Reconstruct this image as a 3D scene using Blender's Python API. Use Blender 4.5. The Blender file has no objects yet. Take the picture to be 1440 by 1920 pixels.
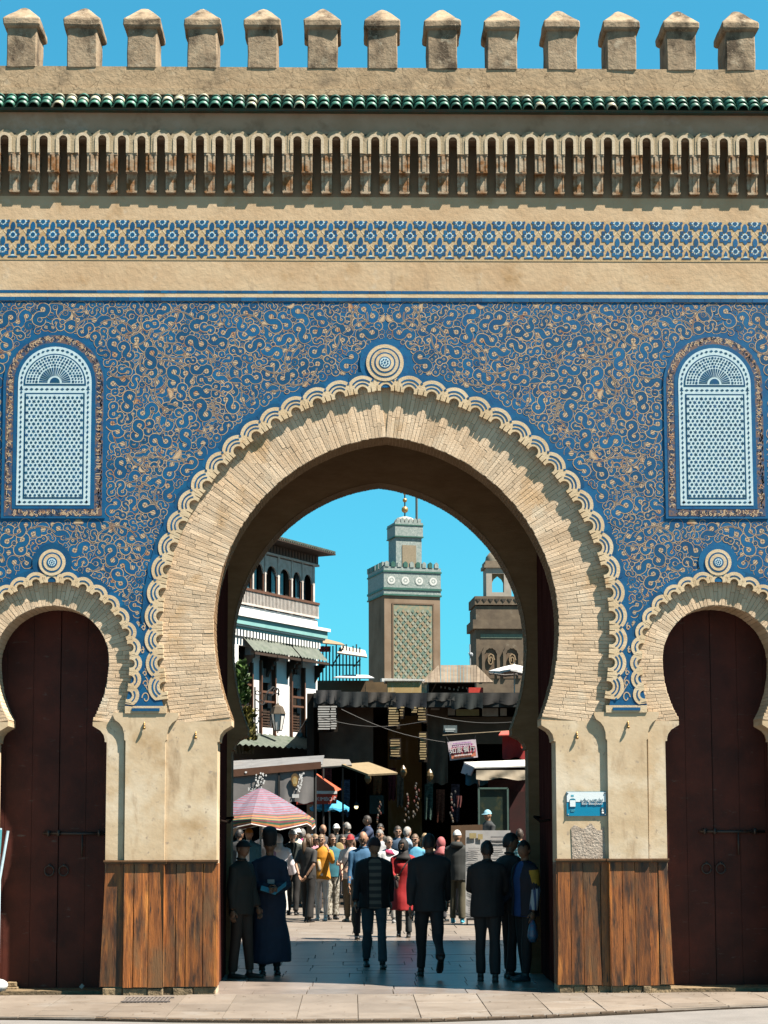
import bpy, bmesh, math, random
from mathutils import Vector, Matrix, noise as mnoise
from math import sin, cos, pi, radians, sqrt, atan2, hypot, tan
S = bpy.context.scene
COL = S.collection
RND = random.Random(7)
# ------------------------------------------------------------ camera, sky, sun, exposure
FPX, VH = 3240.0, 1532.0                       # focal length and horizon row for a 1440 x 1920 picture
CAM = Vector((-0.40, -20.0, 2.06)); YAW, PITCH, ROLL = radians(1.06), radians(5.5), radians(0.16)
FW = Vector((sin(YAW)*cos(PITCH), cos(YAW)*cos(PITCH), sin(PITCH)))
_r0 = Vector((cos(YAW), -sin(YAW), 0)); _u0 = _r0.cross(FW)
RT = _r0*cos(ROLL) - _u0*sin(ROLL); UP = _u0*cos(ROLL) + _r0*sin(ROLL)
V0 = VH - FPX*tan(PITCH)
cd = bpy.data.cameras.new('camera'); cam = bpy.data.objects.new('camera', cd); COL.objects.link(cam)
cam.matrix_world = Matrix(((RT.x, UP.x, -FW.x, CAM.x), (RT.y, UP.y, -FW.y, CAM.y), (RT.z, UP.z, -FW.z, CAM.z), (0, 0, 0, 1)))
cd.sensor_fit = 'HORIZONTAL'; cd.sensor_width = 36.0; cd.lens = 36.0*FPX/1440
cd.shift_y = -(V0-960)/1440*-1.0; cd.clip_end = 3000; cd.clip_start = 0.1
S.camera = cam
S.render.resolution_x, S.render.resolution_y = 768, 1024
SUN_AZ, SUN_EL = radians(64.3), radians(58)   # azimuth measured from the wall's normal towards the right
SUNV = Vector((cos(SUN_EL)*sin(SUN_AZ), -cos(SUN_EL)*cos(SUN_AZ), sin(SUN_EL)))
W = bpy.data.worlds.new('World'); S.world = W; W.use_nodes = True
nt = W.node_tree; nt.nodes.clear()
sky = nt.nodes.new('ShaderNodeTexSky'); sky.sky_type = 'NISHITA'; sky.sun_disc = False
sky.sun_elevation = SUN_EL; sky.sun_rotation = atan2(SUNV.x, SUNV.y)
sky.air_density = 1.0; sky.dust_density = 0.8; sky.ozone_density = 1.6
gam = nt.nodes.new('ShaderNodeGamma'); gam.inputs[1].default_value = 0.62
tint = nt.nodes.new('ShaderNodeMix'); tint.data_type = 'RGBA'; tint.blend_type = 'MULTIPLY'
tint.inputs[0].default_value = 1.0; tint.inputs[7].default_value = (0.24, 1.08, 1.28, 1)
bg = nt.nodes.new('ShaderNodeBackground'); bg.inputs[1].default_value = 0.053
wo = nt.nodes.new('ShaderNodeOutputWorld')
nt.links.new(sky.outputs[0], gam.inputs[0]); nt.links.new(gam.outputs[0], tint.inputs[6]); nt.links.new(tint.outputs[2], bg.inputs[0]); nt.links.new(bg.outputs[0], wo.inputs[0])
sl = bpy.data.lights.new('sun', 'SUN'); sl.energy = 5.0; sl.angle = radians(0.5); sl.color = (1.0, 0.90, 0.77)
so = bpy.data.objects.new('sun', sl); COL.objects.link(so)
so.rotation_euler = (-SUNV).to_track_quat('-Z', 'Y').to_euler(); so.location = SUNV*60
S.view_settings.view_transform = 'Standard'; S.view_settings.look = 'None'; S.view_settings.gamma = 1.0
S.view_settings.exposure = 2.28

# ------------------------------------------------------------ helpers
def ray(u, v):
    return FW + RT*((u-720)/FPX) + UP*((V0-v)/FPX)
def at(u, v, y):                                # point of the plane y = const seen at a photo pixel
    d = ray(u, v); return CAM + d*((y-CAM.y)/d.y)
def gnd(u, v, z=0.05):
    d = ray(u, v); return CAM + d*((z-CAM.z)/d.z)
def onpl(u, v, P, n):
    d = ray(u, v); return CAM + d*((Vector(P)-CAM).dot(n)/d.dot(n))

class MB:
    """collects geometry for one mesh object"""
    def __init__(s): s.v = []; s.f = []; s.m = []
    def add(s, vs, fs, mi=0, T=None):
        o = len(s.v)
        s.v += [tuple(T @ Vector(p)) if T is not None else tuple(p) for p in vs]
        s.f += [tuple(i+o for i in f) for f in fs]; s.m += [mi]*len(fs)
    def box(s, x0, x1, y0, y1, z0, z1, mi=0, T=None):
        s.add([(x0,y0,z0),(x1,y0,z0),(x1,y1,z0),(x0,y1,z0),(x0,y0,z1),(x1,y0,z1),(x1,y1,z1),(x0,y1,z1)],
              [(0,3,2,1),(4,5,6,7),(0,1,5,4),(1,2,6,5),(2,3,7,6),(3,0,4,7)], mi, T)
    def prism(s, poly, y0, y1, mi=0, T=None, back=True):   # polygon in x,z; front at y0 (towards the camera)
        n = len(poly); a = sum(poly[i][0]*poly[(i+1)%n][1]-poly[(i+1)%n][0]*poly[i][1] for i in range(n))
        if a < 0: poly = poly[::-1]
        vs = [(x, y0, z) for x, z in poly]+[(x, y1, z) for x, z in poly]
        fs = [tuple(range(n))]+([tuple(range(2*n-1, n-1, -1))] if back else [])
        fs += [(i, i+n, (i+1)%n+n, (i+1)%n) for i in range(n)]
        s.add(vs, fs, mi, T)
    def flat(s, poly, y, mi=0):
        n = len(poly); a = sum(poly[i][0]*poly[(i+1)%n][1]-poly[(i+1)%n][0]*poly[i][1] for i in range(n))
        if a < 0: poly = poly[::-1]
        s.add([(x, y, z) for x, z in poly], [tuple(range(n))], mi)
    def strip(s, pts, w, y, mi=0, taper=None):  # flat ribbon in x,z
        n = len(pts); vs = []
        for i in range(n):
            a = pts[max(i-1, 0)]; b = pts[min(i+1, n-1)]
            dx, dz = b[0]-a[0], b[1]-a[1]; l = hypot(dx, dz) or 1
            h = (w[i] if isinstance(w, list) else w)/2
            vs += [(pts[i][0]+dz/l*h, y, pts[i][1]-dx/l*h), (pts[i][0]-dz/l*h, y, pts[i][1]+dx/l*h)]
        s.add(vs, [(2*i+1, 2*i, 2*i+2, 2*i+3) for i in range(n-1)], mi)
    def tube(s, pts, r, seg=8, mi=0, cap=True, squash=None):
        pts = [Vector(p) for p in pts]; n = len(pts); vs = []; fs = []
        prev = None
        for i, p in enumerate(pts):
            t = (pts[min(i+1, n-1)]-pts[max(i-1, 0)]).normalized()
            if prev is None:
                a = Vector((0, 0, 1)) if abs(t.z) < .9 else Vector((1, 0, 0))
                e1 = t.cross(a).normalized()
            else:
                e1 = (prev-t*prev.dot(t)).normalized()
            prev = e1; e2 = t.cross(e1)
            rr = r[i] if isinstance(r, (list, tuple)) else r
            rx, ry = rr if isinstance(rr, (list, tuple)) else (rr, rr)
            for k in range(seg):
                a = 2*pi*k/seg; vs.append(p+e1*(cos(a)*rx)+e2*(sin(a)*ry))
        for i in range(n-1):
            for k in range(seg):
                fs.append((i*seg+k, i*seg+(k+1)%seg, (i+1)*seg+(k+1)%seg, (i+1)*seg+k))
        if cap: fs += [tuple(range(seg-1, -1, -1)), tuple(range((n-1)*seg, n*seg))]
        s.add(vs, fs, mi)
    def lathe(s, prof, seg=16, mi=0, T=None, a0=0, a1=2*pi):
        full = abs(a1-a0-2*pi) < 1e-6; c = seg if full else seg+1; vs = []; fs = []
        for r, z in prof:
            for k in range(c):
                a = a0+(a1-a0)*k/seg; vs.append((r*cos(a), r*sin(a), z))
        for i in range(len(prof)-1):
            for k in range(seg):
                fs.append((i*c+k, i*c+(k+1)%c, (i+1)*c+(k+1)%c, (i+1)*c+k))
        s.add(vs, fs, mi, T)
    def ball(s, c, r, seg=10, rings=6, mi=0):
        r = r if isinstance(r, (tuple, list)) else (r, r, r)
        vs = [(c[0], c[1], c[2]-r[2])]
        for i in range(1, rings):
            p = -pi/2+pi*i/rings
            for k in range(seg):
                a = 2*pi*k/seg; vs.append((c[0]+r[0]*cos(p)*cos(a), c[1]+r[1]*cos(p)*sin(a), c[2]+r[2]*sin(p)))
        vs.append((c[0], c[1], c[2]+r[2])); fs = []
        for k in range(seg): fs.append((0, 1+(k+1)%seg, 1+k))
        for i in range(rings-2):
            for k in range(seg): fs.append((1+i*seg+k, 1+i*seg+(k+1)%seg, 1+(i+1)*seg+(k+1)%seg, 1+(i+1)*seg+k))
        L = len(vs)-1
        for k in range(seg): fs.append((L, L-seg+k, L-seg+(k+1)%seg))
        s.add(vs, fs, mi)
    def mesh(s, name, mats, smooth=False):
        me = bpy.data.meshes.new(name); me.from_pydata(s.v, [], s.f)
        for m in (mats if isinstance(mats, (list, tuple)) else [mats]): me.materials.append(m)
        me.polygons.foreach_set('material_index', s.m)
        if smooth: me.polygons.foreach_set('use_smooth', [True]*len(s.f))
        me.update(); return me
    def obj(s, name, mats, parent=None, smooth=False, **kw):
        return link(name, s.mesh(name, mats, smooth), parent, **kw)
def link(name, me, parent=None, loc=None, rot=None, **kw):
    o = bpy.data.objects.new(name, me); COL.objects.link(o)
    if parent: o.parent = parent
    if loc is not None: o.location = loc
    if rot is not None: o.rotation_euler = rot
    for k, v in kw.items(): o[k] = v
    return o
def thing(name, label, cat, loc=(0, 0, 0), rotz=0, group=None):
    o = bpy.data.objects.new(name, None); COL.objects.link(o)
    o.location = loc; o.rotation_euler = (0, 0, rotz); o['label'] = label; o['category'] = cat
    if group: o['group'] = group
    return o
def tag(o, label, cat, group=None):
    o['label'] = label; o['category'] = cat
    if group: o['group'] = group
    return o

# ------------------------------------------------------------ materials
def c4(c): return (c[0]*.50, c[1]*.50, c[2]*.50, 1)
def mat(name, c1, c2=None, scale=4.0, rough=0.85, bump=0.0, bscale=60.0, spec=0.3, stain=None, rand=0.0,
        stretch=None, metal=0.0, detail=6.0, contrast=(0.35, 0.65), cracks=None, coord='pos', bdist=0.01, emit=None):
    m = bpy.data.materials.new(name); m.use_nodes = True; t = m.node_tree; N = t.nodes; L = t.links; N.clear()
    out = N.new('ShaderNodeOutputMaterial'); b = N.new('ShaderNodeBsdfPrincipled'); L.new(b.outputs[0], out.inputs[0])
    b.inputs['Roughness'].default_value = rough; b.inputs['Metallic'].default_value = metal
    b.inputs['Specular IOR Level'].default_value = spec
    if coord == 'pos':
        g = N.new('ShaderNodeNewGeometry'); vec = g.outputs['Position']
    else:
        g = N.new('ShaderNodeTexCoord'); vec = g.outputs['Object']
    if stretch:
        vm = N.new('ShaderNodeVectorMath'); vm.operation = 'MULTIPLY'; vm.inputs[1].default_value = stretch
        L.new(vec, vm.inputs[0]); svec = vm.outputs[0]
    else: svec = vec
    def nz(s, v=svec, d=detail, r=0.6):
        n = N.new('ShaderNodeTexNoise'); n.inputs['Scale'].default_value = s; n.inputs['Detail'].default_value = d
        n.inputs['Roughness'].default_value = r; L.new(v, n.inputs['Vector']); return n.outputs[0]
    def ramp(sock, a, bb):
        r = N.new('ShaderNodeMapRange'); r.inputs[1].default_value = a; r.inputs[2].default_value = bb
        L.new(sock, r.inputs[0]); return r.outputs[0]
    def mix(fac, a, bb, mode='MIX'):
        x = N.new('ShaderNodeMix'); x.data_type = 'RGBA'; x.blend_type = mode
        if isinstance(fac, float): x.inputs[0].default_value = fac
        else: L.new(fac, x.inputs[0])
        for i, q in ((6, a), (7, bb)):
            if isinstance(q, tuple): x.inputs[i].default_value = q
            else: L.new(q, x.inputs[i])
        return x.outputs[2]
    col = c4(c1)
    if c2 is not None: col = mix(ramp(nz(scale), *contrast), c4(c1), c4(c2))
    for st in (stain or []):                      # (colour, scale, low, high[, stretch])
        v2 = vec
        if len(st) > 4:
            vm = N.new('ShaderNodeVectorMath'); vm.operation = 'MULTIPLY'; vm.inputs[1].default_value = st[4]
            L.new(vec, vm.inputs[0]); v2 = vm.outputs[0]
        col = mix(ramp(nz(st[1], v2), st[2], st[3]), col, c4(st[0]))
    if cracks:
        vo = N.new('ShaderNodeTexVoronoi'); vo.feature = 'DISTANCE_TO_EDGE'; vo.inputs['Scale'].default_value = cracks[0]
        wv = N.new('ShaderNodeVectorMath'); wv.operation = 'MULTIPLY_ADD'
        n3 = N.new('ShaderNodeTexNoise'); n3.inputs['Scale'].default_value = cracks[0]*1.5; L.new(vec, n3.inputs['Vector'])
        L.new(n3.outputs['Color'], wv.inputs[0]); wv.inputs[1].default_value = (0.35, 0.35, 0.35); L.new(vec, wv.inputs[2])
        L.new(wv.outputs[0], vo.inputs['Vector'])
        col = mix(ramp(vo.outputs['Distance'], cracks[1], 0.0), col, c4(cracks[2]))
    if rand:
        oi = N.new('ShaderNodeObjectInfo'); ge = N.new('ShaderNodeNewGeometry')
        ad = N.new('ShaderNodeMath'); ad.operation = 'ADD'; L.new(oi.outputs['Random'], ad.inputs[0]); L.new(ge.outputs['Random Per Island'], ad.inputs[1])
        fr = N.new('ShaderNodeMath'); fr.operation = 'FRACT'; L.new(ad.outputs[0], fr.inputs[0])
        mr = N.new('ShaderNodeMapRange'); mr.inputs[3].default_value = 1-rand; mr.inputs[4].default_value = 1+rand; L.new(fr.outputs[0], mr.inputs[0])
        hs = N.new('ShaderNodeHueSaturation'); L.new(mr.outputs[0], hs.inputs['Value'])
        if isinstance(col, tuple): hs.inputs['Color'].default_value = col
        else: L.new(col, hs.inputs['Color'])
        col = hs.outputs[0]
    if isinstance(col, tuple): b.inputs['Base Color'].default_value = col
    else: L.new(col, b.inputs['Base Color'])
    if bump:
        bp = N.new('ShaderNodeBump'); bp.inputs['Strength'].default_value = bump; bp.inputs['Distance'].default_value = bdist
        L.new(nz(bscale, svec, 5.0), bp.inputs['Height']); L.new(bp.outputs[0], b.inputs['Normal'])
    if emit:
        b.inputs['Emission Color'].default_value = c4(emit[0]); b.inputs['Emission Strength'].default_value = emit[1]
    return m
_mc = {}
def plain(c, rough=0.8, spec=0.3, var=0.25):       # cached cloth / paint colour with slight variation
    k = (tuple(round(x, 3) for x in c), rough, spec, var)
    if k not in _mc:
        d = tuple(x*(1-var) for x in c)
        _mc[k] = mat('paint', c, d, scale=9, rough=rough, spec=spec, bump=0.15, bscale=90)
    return _mc[k]
SAND, SAND2 = (0.54, 0.375, 0.225), (0.63, 0.475, 0.31)
m_plaster = mat('plaster', SAND, SAND2, 1.6, 0.9, 0.3, 12, 0.15, stain=[((0.40, 0.25, 0.12), 3.0, 0.56, 0.78), ((0.62, 0.52, 0.40), 5.0, 0.6, 0.8), ((0.27, 0.20, 0.14), 1.3, 0.62, 0.86, (4, 4, 0.8))], bdist=0.02)
m_plaster_lo = mat('pier_plaster', (0.59, 0.445, 0.285), (0.69, 0.56, 0.395), 2.2, 0.9, 0.25, 9, 0.15, stain=[((0.42, 0.27, 0.13), 1.6, 0.57, 0.76), ((0.34, 0.28, 0.22), 6.0, 0.62, 0.80), ((0.74, 0.64, 0.50), 1.1, 0.52, 0.68), ((0.40, 0.285, 0.175), 2.0, 0.56, 0.74, (2.5, 2.5, .7)), ((0.40, 0.32, 0.24), 14.0, 0.62, 0.70)], bdist=0.015)
m_parapet = mat('parapet_plaster', (0.40, 0.29, 0.18), (0.49, 0.37, 0.24), 3.0, 0.92, 0.45, 16, 0.1, stain=[((0.20, 0.15, 0.10), 2.2, 0.52, 0.70), ((0.52, 0.43, 0.31), 4.5, 0.60, 0.75)], cracks=(3.0, 0.016, (0.20, 0.145, 0.09)), bdist=0.02)
m_merlon = mat('merlon_plaster', (0.31, 0.23, 0.155), (0.41, 0.32, 0.22), 5.0, 0.92, 0.5, 20, 0.1, stain=[((0.10, 0.075, 0.052), 3.2, 0.47, 0.64, (1, 1, 0.6)), ((0.42, 0.36, 0.27), 7.0, 0.58, 0.72)], cracks=(6.0, 0.014, (0.42, 0.35, 0.26)), bdist=0.02)
m_bracket = mat('bracket_plaster', (0.42, 0.33, 0.23), (0.50, 0.41, 0.30), 4.0, 0.9, 0.4, 40, 0.12, stain=[((0.25, 0.115, 0.042), 3.0, 0.42, 0.62, (2, 2, 2.6)), ((0.30, 0.24, 0.18), 7.0, 0.6, 0.8)])
m_brick = mat('voussoir_brick', (0.62, 0.45, 0.295), (0.71, 0.56, 0.405), 2.6, 0.88, 0.4, 45, 0.15, stain=[((0.50, 0.30, 0.13), 1.5, 0.56, 0.74), ((0.70, 0.60, 0.46), 2.5, 0.58, 0.72)], rand=0.14)
m_mortar = mat('mortar', (0.56, 0.395, 0.245), (0.62, 0.46, 0.30), 8, 0.95, 0.4, 60, 0.1)
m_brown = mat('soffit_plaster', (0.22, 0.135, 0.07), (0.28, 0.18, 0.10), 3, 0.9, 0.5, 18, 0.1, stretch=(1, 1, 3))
m_ground_t = mat('unglazed_ground', (0.56, 0.40, 0.25), (0.47, 0.20, 0.075), 7.0, 0.8, 0.3, 60, 0.2, contrast=(0.46, 0.60), stain=[((0.60, 0.50, 0.38), 9.0, 0.58, 0.70)])
m_blue = mat('blue_glaze', (0.003, 0.074, 0.200), (0.003, 0.104, 0.238), 6.0, 0.45, 0.15, 30, 0.25, rand=0.25, stain=[((0.006, 0.05, 0.17), 14.0, 0.58, 0.72)])
m_navy = mat('navy_line', (0.008, 0.018, 0.05), (0.01, 0.03, 0.06), 8, 0.5, 0, 1, 0.25)
m_tan = mat('tan_line', (0.55, 0.40, 0.255), (0.46, 0.22, 0.10), 7.0, 0.8, 0.2, 60, 0.2, contrast=(0.54, 0.66))
m_scallop = mat('scallop_plaster', (0.62, 0.46, 0.28), (0.70, 0.57, 0.39), 4.0, 0.85, 0.3, 50, 0.15, stain=[((0.55, 0.33, 0.16), 6.0, 0.60, 0.76)], rand=0.06)
m_white = mat('white_glaze', (0.60, 0.76, 0.80), (0.50, 0.66, 0.74), 14, 0.45, 0.1, 40, 0.3)
m_teal = mat('teal_glaze', (0.006, 0.075, 0.13), (0.005, 0.06, 0.17), 20, 0.4, 0, 1, 0.3, rand=0.3)
m_green_tile = mat('green_tile', (0.018, 0.115, 0.080), (0.05, 0.20, 0.145), 9.0, 0.5, 0.2, 30, 0.35, rand=0.35)
m_pale_tile = mat('pale_tile', (0.55, 0.50, 0.36), (0.12, 0.28, 0.20), 9.0, 0.45, 0.2, 30, 0.4, rand=0.2, contrast=(0.45, 0.65))
m_dark_tile = mat('dark_tile', (0.02, 0.075, 0.05), (0.07, 0.05, 0.03), 8.0, 0.5, 0.2, 30, 0.3)
m_wood = mat('cladding_wood', (0.37, 0.122, 0.026), (0.105, 0.034, 0.011), 2.6, 0.5, 0.6, 9, 0.3, stretch=(9, 9, 0.7), rand=0.42, contrast=(0.38, 0.70), stain=[((0.040, 0.021, 0.012), 1.7, 0.47, 0.64, (5, 5, 0.9)), ((0.17, 0.085, 0.035), 1.2, 0.52, 0.66, (3, 3, 1.0)), ((0.55, 0.21, 0.045), 2.3, 0.56, 0.72, (5, 5, 0.5)), ((0.03, 0.017, 0.011), 7.0, 0.60, 0.68, (6, 6, 0.6))])
m_stone = mat('base_stone', (0.30, 0.22, 0.13), (0.16, 0.12, 0.075), 9, 0.9, 0.8, 22, 0.15, rand=0.2, bdist=0.03)
m_door = mat('maroon_door', (0.115, 0.028, 0.018), (0.066, 0.019, 0.013), 3.0, 0.6, 0.2, 25, 0.15, stain=[((0.13, 0.10, 0.085), 6.0, 0.64, 0.74, (1, 1, 4)), ((0.11, 0.075, 0.06), 22.0, 0.68, 0.72, (1, 1, 6)), ((0.03, 0.009, 0.008), 1.2, 0.5, 0.8)])
m_door2 = mat('great_door_wood', (0.090, 0.034, 0.030), (0.055, 0.018, 0.016), 3.0, 0.95, 0.3, 8, 0.0, stretch=(4, 4, 0.5))
m_iron = mat('door_iron', (0.030, 0.016, 0.013), (0.015, 0.011, 0.010), 12, 0.5, 0.2, 40, 0.4)
m_brass = mat('old_brass', (0.45, 0.28, 0.10), (0.30, 0.17, 0.05), 20, 0.4, 0, 1, 0.5, metal=0.7)
m_black = mat('black_stuff', (0.012, 0.012, 0.013), (0.02, 0.02, 0.02), 10, 0.7, 0, 1, 0.3)
# ------------------------------------------------------------ ground
def structure(o): o['kind'] = 'structure'; return o
m_road = mat('asphalt', (0.20, 0.190, 0.185), (0.235, 0.222, 0.215), 3.0, 0.9, 0.5, 160, 0.2, stain=[((0.175, 0.16, 0.15), 0.8, 0.55, 0.8)])
m_slab = mat('paving_stone', (0.185, 0.152, 0.124), (0.23, 0.192, 0.158), 2.2, 0.62, 0.3, 30, 0.35, rand=0.13, stain=[((0.245, 0.222, 0.20), 1.3, 0.55, 0.75), ((0.125, 0.096, 0.07), 3.4, 0.60, 0.76), ((0.10, 0.08, 0.06), 11.0, 0.66, 0.72), ((0.14, 0.11, 0.085), 0.9, 0.60, 0.72, (1, 3, 1))])
m_slabdark = mat('passage_stone', (0.20, 0.168, 0.148), (0.27, 0.225, 0.195), 2.6, 0.34, 0.35, 14, 0.5, rand=0.18, stain=[((0.07, 0.062, 0.058), 3.0, 0.58, 0.8)])
m_joint = mat('joint_dirt', (0.045, 0.034, 0.025), (0.075, 0.058, 0.042), 9, 0.95, 0.4, 80, 0.1)
m_gutter = mat('gutter_brick', (0.085, 0.06, 0.042), (0.12, 0.09, 0.065), 9, 0.9, 0.5, 60, 0.15, rand=0.25)
m_earth = mat('far_ground', (0.17, 0.14, 0.115), (0.21, 0.175, 0.145), 0.5, 0.9, 0.2, 20, 0.2)
b = MB(); n = 24                                   # one sheet to the horizon
for i in range(n):
    a0, a1 = 2*pi*i/n, 2*pi*(i+1)/n
    b.add([(0, 0, -0.03), (900*cos(a0), 900*sin(a0), -0.03), (900*cos(a1), 900*sin(a1), -0.03)], [(0, 1, 2)])
structure(b.obj('ground', m_earth))
# the road edge, left to right (x, y): it swings in towards the wall on the right
EDGE = [(-30, -1.85), (-7, -1.95), (-4.6, -2.02), (-3.4, -2.14), (-2.2, -2.38), (-0.9, -2.5), (0.4, -2.48), (1.6, -2.2), (2.6, -1.82), (3.4, -1.5), (4.1, -1.27), (5.4, -0.95), (8, -0.7), (30, -0.6)]
def edge_y(x):
    for (a, ya), (c, yc) in zip(EDGE, EDGE[1:]):
        if a <= x <= c: return ya+(yc-ya)*(x-a)/(c-a)
    return -1.0
b = MB(); xs = [-30, -12, -7]+[-7+0.4*i for i in range(1, 36)]+[12, 30]
for x0, x1 in zip(xs, xs[1:]):
    b.add([(x0, -60, 0.012), (x1, -60, 0.012), (x1, edge_y(x1)+.02, 0.016), (x0, edge_y(x0)+.02, 0.016)], [(0, 1, 2, 3)])
structure(b.obj('road', m_road))
# pavement bed with slabs laid on it
b = MB()
for x0, x1 in zip(xs, xs[1:]):
    b.add([(x0, edge_y(x0), 0.036), (x1, edge_y(x1), 0.036), (x1, 0.3, 0.036), (x0, 0.3, 0.036), (x0, edge_y(x0), -.03), (x1, edge_y(x1), -.03)], [(0, 1, 2, 3), (4, 5, 1, 0)])
pav = structure(b.obj('pavement', m_joint))
r = random.Random(3)
def slab(parent, name, quad, z, m, jit=0.004):
    mb = MB(); g = 0.0
    cx = sum(p[0] for p in quad)/4; cy = sum(p[1] for p in quad)/4
    zz = [z+r.uniform(-jit, jit) for _ in range(4)]
    top = [(cx+(p[0]-cx)*0.984, cy+(p[1]-cy)*0.97, zz[i]) for i, p in enumerate(quad)]
    bot = [(p[0]*.998+cx*.002, p[1]*.998+cy*.002, z-0.02) for p in quad]
    mb.add(top+bot, [(0, 1, 2, 3), (0, 4, 5, 1), (1, 5, 6, 2), (2, 6, 7, 3), (3, 7, 4, 0)])
    return mb.obj(name, m, parent)
rows = [(-0.02, 0.62), (0.62, 1.0)]
x = -5.6; k = 0
while x < 6.6:                                     # two to three courses of slabs between the wall and the road
    w = 0.62 if k % 3 else 0.74
    w += r.uniform(-.05, .05); e0, e1 = edge_y(x)+.12, edge_y(x+w)+.12
    sk = 0.10*(x+.4)/5
    d = 0.02
    cuts = [0.0, 0.42+r.uniform(-.05, .05), 0.78+r.uniform(-.05, .05), 1.0] if e0 < -1.35 else [0.0, 0.55+r.uniform(-.06, .06), 1.0]
    for c0, c1 in zip(cuts, cuts[1:]):
        q = [(x, e0*c1+d*(1-c1)), (x+w, e1*c1+d*(1-c1)), (x+w, e1*c0+d*(1-c0)), (x, e0*c0+d*(1-c0))]
        slab(pav, 'paving_slab', q, 0.051, m_slab)
    x += w; k += 1
x = -3.0; k = 0
while x < 2.75:                                    # dark gutter bricks along the edge
    w = 0.15+r.uniform(-.02, .02)
    q = [(x, edge_y(x)+.005), (x+w-.02, edge_y(x+w)+.005), (x+w-.02, edge_y(x+w)+.105), (x, edge_y(x)+.105)]
    slab(pav, 'gutter_brick', q, 0.046+(0.004 if k % 5 == 0 else 0), m_gutter, 0.002)
    x += w; k += 1
# kerb stones left and right of the gutter
for x0, x1 in [(-5.6, -4.7), (-4.7, -3.8), (-3.8, -3.0), (2.78, 3.6), (3.6, 4.5), (4.5, 5.4)]:
    slab(pav, 'kerb_stone', [(x0, edge_y(x0)+.005), (x1, edge_y(x1)+.005), (x1, edge_y(x1)+.11), (x0, edge_y(x0)+.11)], 0.052, m_slab, 0.003)
# passage floor: long slabs running back through the gate, then lighter street paving beyond
bed = MB(); bed.box(-2.7, 2.7, 0.3, 4.0, -.03, 0.030); bed.box(-9, 9, 4.0, 34, -.03, 0.028)
fl = structure(bed.obj('passage_floor', m_joint))
y = 0.03; k = 0
ylines = [0.03]
while y < 9.4: y += r.choice([0.42, 0.55, 0.66]); ylines.append(y)
for j, (ya, yb) in enumerate(zip(ylines, ylines[1:])):
    x = -2.55 if yb < 3.2 else -4.2; x += -(j % 3)*0.21
    lim = 2.6 if yb < 3.2 else 4.2
    while x < lim:
        w = r.choice([0.62, 0.85, 1.0]); x1 = min(x+w, lim)
        if x1-x > .12 and x1 > -lim: slab(fl, 'floor_slab', [(max(x, -lim), ya), (x1, ya), (x1, yb), (max(x, -lim), yb)], 0.048, m_slabdark, 0.003)
        x = x1
for ya in [9.4+0.8*i for i in range(12)]:
    x = -4.2-(int(ya*10) % 7)*.1
    while x < 4.2:
        w = r.choice([0.9, 1.2]); slab(fl, 'street_slab', [(x, ya), (x+w, ya), (x+w, ya+.8), (x, ya+.8)], 0.048, m_slab, 0.002); x += w
# ------------------------------------------------------------ the gate
GATE = thing('city_gate', 'blue tiled city gate with one great horseshoe arch between two small ones', 'gate')
G = GATE
ZC, HALF, CROWN = 4.30, 2.02, 6.53                # great arch: spring line, half width, crown
FY = 0.045                                         # face of brickwork and recessed piers; tile face is at y = 0
def arch_pts(half, zc, top, blow, zlow, n=26, nl=10):
    """right half of a slightly pointed horseshoe, crown first: [(x, z, nx, nz)]"""
    h = top-zc; e = max((h*h-half*half)/(2*half), 0.0); R = half+e
    if e == 0: R = half
    out = []
    a_c = math.acos(min(1, e/R)) if e else pi/2
    for i in range(n+1):
        a = a_c*(1-i/n); x = -e+R*cos(a); z = zc+(R*sin(a) if e else h*sin(a))
        out.append((x, z, cos(a), sin(a)))
    for i in range(1, nl+1):
        dz = (zc-zlow)*i/nl; x = half*sqrt(max(0, 1-(dz/blow)**2))
        out.append((x, zc-dz, 1.0, -0.12*i/nl))
    return out
def both(pts, cx=0):                              # left foot -> crown -> right foot
    R = [(cx+p[0], p[1]) for p in pts]; L = [(cx-p[0], p[1]) for p in pts[::-1]]
    return L+R[1:]
MAIN = arch_pts(HALF, ZC, CROWN, 2.43, 3.20)
SCX, SZC = 3.89, 3.88
SMALL = arch_pts(0.67, SZC, 4.525, 1.014, 3.19, 18, 8)
JX, SJ = 1.965, 0.655                             # half widths between the jambs below the arches
def corbel(tip, jamb, z0=3.19, z1=2.93):          # cyma under the arch foot, from tip in to the jamb (offsets outwards)
    d = jamb-tip
    return [(tip, z0), (tip, z0-.07), (tip+d*.25, z0-.095), (tip+d*.55, z0-.125), (tip+d*.78, z0-.175), (tip+d*.86, z0-.225), (tip+d*.86, z1+.005), (jamb, z1)]
def opening(cx, pts, jamb, sgn_pts=True):
    foot = pts[-1][0]; c = corbel(foot, jamb)
    right = [(cx+p[0], p[1]) for p in pts]+[(cx+q[0], q[1]) for q in c[1:]]+[(cx+jamb, -0.02)]
    left = [(2*cx-x, z) for x, z in right[::-1]]
    return left+right[1:]
oL, oM, oR = opening(-SCX, SMALL, SJ), opening(0, MAIN, JX), opening(SCX, SMALL, SJ)
XW = 5.7                                          # half length of the gate front
outline = [(-XW, 9.3), (-XW, -.02)]+oL+oM+oR+[(XW, -.02), (XW, 9.3)]
b = MB(); b.prism(outline, FY+.004, 0.50); b.box(-XW, XW, .25, .50, 9.3, 11.0); b.obj('front_wall', m_mortar, G)
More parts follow.
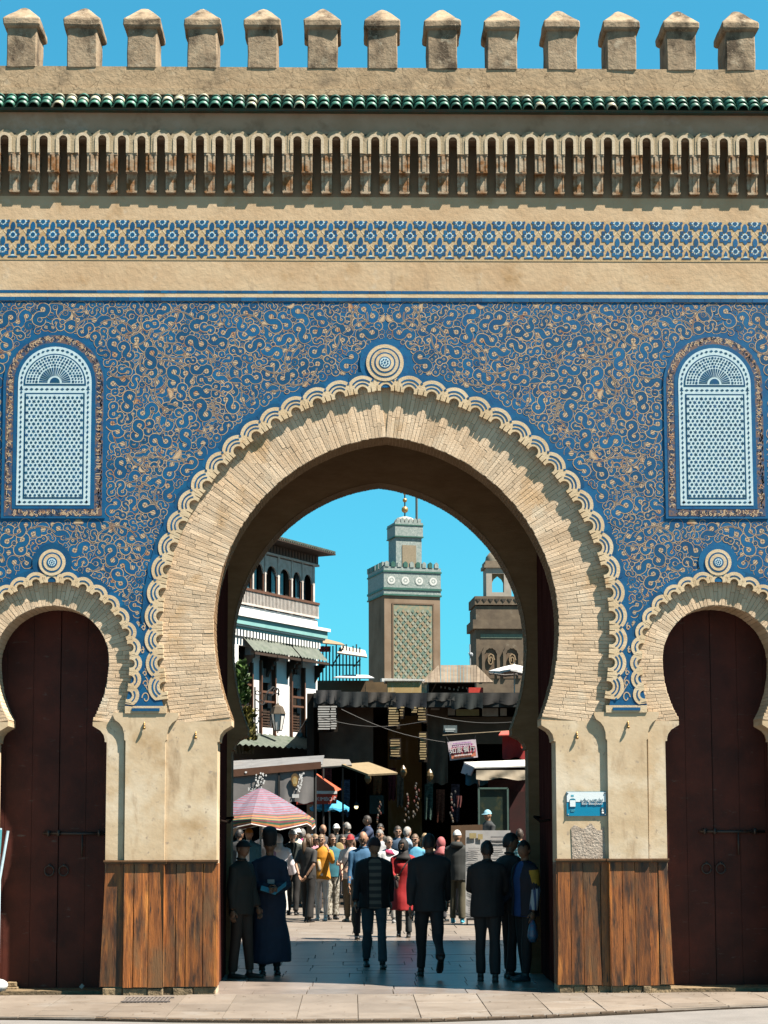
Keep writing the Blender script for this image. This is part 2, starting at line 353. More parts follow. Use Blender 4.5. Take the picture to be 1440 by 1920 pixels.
# tile facing: everything above z = 3.27 outside the scalloped rings
RING = arch_pts(2.62, ZC, 7.085, 3.8, 3.27, 40, 12); RING_S = arch_pts(0.925, 3.85, 4.80, 1.57, 3.27, 26, 8)
RH = arch_pts(2.62+.075, ZC, 7.085+.075, 3.9, 3.27, 40, 12); RHS = arch_pts(.925+.058, 3.85, 4.80+.058, 1.65, 3.27, 26, 8)
ring_m = both(RH); ring_l = both(RHS, -SCX); ring_r = both(RHS, SCX)
PT, PB = 8.142, 3.27
outl = [(-XW, PT), (-XW, PB)]+ring_l+ring_m+ring_r+[(XW, PB), (XW, PT)]
b = MB(); b.prism(outl, 0.0, FY+.002); b.obj('tile_ground', m_blue, G)
b = MB(); b.box(-XW, XW, 0.0, FY+.002, PT, 9.42); b.obj('plaster_wall', m_plaster, G); b = MB(); b.add([(-XW, 0, 9.42), (XW, 0, 9.42), (XW, .13, 10.12), (-XW, .13, 10.12)], [(0, 1, 2, 3)]); b.obj('slot_back', mat('shaded_slot_plaster', (.36, .225, .135), (.28, .17, .10), 3, .9, .3, 14, .1), G)  # slot wall coloured darker and browner to stand for shade between the brackets
b = MB(); b.box(-XW, XW, -0.012, 0.45, 10.42, 11.02); b.obj('parapet', m_parapet, G)
# passage behind the front wall
b = MB()
b.box(-XW, -2.62, 0.75, 2.5, -.02, 9.0); b.box(2.62, XW, 0.75, 2.5, -.02, 9.0)      # side blocks
b.box(-2.62, 2.62, 0.5, 2.5, 7.0, 9.0)                                              # vault block
REAR = arch_pts(1.93, 4.30, 6.46, 2.43, 3.20); RCX = -.04
rear = [(-XW, 9.0), (-XW, -.02)]+opening(RCX, REAR, 1.93)+[(XW, -.02), (XW, 9.0)]
b.prism(rear, 2.5, 2.92); b.box(-2.4, 2.4, .5, .502, 6.9, 7.0)
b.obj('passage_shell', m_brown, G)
# piers: central pilasters with capitals, plain recessed faces on either side
def mir(poly, s): return [(s*x, z) for x, z in poly]
for s in (-1, 1):
    cx = 2.786; hw = 0.229
    prof = [(0.375, 3.27), (0.378, 3.235), (0.355, 3.185), (0.305, 3.15), (0.268, 3.10), (0.247, 3.03), (0.245, 2.955), (hw, 2.945), (hw, 0.05)]
    poly = [(cx+a, z) for a, z in prof]+[(cx-a, z) for a, z in prof[::-1]]
    b = MB(); b.prism(mir(poly, s), 0.0, FY+.003); b.obj('pilaster', m_plaster_lo, G)
    # recessed pier faces (plaster over the wall core), arch side and door side
    c = corbel(MAIN[-1][0], JX)
    pf = [(2.75, 3.17)]+[(q[0]-.003, q[1]-.001) for q in c]+[(JX-.003, 0.05), (2.75, 0.05)]
    pf = [(x, min(z, 3.17)) for x, z in pf]
    b = MB(); b.prism(mir(pf, s), FY-.004, FY+.4); b.obj('pier_face', m_plaster_lo, G)
    c2 = corbel(SMALL[-1][0], SJ)
    pd = [(SCX-.85, 3.165)]+[(SCX-.87, 0.05)]+[(SCX-SJ+.003, 0.05)]+[(SCX-q[0]+.003, min(q[1]-.001, 3.165)) for q in c2[::-1]]
    pd = [(min(x, 3.46), z) for x, z in pd]
    b = MB(); b.prism(mir(pd, s), FY-.006, FY+.4); b.obj('pier_face', m_plaster_lo, G)
    # outer side of the small arch
    po = [(SCX+SJ-.003, 0.05)]+[(SCX+q[0]-.003, min(q[1]-.001, 3.165)) for q in c2[::-1]]+[(XW, 3.165), (XW, 0.05)]
    b = MB(); b.prism(mir(po, s), FY-.006, FY+.4); b.obj('pier_face', m_plaster_lo, G)
    b = MB(); b.prism(mir([(SCX+1.16-.37, 3.27), (SCX+1.16-.3, 3.15), (SCX+.91, 3.0), (SCX+.91, .05), (XW, .05), (XW, 3.27)], s), 0.0, FY-.008); b.obj('pilaster', m_plaster_lo, G)
# plaster patch and worn spots
b = MB(); pp = [(2.12+.40*(.5-.5*cos(pi*i/10)) if 0 else 2.13+.38*i/10, 1.93+.035*sin(i*1.3)+.02*(i in (3, 4, 5, 6))) for i in range(11)]
b.prism(pp+[(2.52, 1.53), (2.14, 1.53)], FY-.012, FY+.01)
b.obj('plaster_patch', mat('bare_patch', (0.40, 0.33, 0.27), (0.50, 0.43, 0.36), 12, 0.95, 1.0, 40, 0.1, bdist=0.02), G, label='rough grey repair patch under the blue sign')

# ---- voussoir bricks
def brick_mesh(l, w0, w1, d, seed):
    rr = random.Random(seed); c = 0.003
    vs = []
    for (y, k) in ((-d, c), (-d+.003, 0.0), (0.03, 0.0)):
        for (rl, t, w) in ((0, -1, w0), (l, -1, w1), (l, 1, w1), (0, 1, w0)):
            x = rl+(k if rl == 0 else -k)+rr.uniform(-.0015, .0015); tt = t*(w/2-k)+rr.uniform(-.0016, .0016)
            vs.append((x, y+rr.uniform(-.0012, .0012), tt))
    fs = [(0, 1, 2, 3)]
    for lv in (0, 4):
        fs += [(lv+i, lv+4+i, lv+4+(i+1) % 4, lv+(i+1) % 4) for i in range(4)]
    m = MB(); m.add(vs, fs); return m
BRL = []                                          # (matrix, (l, w0, w1), size)
def brick_ring(pts, cx, width, step, rows, s, jig, wl=None):
    # walk along the intrados of one half; courses square to it
    dense = []
    for (a, bb) in zip(pts, pts[1:]):
        for i in range(12):
            f = i/12; dense.append(tuple(a[k]+(bb[k]-a[k])*f for k in range(4)))
    dense.append(pts[-1]); acc = 0; nxt = step*.5; k = 0
    for (a, bb) in zip(dense, dense[1:]):
        L = hypot(bb[0]-a[0], bb[1]-a[1])
        while acc+L >= nxt:
            f = (nxt-acc)/L; x, z, nx, nz = (a[i]+(bb[i]-a[i])*f for i in range(4)); q = hypot(nx, nz); nx /= q; nz /= q
            off = jig.choice([0, .33, .6, .15]); edges = [0.0]
            w = wl(z) if wl else width
            pitch = w/rows
            p0 = -off*pitch
            while p0 < w:
                a0, a1 = max(p0, -.006), min(p0+pitch*jig.uniform(.9, 1.1), w)
                if a1-a0 > .04: BRL.append((cx, s, x, z, nx, nz, a0, a1, step, z > ZC if cx == 0 else z > SZC))
                p0 = a1
            nxt += step; k += 1
        acc += L
jg = random.Random(11)
for s in (1, -1):
    brick_ring(MAIN, 0, 0.66, 0.042, 2.4, s, jg)
    brick_ring(SMALL, SCX, 0.30, 0.041, 1.3, s, jg)
    brick_ring(SMALL, -SCX, 0.30, 0.041, 1.3, s, jg)
mshare = {}
singles = 0; rest = MB()
BRL.sort(key=lambda q: -(q[7]-q[6]) if abs(q[0]) < 1 else 1)
for (cx, s, x, z, nx, nz, a0, a1, step, up) in BRL:
    R = (2.2 if cx == 0 else .66) if up else 1e6
    w0, w1 = (step-.0024)*(1+a0/R), (step-.0024)*(1+a1/R); l = a1-a0-.003
    ex = Vector((s*nx, 0, nz)); ez = Vector((-s*nz, 0, nx)) if s > 0 else Vector((-s*nz, 0, nx)); ey = Vector((0, 1, 0))
    if s < 0: ez = Vector((nz, 0, nx)).normalized()
    else: ez = Vector((-nz, 0, nx))
    pr = jg.uniform(-.001, .0016)
    o = Vector((cx+s*x, FY-pr, z))+ex*a0
    T = Matrix.Translation(o) @ Matrix((ex, ey, ez)).transposed().to_4x4() @ Matrix.Rotation(jg.uniform(-.007, .007), 4, 'Y')
    mb = brick_mesh(l, w0, w1, 0.0025, jg.randint(0, 99999))
    if singles < 300:
        if not hasattr(mb, 'me'): mb.me = mb.mesh('brick', m_brick)
        ob = link('brick', mb.me, G); ob.matrix_local = T; singles += 1
    else: rest.add(mb.v, mb.f, 0, T)
rest.obj('brick_courses', m_brick, G, kind='stuff')
# soffit courses (bricks seen edge-on under the arches)
def soffit(pts, cx, y0, y1, step, m, depth=0.006):
    b = MB(); full = both(pts, cx); acc = 0; run = [full[0]]; segs = []
    for p, q in zip(full, full[1:]):
        L = hypot(q[0]-p[0], q[1]-p[1]); nn = max(1, round(L/step))
        for i in range(nn): segs.append(((p[0]+(q[0]-p[0])*i/nn, p[1]+(q[1]-p[1])*i/nn), (p[0]+(q[0]-p[0])*(i+1)/nn, p[1]+(q[1]-p[1])*(i+1)/nn)))
    for p, q in segs:
        dx, dz = q[0]-p[0], q[1]-p[1]; l = hypot(dx, dz) or 1; ix, iz = dz/l, -dx/l   # towards the opening
        d = depth+jg.uniform(-.002, .002); g = .06
        p2 = (p[0]+dx*g, p[1]+dz*g); q2 = (q[0]-dx*g, q[1]-dz*g)
        b.add([(p2[0]+ix*d, y0, p2[1]+iz*d), (q2[0]+ix*d, y0, q2[1]+iz*d), (q2[0]+ix*d, y1, q2[1]+iz*d), (p2[0]+ix*d, y1, p2[1]+iz*d),
               (p2[0], y0, p2[1]), (q2[0], y0, q2[1]), (q2[0], y1, q2[1]), (p2[0], y1, p2[1])], [(3, 2, 1, 0), (0, 1, 5, 4), (1, 2, 6, 5), (3, 0, 4, 7), (2, 3, 7, 6)])
    return b
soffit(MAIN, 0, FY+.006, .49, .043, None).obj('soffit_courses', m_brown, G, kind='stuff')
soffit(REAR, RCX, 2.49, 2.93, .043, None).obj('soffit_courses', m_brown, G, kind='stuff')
for s in (-1, 1): soffit(SMALL, s*SCX, FY+.006, .49, .052, None).obj('soffit_courses', m_brick, G, kind='stuff')

# ---- scalloped rings
def arc(cx, cz, r, a0, a1, n): return [(cx+r*cos(a0+(a1-a0)*i/n), cz+r*sin(a0+(a1-a0)*i/n)) for i in range(n+1)]
def lobe(p, nr, ro, rb, stripes, slits, low=-.02, wide=1.05):
    """tangent = x, outward = z; front face towards -y"""
    b = MB(); h = p/2*wide
    th = math.asin(min(1, h/rb)); t2 = math.asin(min(1, h/(ro-.025))); b.prism(arc(0, 0, rb, pi/2-th, pi/2+th, 12)+arc(0, 0, ro-.025, pi/2+t2, pi/2-t2, 12), -.0105, 0.0, 1)
    th = math.asin(min(1, h/ro)); out = arc(0, 0, ro, pi/2-th, pi/2+th, 12)
    a = math.acos(max(-1, low/nr)) if 0 else math.asin(-low/nr)
    notch = arc(0, 0, nr, pi+a, -a, 12)
    left = [(-h, low)]; right = [(h, low)]
    for sx in slits:
        left += [(-sx-.007, low), (-sx-.004, low+.065), (-sx+.002, low+.065), (-sx+.006, low)]
    for sx in slits[::-1]:
        right = [(sx-.006, low), (sx-.002, low+.065), (sx+.004, low+.065), (sx+.007, low)]+right
    b.prism(out+left+notch+right, -.017, FY-.002, 0)
    for (r0, r1, ang) in stripes:
        b.prism(arc(0, 0, r1, pi/2-ang, pi/2+ang, 10)+arc(0, 0, r0, pi/2+ang, pi/2-ang, 10), -.0195, -.016, 1)
    return b
LB = lobe(.272, .060, .190, .235, [(.090, .105, .95), (.130, .148, .82)], [.103])
dz_ = .115; q = .016
LB.prism([(.136-q, dz_), (.136, dz_-q), (.136+q, dz_), (.136, dz_+q)], -.0205, -.016, 1)
LBme = LB.mesh('scallop', [m_scallop, m_blue])
LS = lobe(.188, .048, .130, .170, [(.076, .090, .80)], [.088], -.015, 1.10); LSme = LS.mesh('scallop', [m_scallop, m_blue])
def ring(pts, cx, pitch, me, clip=None):
    P = [(p[0], p[1]) for p in pts]; L = [0]
    for a, c in zip(P, P[1:]): L.append(L[-1]+hypot(c[0]-a[0], c[1]-a[1]))
    N = int(round(L[-1]/pitch)); pt = L[-1]/(N+.1); i = 0
    for k in range(0, N+1):
        d = min(k*pt, L[-1]-.002)
        while L[i+1] < d: i += 1
        f = (d-L[i])/(L[i+1]-L[i]); x = P[i][0]+(P[i+1][0]-P[i][0])*f; z = P[i][1]+(P[i+1][1]-P[i][1])*f
        j0, j1 = max(i-1, 0), min(i+2, len(P)-1); tx, tz = P[j1][0]-P[j0][0], P[j1][1]-P[j0][1]
        if k == 0: tx, tz = 1, 0
        ang = atan2(tz, tx)
        if z < 3.37: continue
        for s in ((1,) if k == 0 else (1, -1)):
            o = link('scallop', me, G, (cx+s*x, -(k % 2)*.0012, z)); o.rotation_euler = (0, -ang*s, 0)
def band(pts, cx, off, w):
    b = MB(); P = [(p[0]+p[2]*off, p[1]+p[3]*off) for p in pts if p[1] > 3.33]
    for s in (1, -1): b.strip([(cx+s*x, z) for x, z in P][::s], w, -.0098, 0)
    b.obj('blue_band', m_blue, G)
band(RING, 0, .155, .135); band(RING_S, SCX, .105, .11); band(RING_S, -SCX, .105, .11)
ring(RING, 0, .272, LBme)
ring(RING_S, SCX, .188, LSme); ring(RING_S, -SCX, .188, LSme)
# medallions over the crowns
def medallion(cx, cz, radii, rosette):
    b = MB()
    b.prism(arc(cx, cz, radii[0]+.075, 0, 2*pi, 40)[:-1], -.0125, 0, 1)
    for i, r_ in enumerate(radii): b.prism(arc(cx, cz, r_, 0, 2*pi, 36)[:-1], -.0222-.0022*i, 0, i % 2)
    y = -.0222-.0022*len(radii)
    b.prism(arc(cx, cz, rosette, 0, 2*pi, 24)[:-1], y, 0, 2)
    b.prism(arc(cx, cz, rosette*.22, 0, 2*pi, 10)[:-1], y-.002, y+.001, 1)
    for k in range(8):
        a = pi/8+k*pi/4; b.prism(arc(cx+rosette*.62*cos(a), cz+rosette*.62*sin(a), rosette*.17, 0, 2*pi, 8)[:-1], y-.002, y+.001, 1)
    b.obj('medallion', [m_scallop, m_blue, m_white], G)
medallion(-.01, 7.40, [.222, .180, .162, .125, .108, .072], .060)
for s in (-1, 1): medallion(s*SCX, 5.02, [.155, .118, .100, .062], .045)
# blue bars closing the tile field above the capitals
for s in (-1, 1):
    b = MB(); b.box(s*2.786-.16, s*2.786+.16, -.020, .01, 3.285, 3.32, 1); b.box(s*2.786-.24, s*2.786+.24, -.012, .01, 3.262, 3.345, 0)
    b.obj('tile_bar', [m_scallop, m_blue], G)

# ---- border lines above the tile field
b = MB(); x = -XW
while x < XW:
    w = .19; b.box(x, x+w-.004, -.010, .01, 8.145, 8.19); b.box(x, x+w-.004, -.008, .01, 8.238, 8.272); x += w
b.obj('border_tiles', m_blue, G, kind='stuff')
b = MB(); b.box(-XW, XW, -.006, .01, 8.19, 8.238); b.obj('border_strip', m_scallop, G)

# ---- arabesque in cut glaze
def spiral(turn, r0, r1, n=14, a0=0.0, sg=1):
    return [(r0+(r1-r0)*i/n, a0+sg*turn*i/n) for i in range(n+1)]
AR = MB(); lay = [0]
def inside(x, z, mar):
    if z > PT-mar or z < PB+.08+mar*.3: return False
    if abs(x) > XW-mar: return False
    ax = abs(x)
    # great ring
    h = 2.62+.212+mar; t = 7.085+.205+mar-ZC
    if z > ZC:
        if (ax/h)**2+((z-ZC)/t)**2 < 1: return False
    elif ax < h*sqrt(max(0, 1-((ZC-z)/3.8)**2)): return False
    h = .925+.152+mar; t = .95+.150+mar; dx = abs(ax-SCX)
    if z > 3.85:
        if (dx/h)**2+((z-3.85)/t)**2 < 1: return False
    elif dx < h: return False
    if hypot(ax, z-7.40) < .30+mar: return False
    if hypot(ax-SCX, z-5.02) < .225+mar: return False
    # window panels
    if abs(ax-SCX) < .615+mar and 5.53-mar < z < 7.16: return False
    if z >= 7.16 and hypot(ax-SCX, z-7.16) < .615+mar: return False
    return True
def lay_y():
    lay[0] = (lay[0]+1) % 64
    return -.0012-.00003*lay[0]
def sloped(P, w, y, mi):
    n0 = len(AR.v); AR.strip(P, w, y, mi)
    for i in range(n0, len(AR.v)):
        q = AR.v[i]; AR.v[i] = (q[0], q[1]-.000003*(i-n0)/max(1, len(AR.v)-n0), q[2])
def stroke(pts, w, gap=.0125, mi=0):
    """one glazed band with its dark edge and the cut line round it, mirrored about the axis"""
    y = lay_y(); w = w if isinstance(w, list) else [w]*len(pts)
    if min(p[0] for p in pts) < .012: return
    if not all(inside(p[0], p[1], .002) for p in pts[::2]): return
    for s in (1, -1):
        P = [(s*p[0], p[1]) for p in pts]
        sloped(P, [q+gap*2 for q in w], y, 2); sloped(P, [q+.009 for q in w], y-.00001, 1); sloped(P, w, y-.00002, mi)
def thin(pts, w=.012):
    y = lay_y()
    if min(p[0] for p in pts) < .008: return
    for s in (1, -1):
        P = [(s*p[0], p[1]) for p in pts]
        sloped(P, w+.008, y, 2); sloped(P, w, y-.00001, 1)
def volute(x, z, a, sc, sg, turn=1.62):
    """S-scroll: two open curls of opposite hand, thick in the stem, ending in round buds"""
    d = .070*sc; half = []; hw = []
    for i in range(17):
        t = i/16; r = d*(1-.36*t); an = pi-sg*t*turn*pi
        half.append((d+r*cos(an), r*sin(an))); hw.append((.062-.026*t+(.012*sin((t-.8)/.2*pi) if t > .8 else 0)+.006*sin(t*19))*sc)
    P = [(-p[0], -p[1]) for p in half[:0:-1]]+half; w = hw[:0:-1]+hw
    ca, sa = cos(a), sin(a)
    f = lambda p: (x+p[0]*ca-p[1]*sa, z+p[0]*sa+p[1]*ca)
    return [f(p) for p in P], w, [(f((d, 0)), d), (f((-d, 0)), d)]
ra = random.Random(21)
def field(gx, jit, fn):
    cand = []
    for j in range(int((PT-PB)/(gx*.9))+2):
        for i in range(int(XW/gx)+2):
            cand.append((gx*.6+i*gx+(j % 2)*gx*.5+ra.uniform(-jit, jit), PB+.06+j*gx*.9+ra.uniform(-jit, jit)))
    ra.shuffle(cand)
    for (x, z) in cand:
        if inside(x, z, .012): fn(x, z)
TAKEN = {}
def free(pts, w, tol):
    """share of a stroke that would land on strokes already laid"""
    hit = 0
    for (px_, pz_) in pts:
        if (int(px_/.018), int(pz_/.018)) in TAKEN: hit += 1
    return hit/len(pts) <= tol
def take(pts, w):
    for (px_, pz_), q in zip(pts, w):
        n = max(1, int(q*.5/.012))
        for i in range(-n, n+1):
            for j in range(-n, n+1): TAKEN[(int((px_+i*.012)/.018), int((pz_+j*.012)/.018))] = 1
def hatch(c, r):
    """unglazed eye of a curl, crossed by a few drawn lines"""
    a = ra.uniform(0, pi); y = lay_y(); q = r*.46
    if c[0] < q+.01: return
    for s in (1, -1): AR.flat([(s*(c[0]+q*cos(t)), c[1]+q*sin(t)) for t in [k*pi/5 for k in range(10)]], y, 2)
    for o, da in (((-.22, 0), (.22, 0)) if ra.random() < .5 else ((0, 0), (0, pi/2))):
        l = q*.9; x, z = c[0]-sin(a)*o*r, c[1]+cos(a)*o*r
        for s in (1, -1): AR.strip([(s*(x-l*cos(a+da)), z-l*sin(a+da)), (s*(x+l*cos(a+da)), z+l*sin(a+da))], .006, y-.00001-.000004*(da > 0), 1)
def f_big(x, z):
    for tr in range(14):
        sc = .78*(1.15, 1.08, 1.05, .95, .9, .85, .8, .75, .7, .65, .6, .55, .5, .45)[tr]*ra.uniform(.94, 1.06)
        P, w, cs = volute(x+ra.uniform(-.03, .03), z+ra.uniform(-.03, .03), ra.uniform(0, 2*pi), sc, ra.choice((1, -1)), ra.uniform(1.45, 1.8))
        if min(p[0] for p in P) > .03 and all(inside(p[0], p[1], .012*sc) for p in P) and free(P, w, .14):
            stroke(P, w, ra.uniform(.008, .0135)); take(P, w)
            for c, d in cs: hatch(c, d)
            return
def f_small(x, z):
    ty = ra.random()
    for tr in range(6):
        sc = .82*(1.15, .95, .78, .62, .48, .36)[tr]*ra.uniform(.92, 1.08); a = ra.uniform(0, 2*pi); sg = ra.choice((1, -1))
        if ty < .22: r0 = .046*sc; P = [(x+r0*cos(t), z+r0*sin(t)) for t in [2*pi*k/16 for k in range(17)]]; w = [.036*sc]*17
        elif ty < .70:
            P = []
            for k in range(17): t = k/16; rr = (.074-.054*t)*sc; P.append((x+rr*cos(a+sg*t*7.4), z+rr*sin(a+sg*t*7.4)))
            w = [(.014+.032*sin(pi*(.12+.62*k/16)))*sc for k in range(17)]
        else:
            P = [(x+(k/8-.5)*.15*sc*cos(a)-.022*sin(pi*k/8)*sin(a), z+(k/8-.5)*.15*sc*sin(a)+.022*sin(pi*k/8)*cos(a)) for k in range(9)]; w = [.006+.052*sin(pi*k/8)*sc for k in range(9)]
        if min(p[0] for p in P) > .02 and all(inside(p[0], p[1], .012) for p in P) and free(P, w, .18):
            stroke(P, w, ra.uniform(.006, .012), 2 if ty > .86 else 0); take(P, w)
            if ty < .22: hatch((x, z), .046*sc)
            return
field(.130, .03, f_big)
field(.088, .025, f_big)
field(.095, .025, f_small)
field(.066, .02, f_small)
field(.050, .02, f_small)
field(.044, .018, f_small)
for _ in range(1000):                              # long thin stems sweeping over the scrolls
    x, z = ra.uniform(.05, XW), ra.uniform(PB, PT); R = ra.uniform(.06, .30); a = ra.uniform(0, 2*pi); sp = ra.uniform(1.0, 2.4)
    P = [(x+R*cos(a+sp*k/14), z+R*sin(a+sp*k/14)) for k in range(15)]
    if all(inside(px_, pz_, .02) and px_ > .01 for px_, pz_ in P): thin(P, .008)
AR.obj('arabesque', [m_blue, m_navy, m_tan], G, kind='stuff')
# slim scrolls in the spandrels above the capitals
for s in (-1, 1):
    b = MB()
    for (cx, cz, r_) in ((2.786, 3.44, .045), (2.79, 3.60, .03), (2.80, 3.72, .022), (2.83, 3.98, .02), (2.82, 4.25, .022)):
        b.strip([(s*(cx+r_*cos(t*.5)*(1-.05*t)), cz+r_*1.5*sin(t*.5)*(1-.05*t)) for t in range(13)], .012, -.0132, 0)
        b.strip([(s*(cx-r_), cz+r_), (s*(cx-r_*.4), cz+r_*2.2), (s*cx, cz+r_*2.8)], .010, -.0132, 0)
    b.prism([(s*(2.786-.20), 3.345), (s*(2.786+.24), 3.345), (s*(2.786+.16), 3.7), (s*2.86, 4.3), (s*2.80, 4.3), (s*(2.786-.12), 3.7)], -.0102, 0, 1)
    b.obj('spandrel_scroll', [m_tan, m_blue], G)

# ---- blind tile windows
def roundtop(cx, half, zb, zs, n=24): return [(cx-half, zb), (cx+half, zb)]+arc(cx, zs, half, 0, pi, n)
m_border = mat('border_ground', (.16, .10, .085), (.03, .07, .15), 22, .6, .1, 40, .25, contrast=(.45, .55))
def window_panel(cx):
    zb, zs = 5.695, 7.155
    w = MB(); w.prism(roundtop(cx, .605, zb-.155, zs), -.0135, 0, 0); w.prism(roundtop(cx, .570, zb-.125, zs), -.0155, 0, 1)
    w.prism(roundtop(cx, .478, zb-.042, zs), -.0180, 0, 0); win = w.obj('window_panel', [m_blue, m_border], G)
    p = MB(); p.prism(roundtop(cx, .430, zb, zs), -.0215, -.004, 0)
    p.prism(roundtop(cx, .352, zb+.075, zs)[:2]+[(cx+.352, 7.03), (cx-.352, 7.03)], -.0235, -.004, 1)
    p.prism(roundtop(cx, .333, zb+.094, zs)[:2]+[(cx+.333, 7.012), (cx-.333, 7.012)], -.0250, -.004, 0)
    p.prism([(cx-.365, 7.118), (cx+.365, 7.118)]+arc(cx, 7.135, .365, 0, pi, 24), -.0235, -.004, 1)
    p.prism([(cx-.345, 7.138), (cx+.345, 7.138)]+arc(cx, 7.14, .345, 0, pi, 24), -.0250, -.004, 0)
    p.obj('tile_frame', [m_white, m_teal], win)
    d = MB(); zz = zb+.115; j = 0
    while zz < 7.0:                               # hexagonal field of stars and lozenges
        for i in range(13):
            x = cx-.318+i*.053+(j % 2)*.0265
            if x > cx+.325: continue
            star = (i*2+(j % 2)-3*(j % 2)) % 6 == 0 if 0 else ((i+(j//1)*0+(2 if j % 2 else 0)) % 3 == 0)
            if star: d.prism([(x+(.026 if k % 2 == 0 else .012)*sin(k*pi/6), zz+(.026 if k % 2 == 0 else .012)*cos(k*pi/6)) for k in range(12)], -.0268, -.024)
            else: d.prism([(x+.0165*cos(k*pi/3+.5), zz+.0165*sin(k*pi/3+.5)) for k in range(6)], -.0268, -.024)
        zz += .0447; j += 1
    for (xa, za, xb, zb2) in ((cx-.391, zb+.04, cx-.391, zs), (cx+.391, zb+.04, cx+.391, zs), (cx-.39, zb+.037, cx+.39, zb+.037), (cx-.39, 7.075, cx+.39, 7.075)):
        L = hypot(xb-xa, zb2-za); n = int(L/.058)
        for k in range(n+1):
            x, z = xa+(xb-xa)*k/n, za+(zb2-za)*k/n; v = abs(xb-xa) < .01; a, c = (.014, .023) if v else (.023, .014)
            d.prism([(x-a, z), (x, z-c), (x+a, z), (x, z+c)], -.0238, -.020)
    for k in range(1, 21):
        a = pi*k/21; x, z = cx+.393*cos(a), zs+.393*sin(a); ta = (-sin(a), cos(a)); no = (cos(a), sin(a))
        d.prism([(x+ta[0]*.022, z+ta[1]*.022), (x+no[0]*.014, z+no[1]*.014), (x-ta[0]*.022, z-ta[1]*.022), (x-no[0]*.014, z-no[1]*.014)], -.0238, -.020)
    for k in range(19):                           # the fan
        a = pi*(k+.5)/19; w_ = .055
        d.prism([(cx+.085*cos(a-w_*.7), 7.150+.085*sin(a-w_*.7)), (cx+.085*cos(a+w_*.7), 7.150+.085*sin(a+w_*.7)), (cx+.185*cos(a+w_), 7.150+.185*sin(a+w_)), (cx+.185*cos(a-w_), 7.150+.185*sin(a-w_))], -.0268, -.024)
    d.prism([(cx-.06, 7.150), (cx+.06, 7.150)]+arc(cx, 7.155, .058, 0, pi, 12), -.0268, -.024)
    for rr_, n in ((.215, 19), (.250, 22), (.285, 25), (.318, 28)):
        for k in range(n):
            a = pi*(k+.5)/n; x, z = cx+rr_*cos(a), 7.145+rr_*sin(a); q_ = .0125 if (k+int(rr_*100)) % 3 else .017
            d.prism([(x+q_*cos(t), z+q_*sin(t)) for t in [a+i*pi/2.5 for i in range(5)]], -.0268, -.024)
    d.obj('tile_inlay', m_teal, win, kind='stuff')
    rc = random.Random(int(cx*10)+99); t = MB()   # the written border: a run of pen strokes
    def along(L):
        if L < 1.5: return cx-.524, zb-.02+L, 0, 1
        L -= 1.5
        if L < pi*.524: a = pi-L/.524; return cx+.524*cos(a), zs+.524*sin(a), sin(a), -cos(a)
        L -= pi*.524
        if L < 1.5: return cx+.524, zs-L, 0, -1
        L -= 1.5; return cx+.524-L, zb-.084, -1, 0
    L = 0
    while L < 5.65:
        x, z, tx, tz = along(L); nx, nz = tz, -tx; q = MB()
        h0, h1 = rc.uniform(-.036, .0), rc.uniform(.005, .038); bend = rc.uniform(-.03, .03)
        if rc.random() < .55: P = [(x+nx*h0, z+nz*h0), (x+nx*(h0+h1)/2+tx*bend, z+nz*(h0+h1)/2+tz*bend), (x+nx*h1, z+nz*h1)]
        else: P = [(x+nx*h0+.014*cos(k)*tx, z+nz*h0+.014*cos(k)*tz+.012*sin(k)) for k in range(6)]
        t.strip(P, .010, -.0164-.0001*rc.randint(0, 6), rc.choice((0, 0, 1))); L += .0125
    t.obj('written_border', [m_tan, m_navy], win, kind='stuff')
for s in (-1, 1): window_panel(s*SCX)

# ---- star frieze
b = MB(); b.box(-XW, XW, -.004, .01, 8.64, 9.135); b.obj('frieze_ground', mat('frieze_ground', (0.50, 0.345, 0.175), (0.56, 0.43, 0.27), 6, 0.85, 0.3, 50, 0.15, stain=[((0.42, 0.24, 0.10), 5.0, 0.58, 0.74)]), G)
def star(b, cz, tall=True, half=False):
    def P(pts): return [(x, z+cz) for x, z in pts if True]
    s16 = [((.060 if k % 2 == 0 else .030)*sin(k*pi/8), (.060 if k % 2 == 0 else .030)*cos(k*pi/8)) for k in range(16)]
    if half: s16 = [(x, min(z, .02)) for x, z in s16]
    b.prism(P(s16), -.0065, 0, 1)
    b.prism(P([(.0265*cos(k*pi/4+.39), min(.0265*sin(k*pi/4+.39), .02 if half else 1)) for k in range(8)]), -.0082, 0, 0)
    for k in range(8):
        a = k*pi/4+pi/8
        if half and sin(a) > .5: continue
    for k in range(8):
        a = pi/2+k*pi/4; x, z = .067*cos(a), .062*sin(a)
        if half and (z > .03): continue
        if k == 0 and tall: pts = [(.029*sin(t), .100+.056*cos(t)) for t in [2*pi*i/12 for i in range(12)]]
        elif k == 4: pts = [(-.024, -.042), (.024, -.042), (.026, -.075), (0, -.102), (-.026, -.075)]
        elif k in (2, 6): sg = -1 if k == 2 else 1; pts = [(sg*.047, -.014), (sg*.047, .014), (sg*.070, .022), (sg*.084, .004), (sg*.070, -.016)]
        else: pts = [(x-.021, z-.021), (x+.021, z-.021), (x+.021, z+.021), (x-.021, z+.021)]
        b.prism(P(pts), -.0075, 0, 0)
st = MB(); star(st, 0); st_me = st.mesh('star_tile', [m_blue, m_white])
sh = MB(); star(sh, 0, False, True); sh_me = sh.mesh('star_tile', [m_blue, m_white])
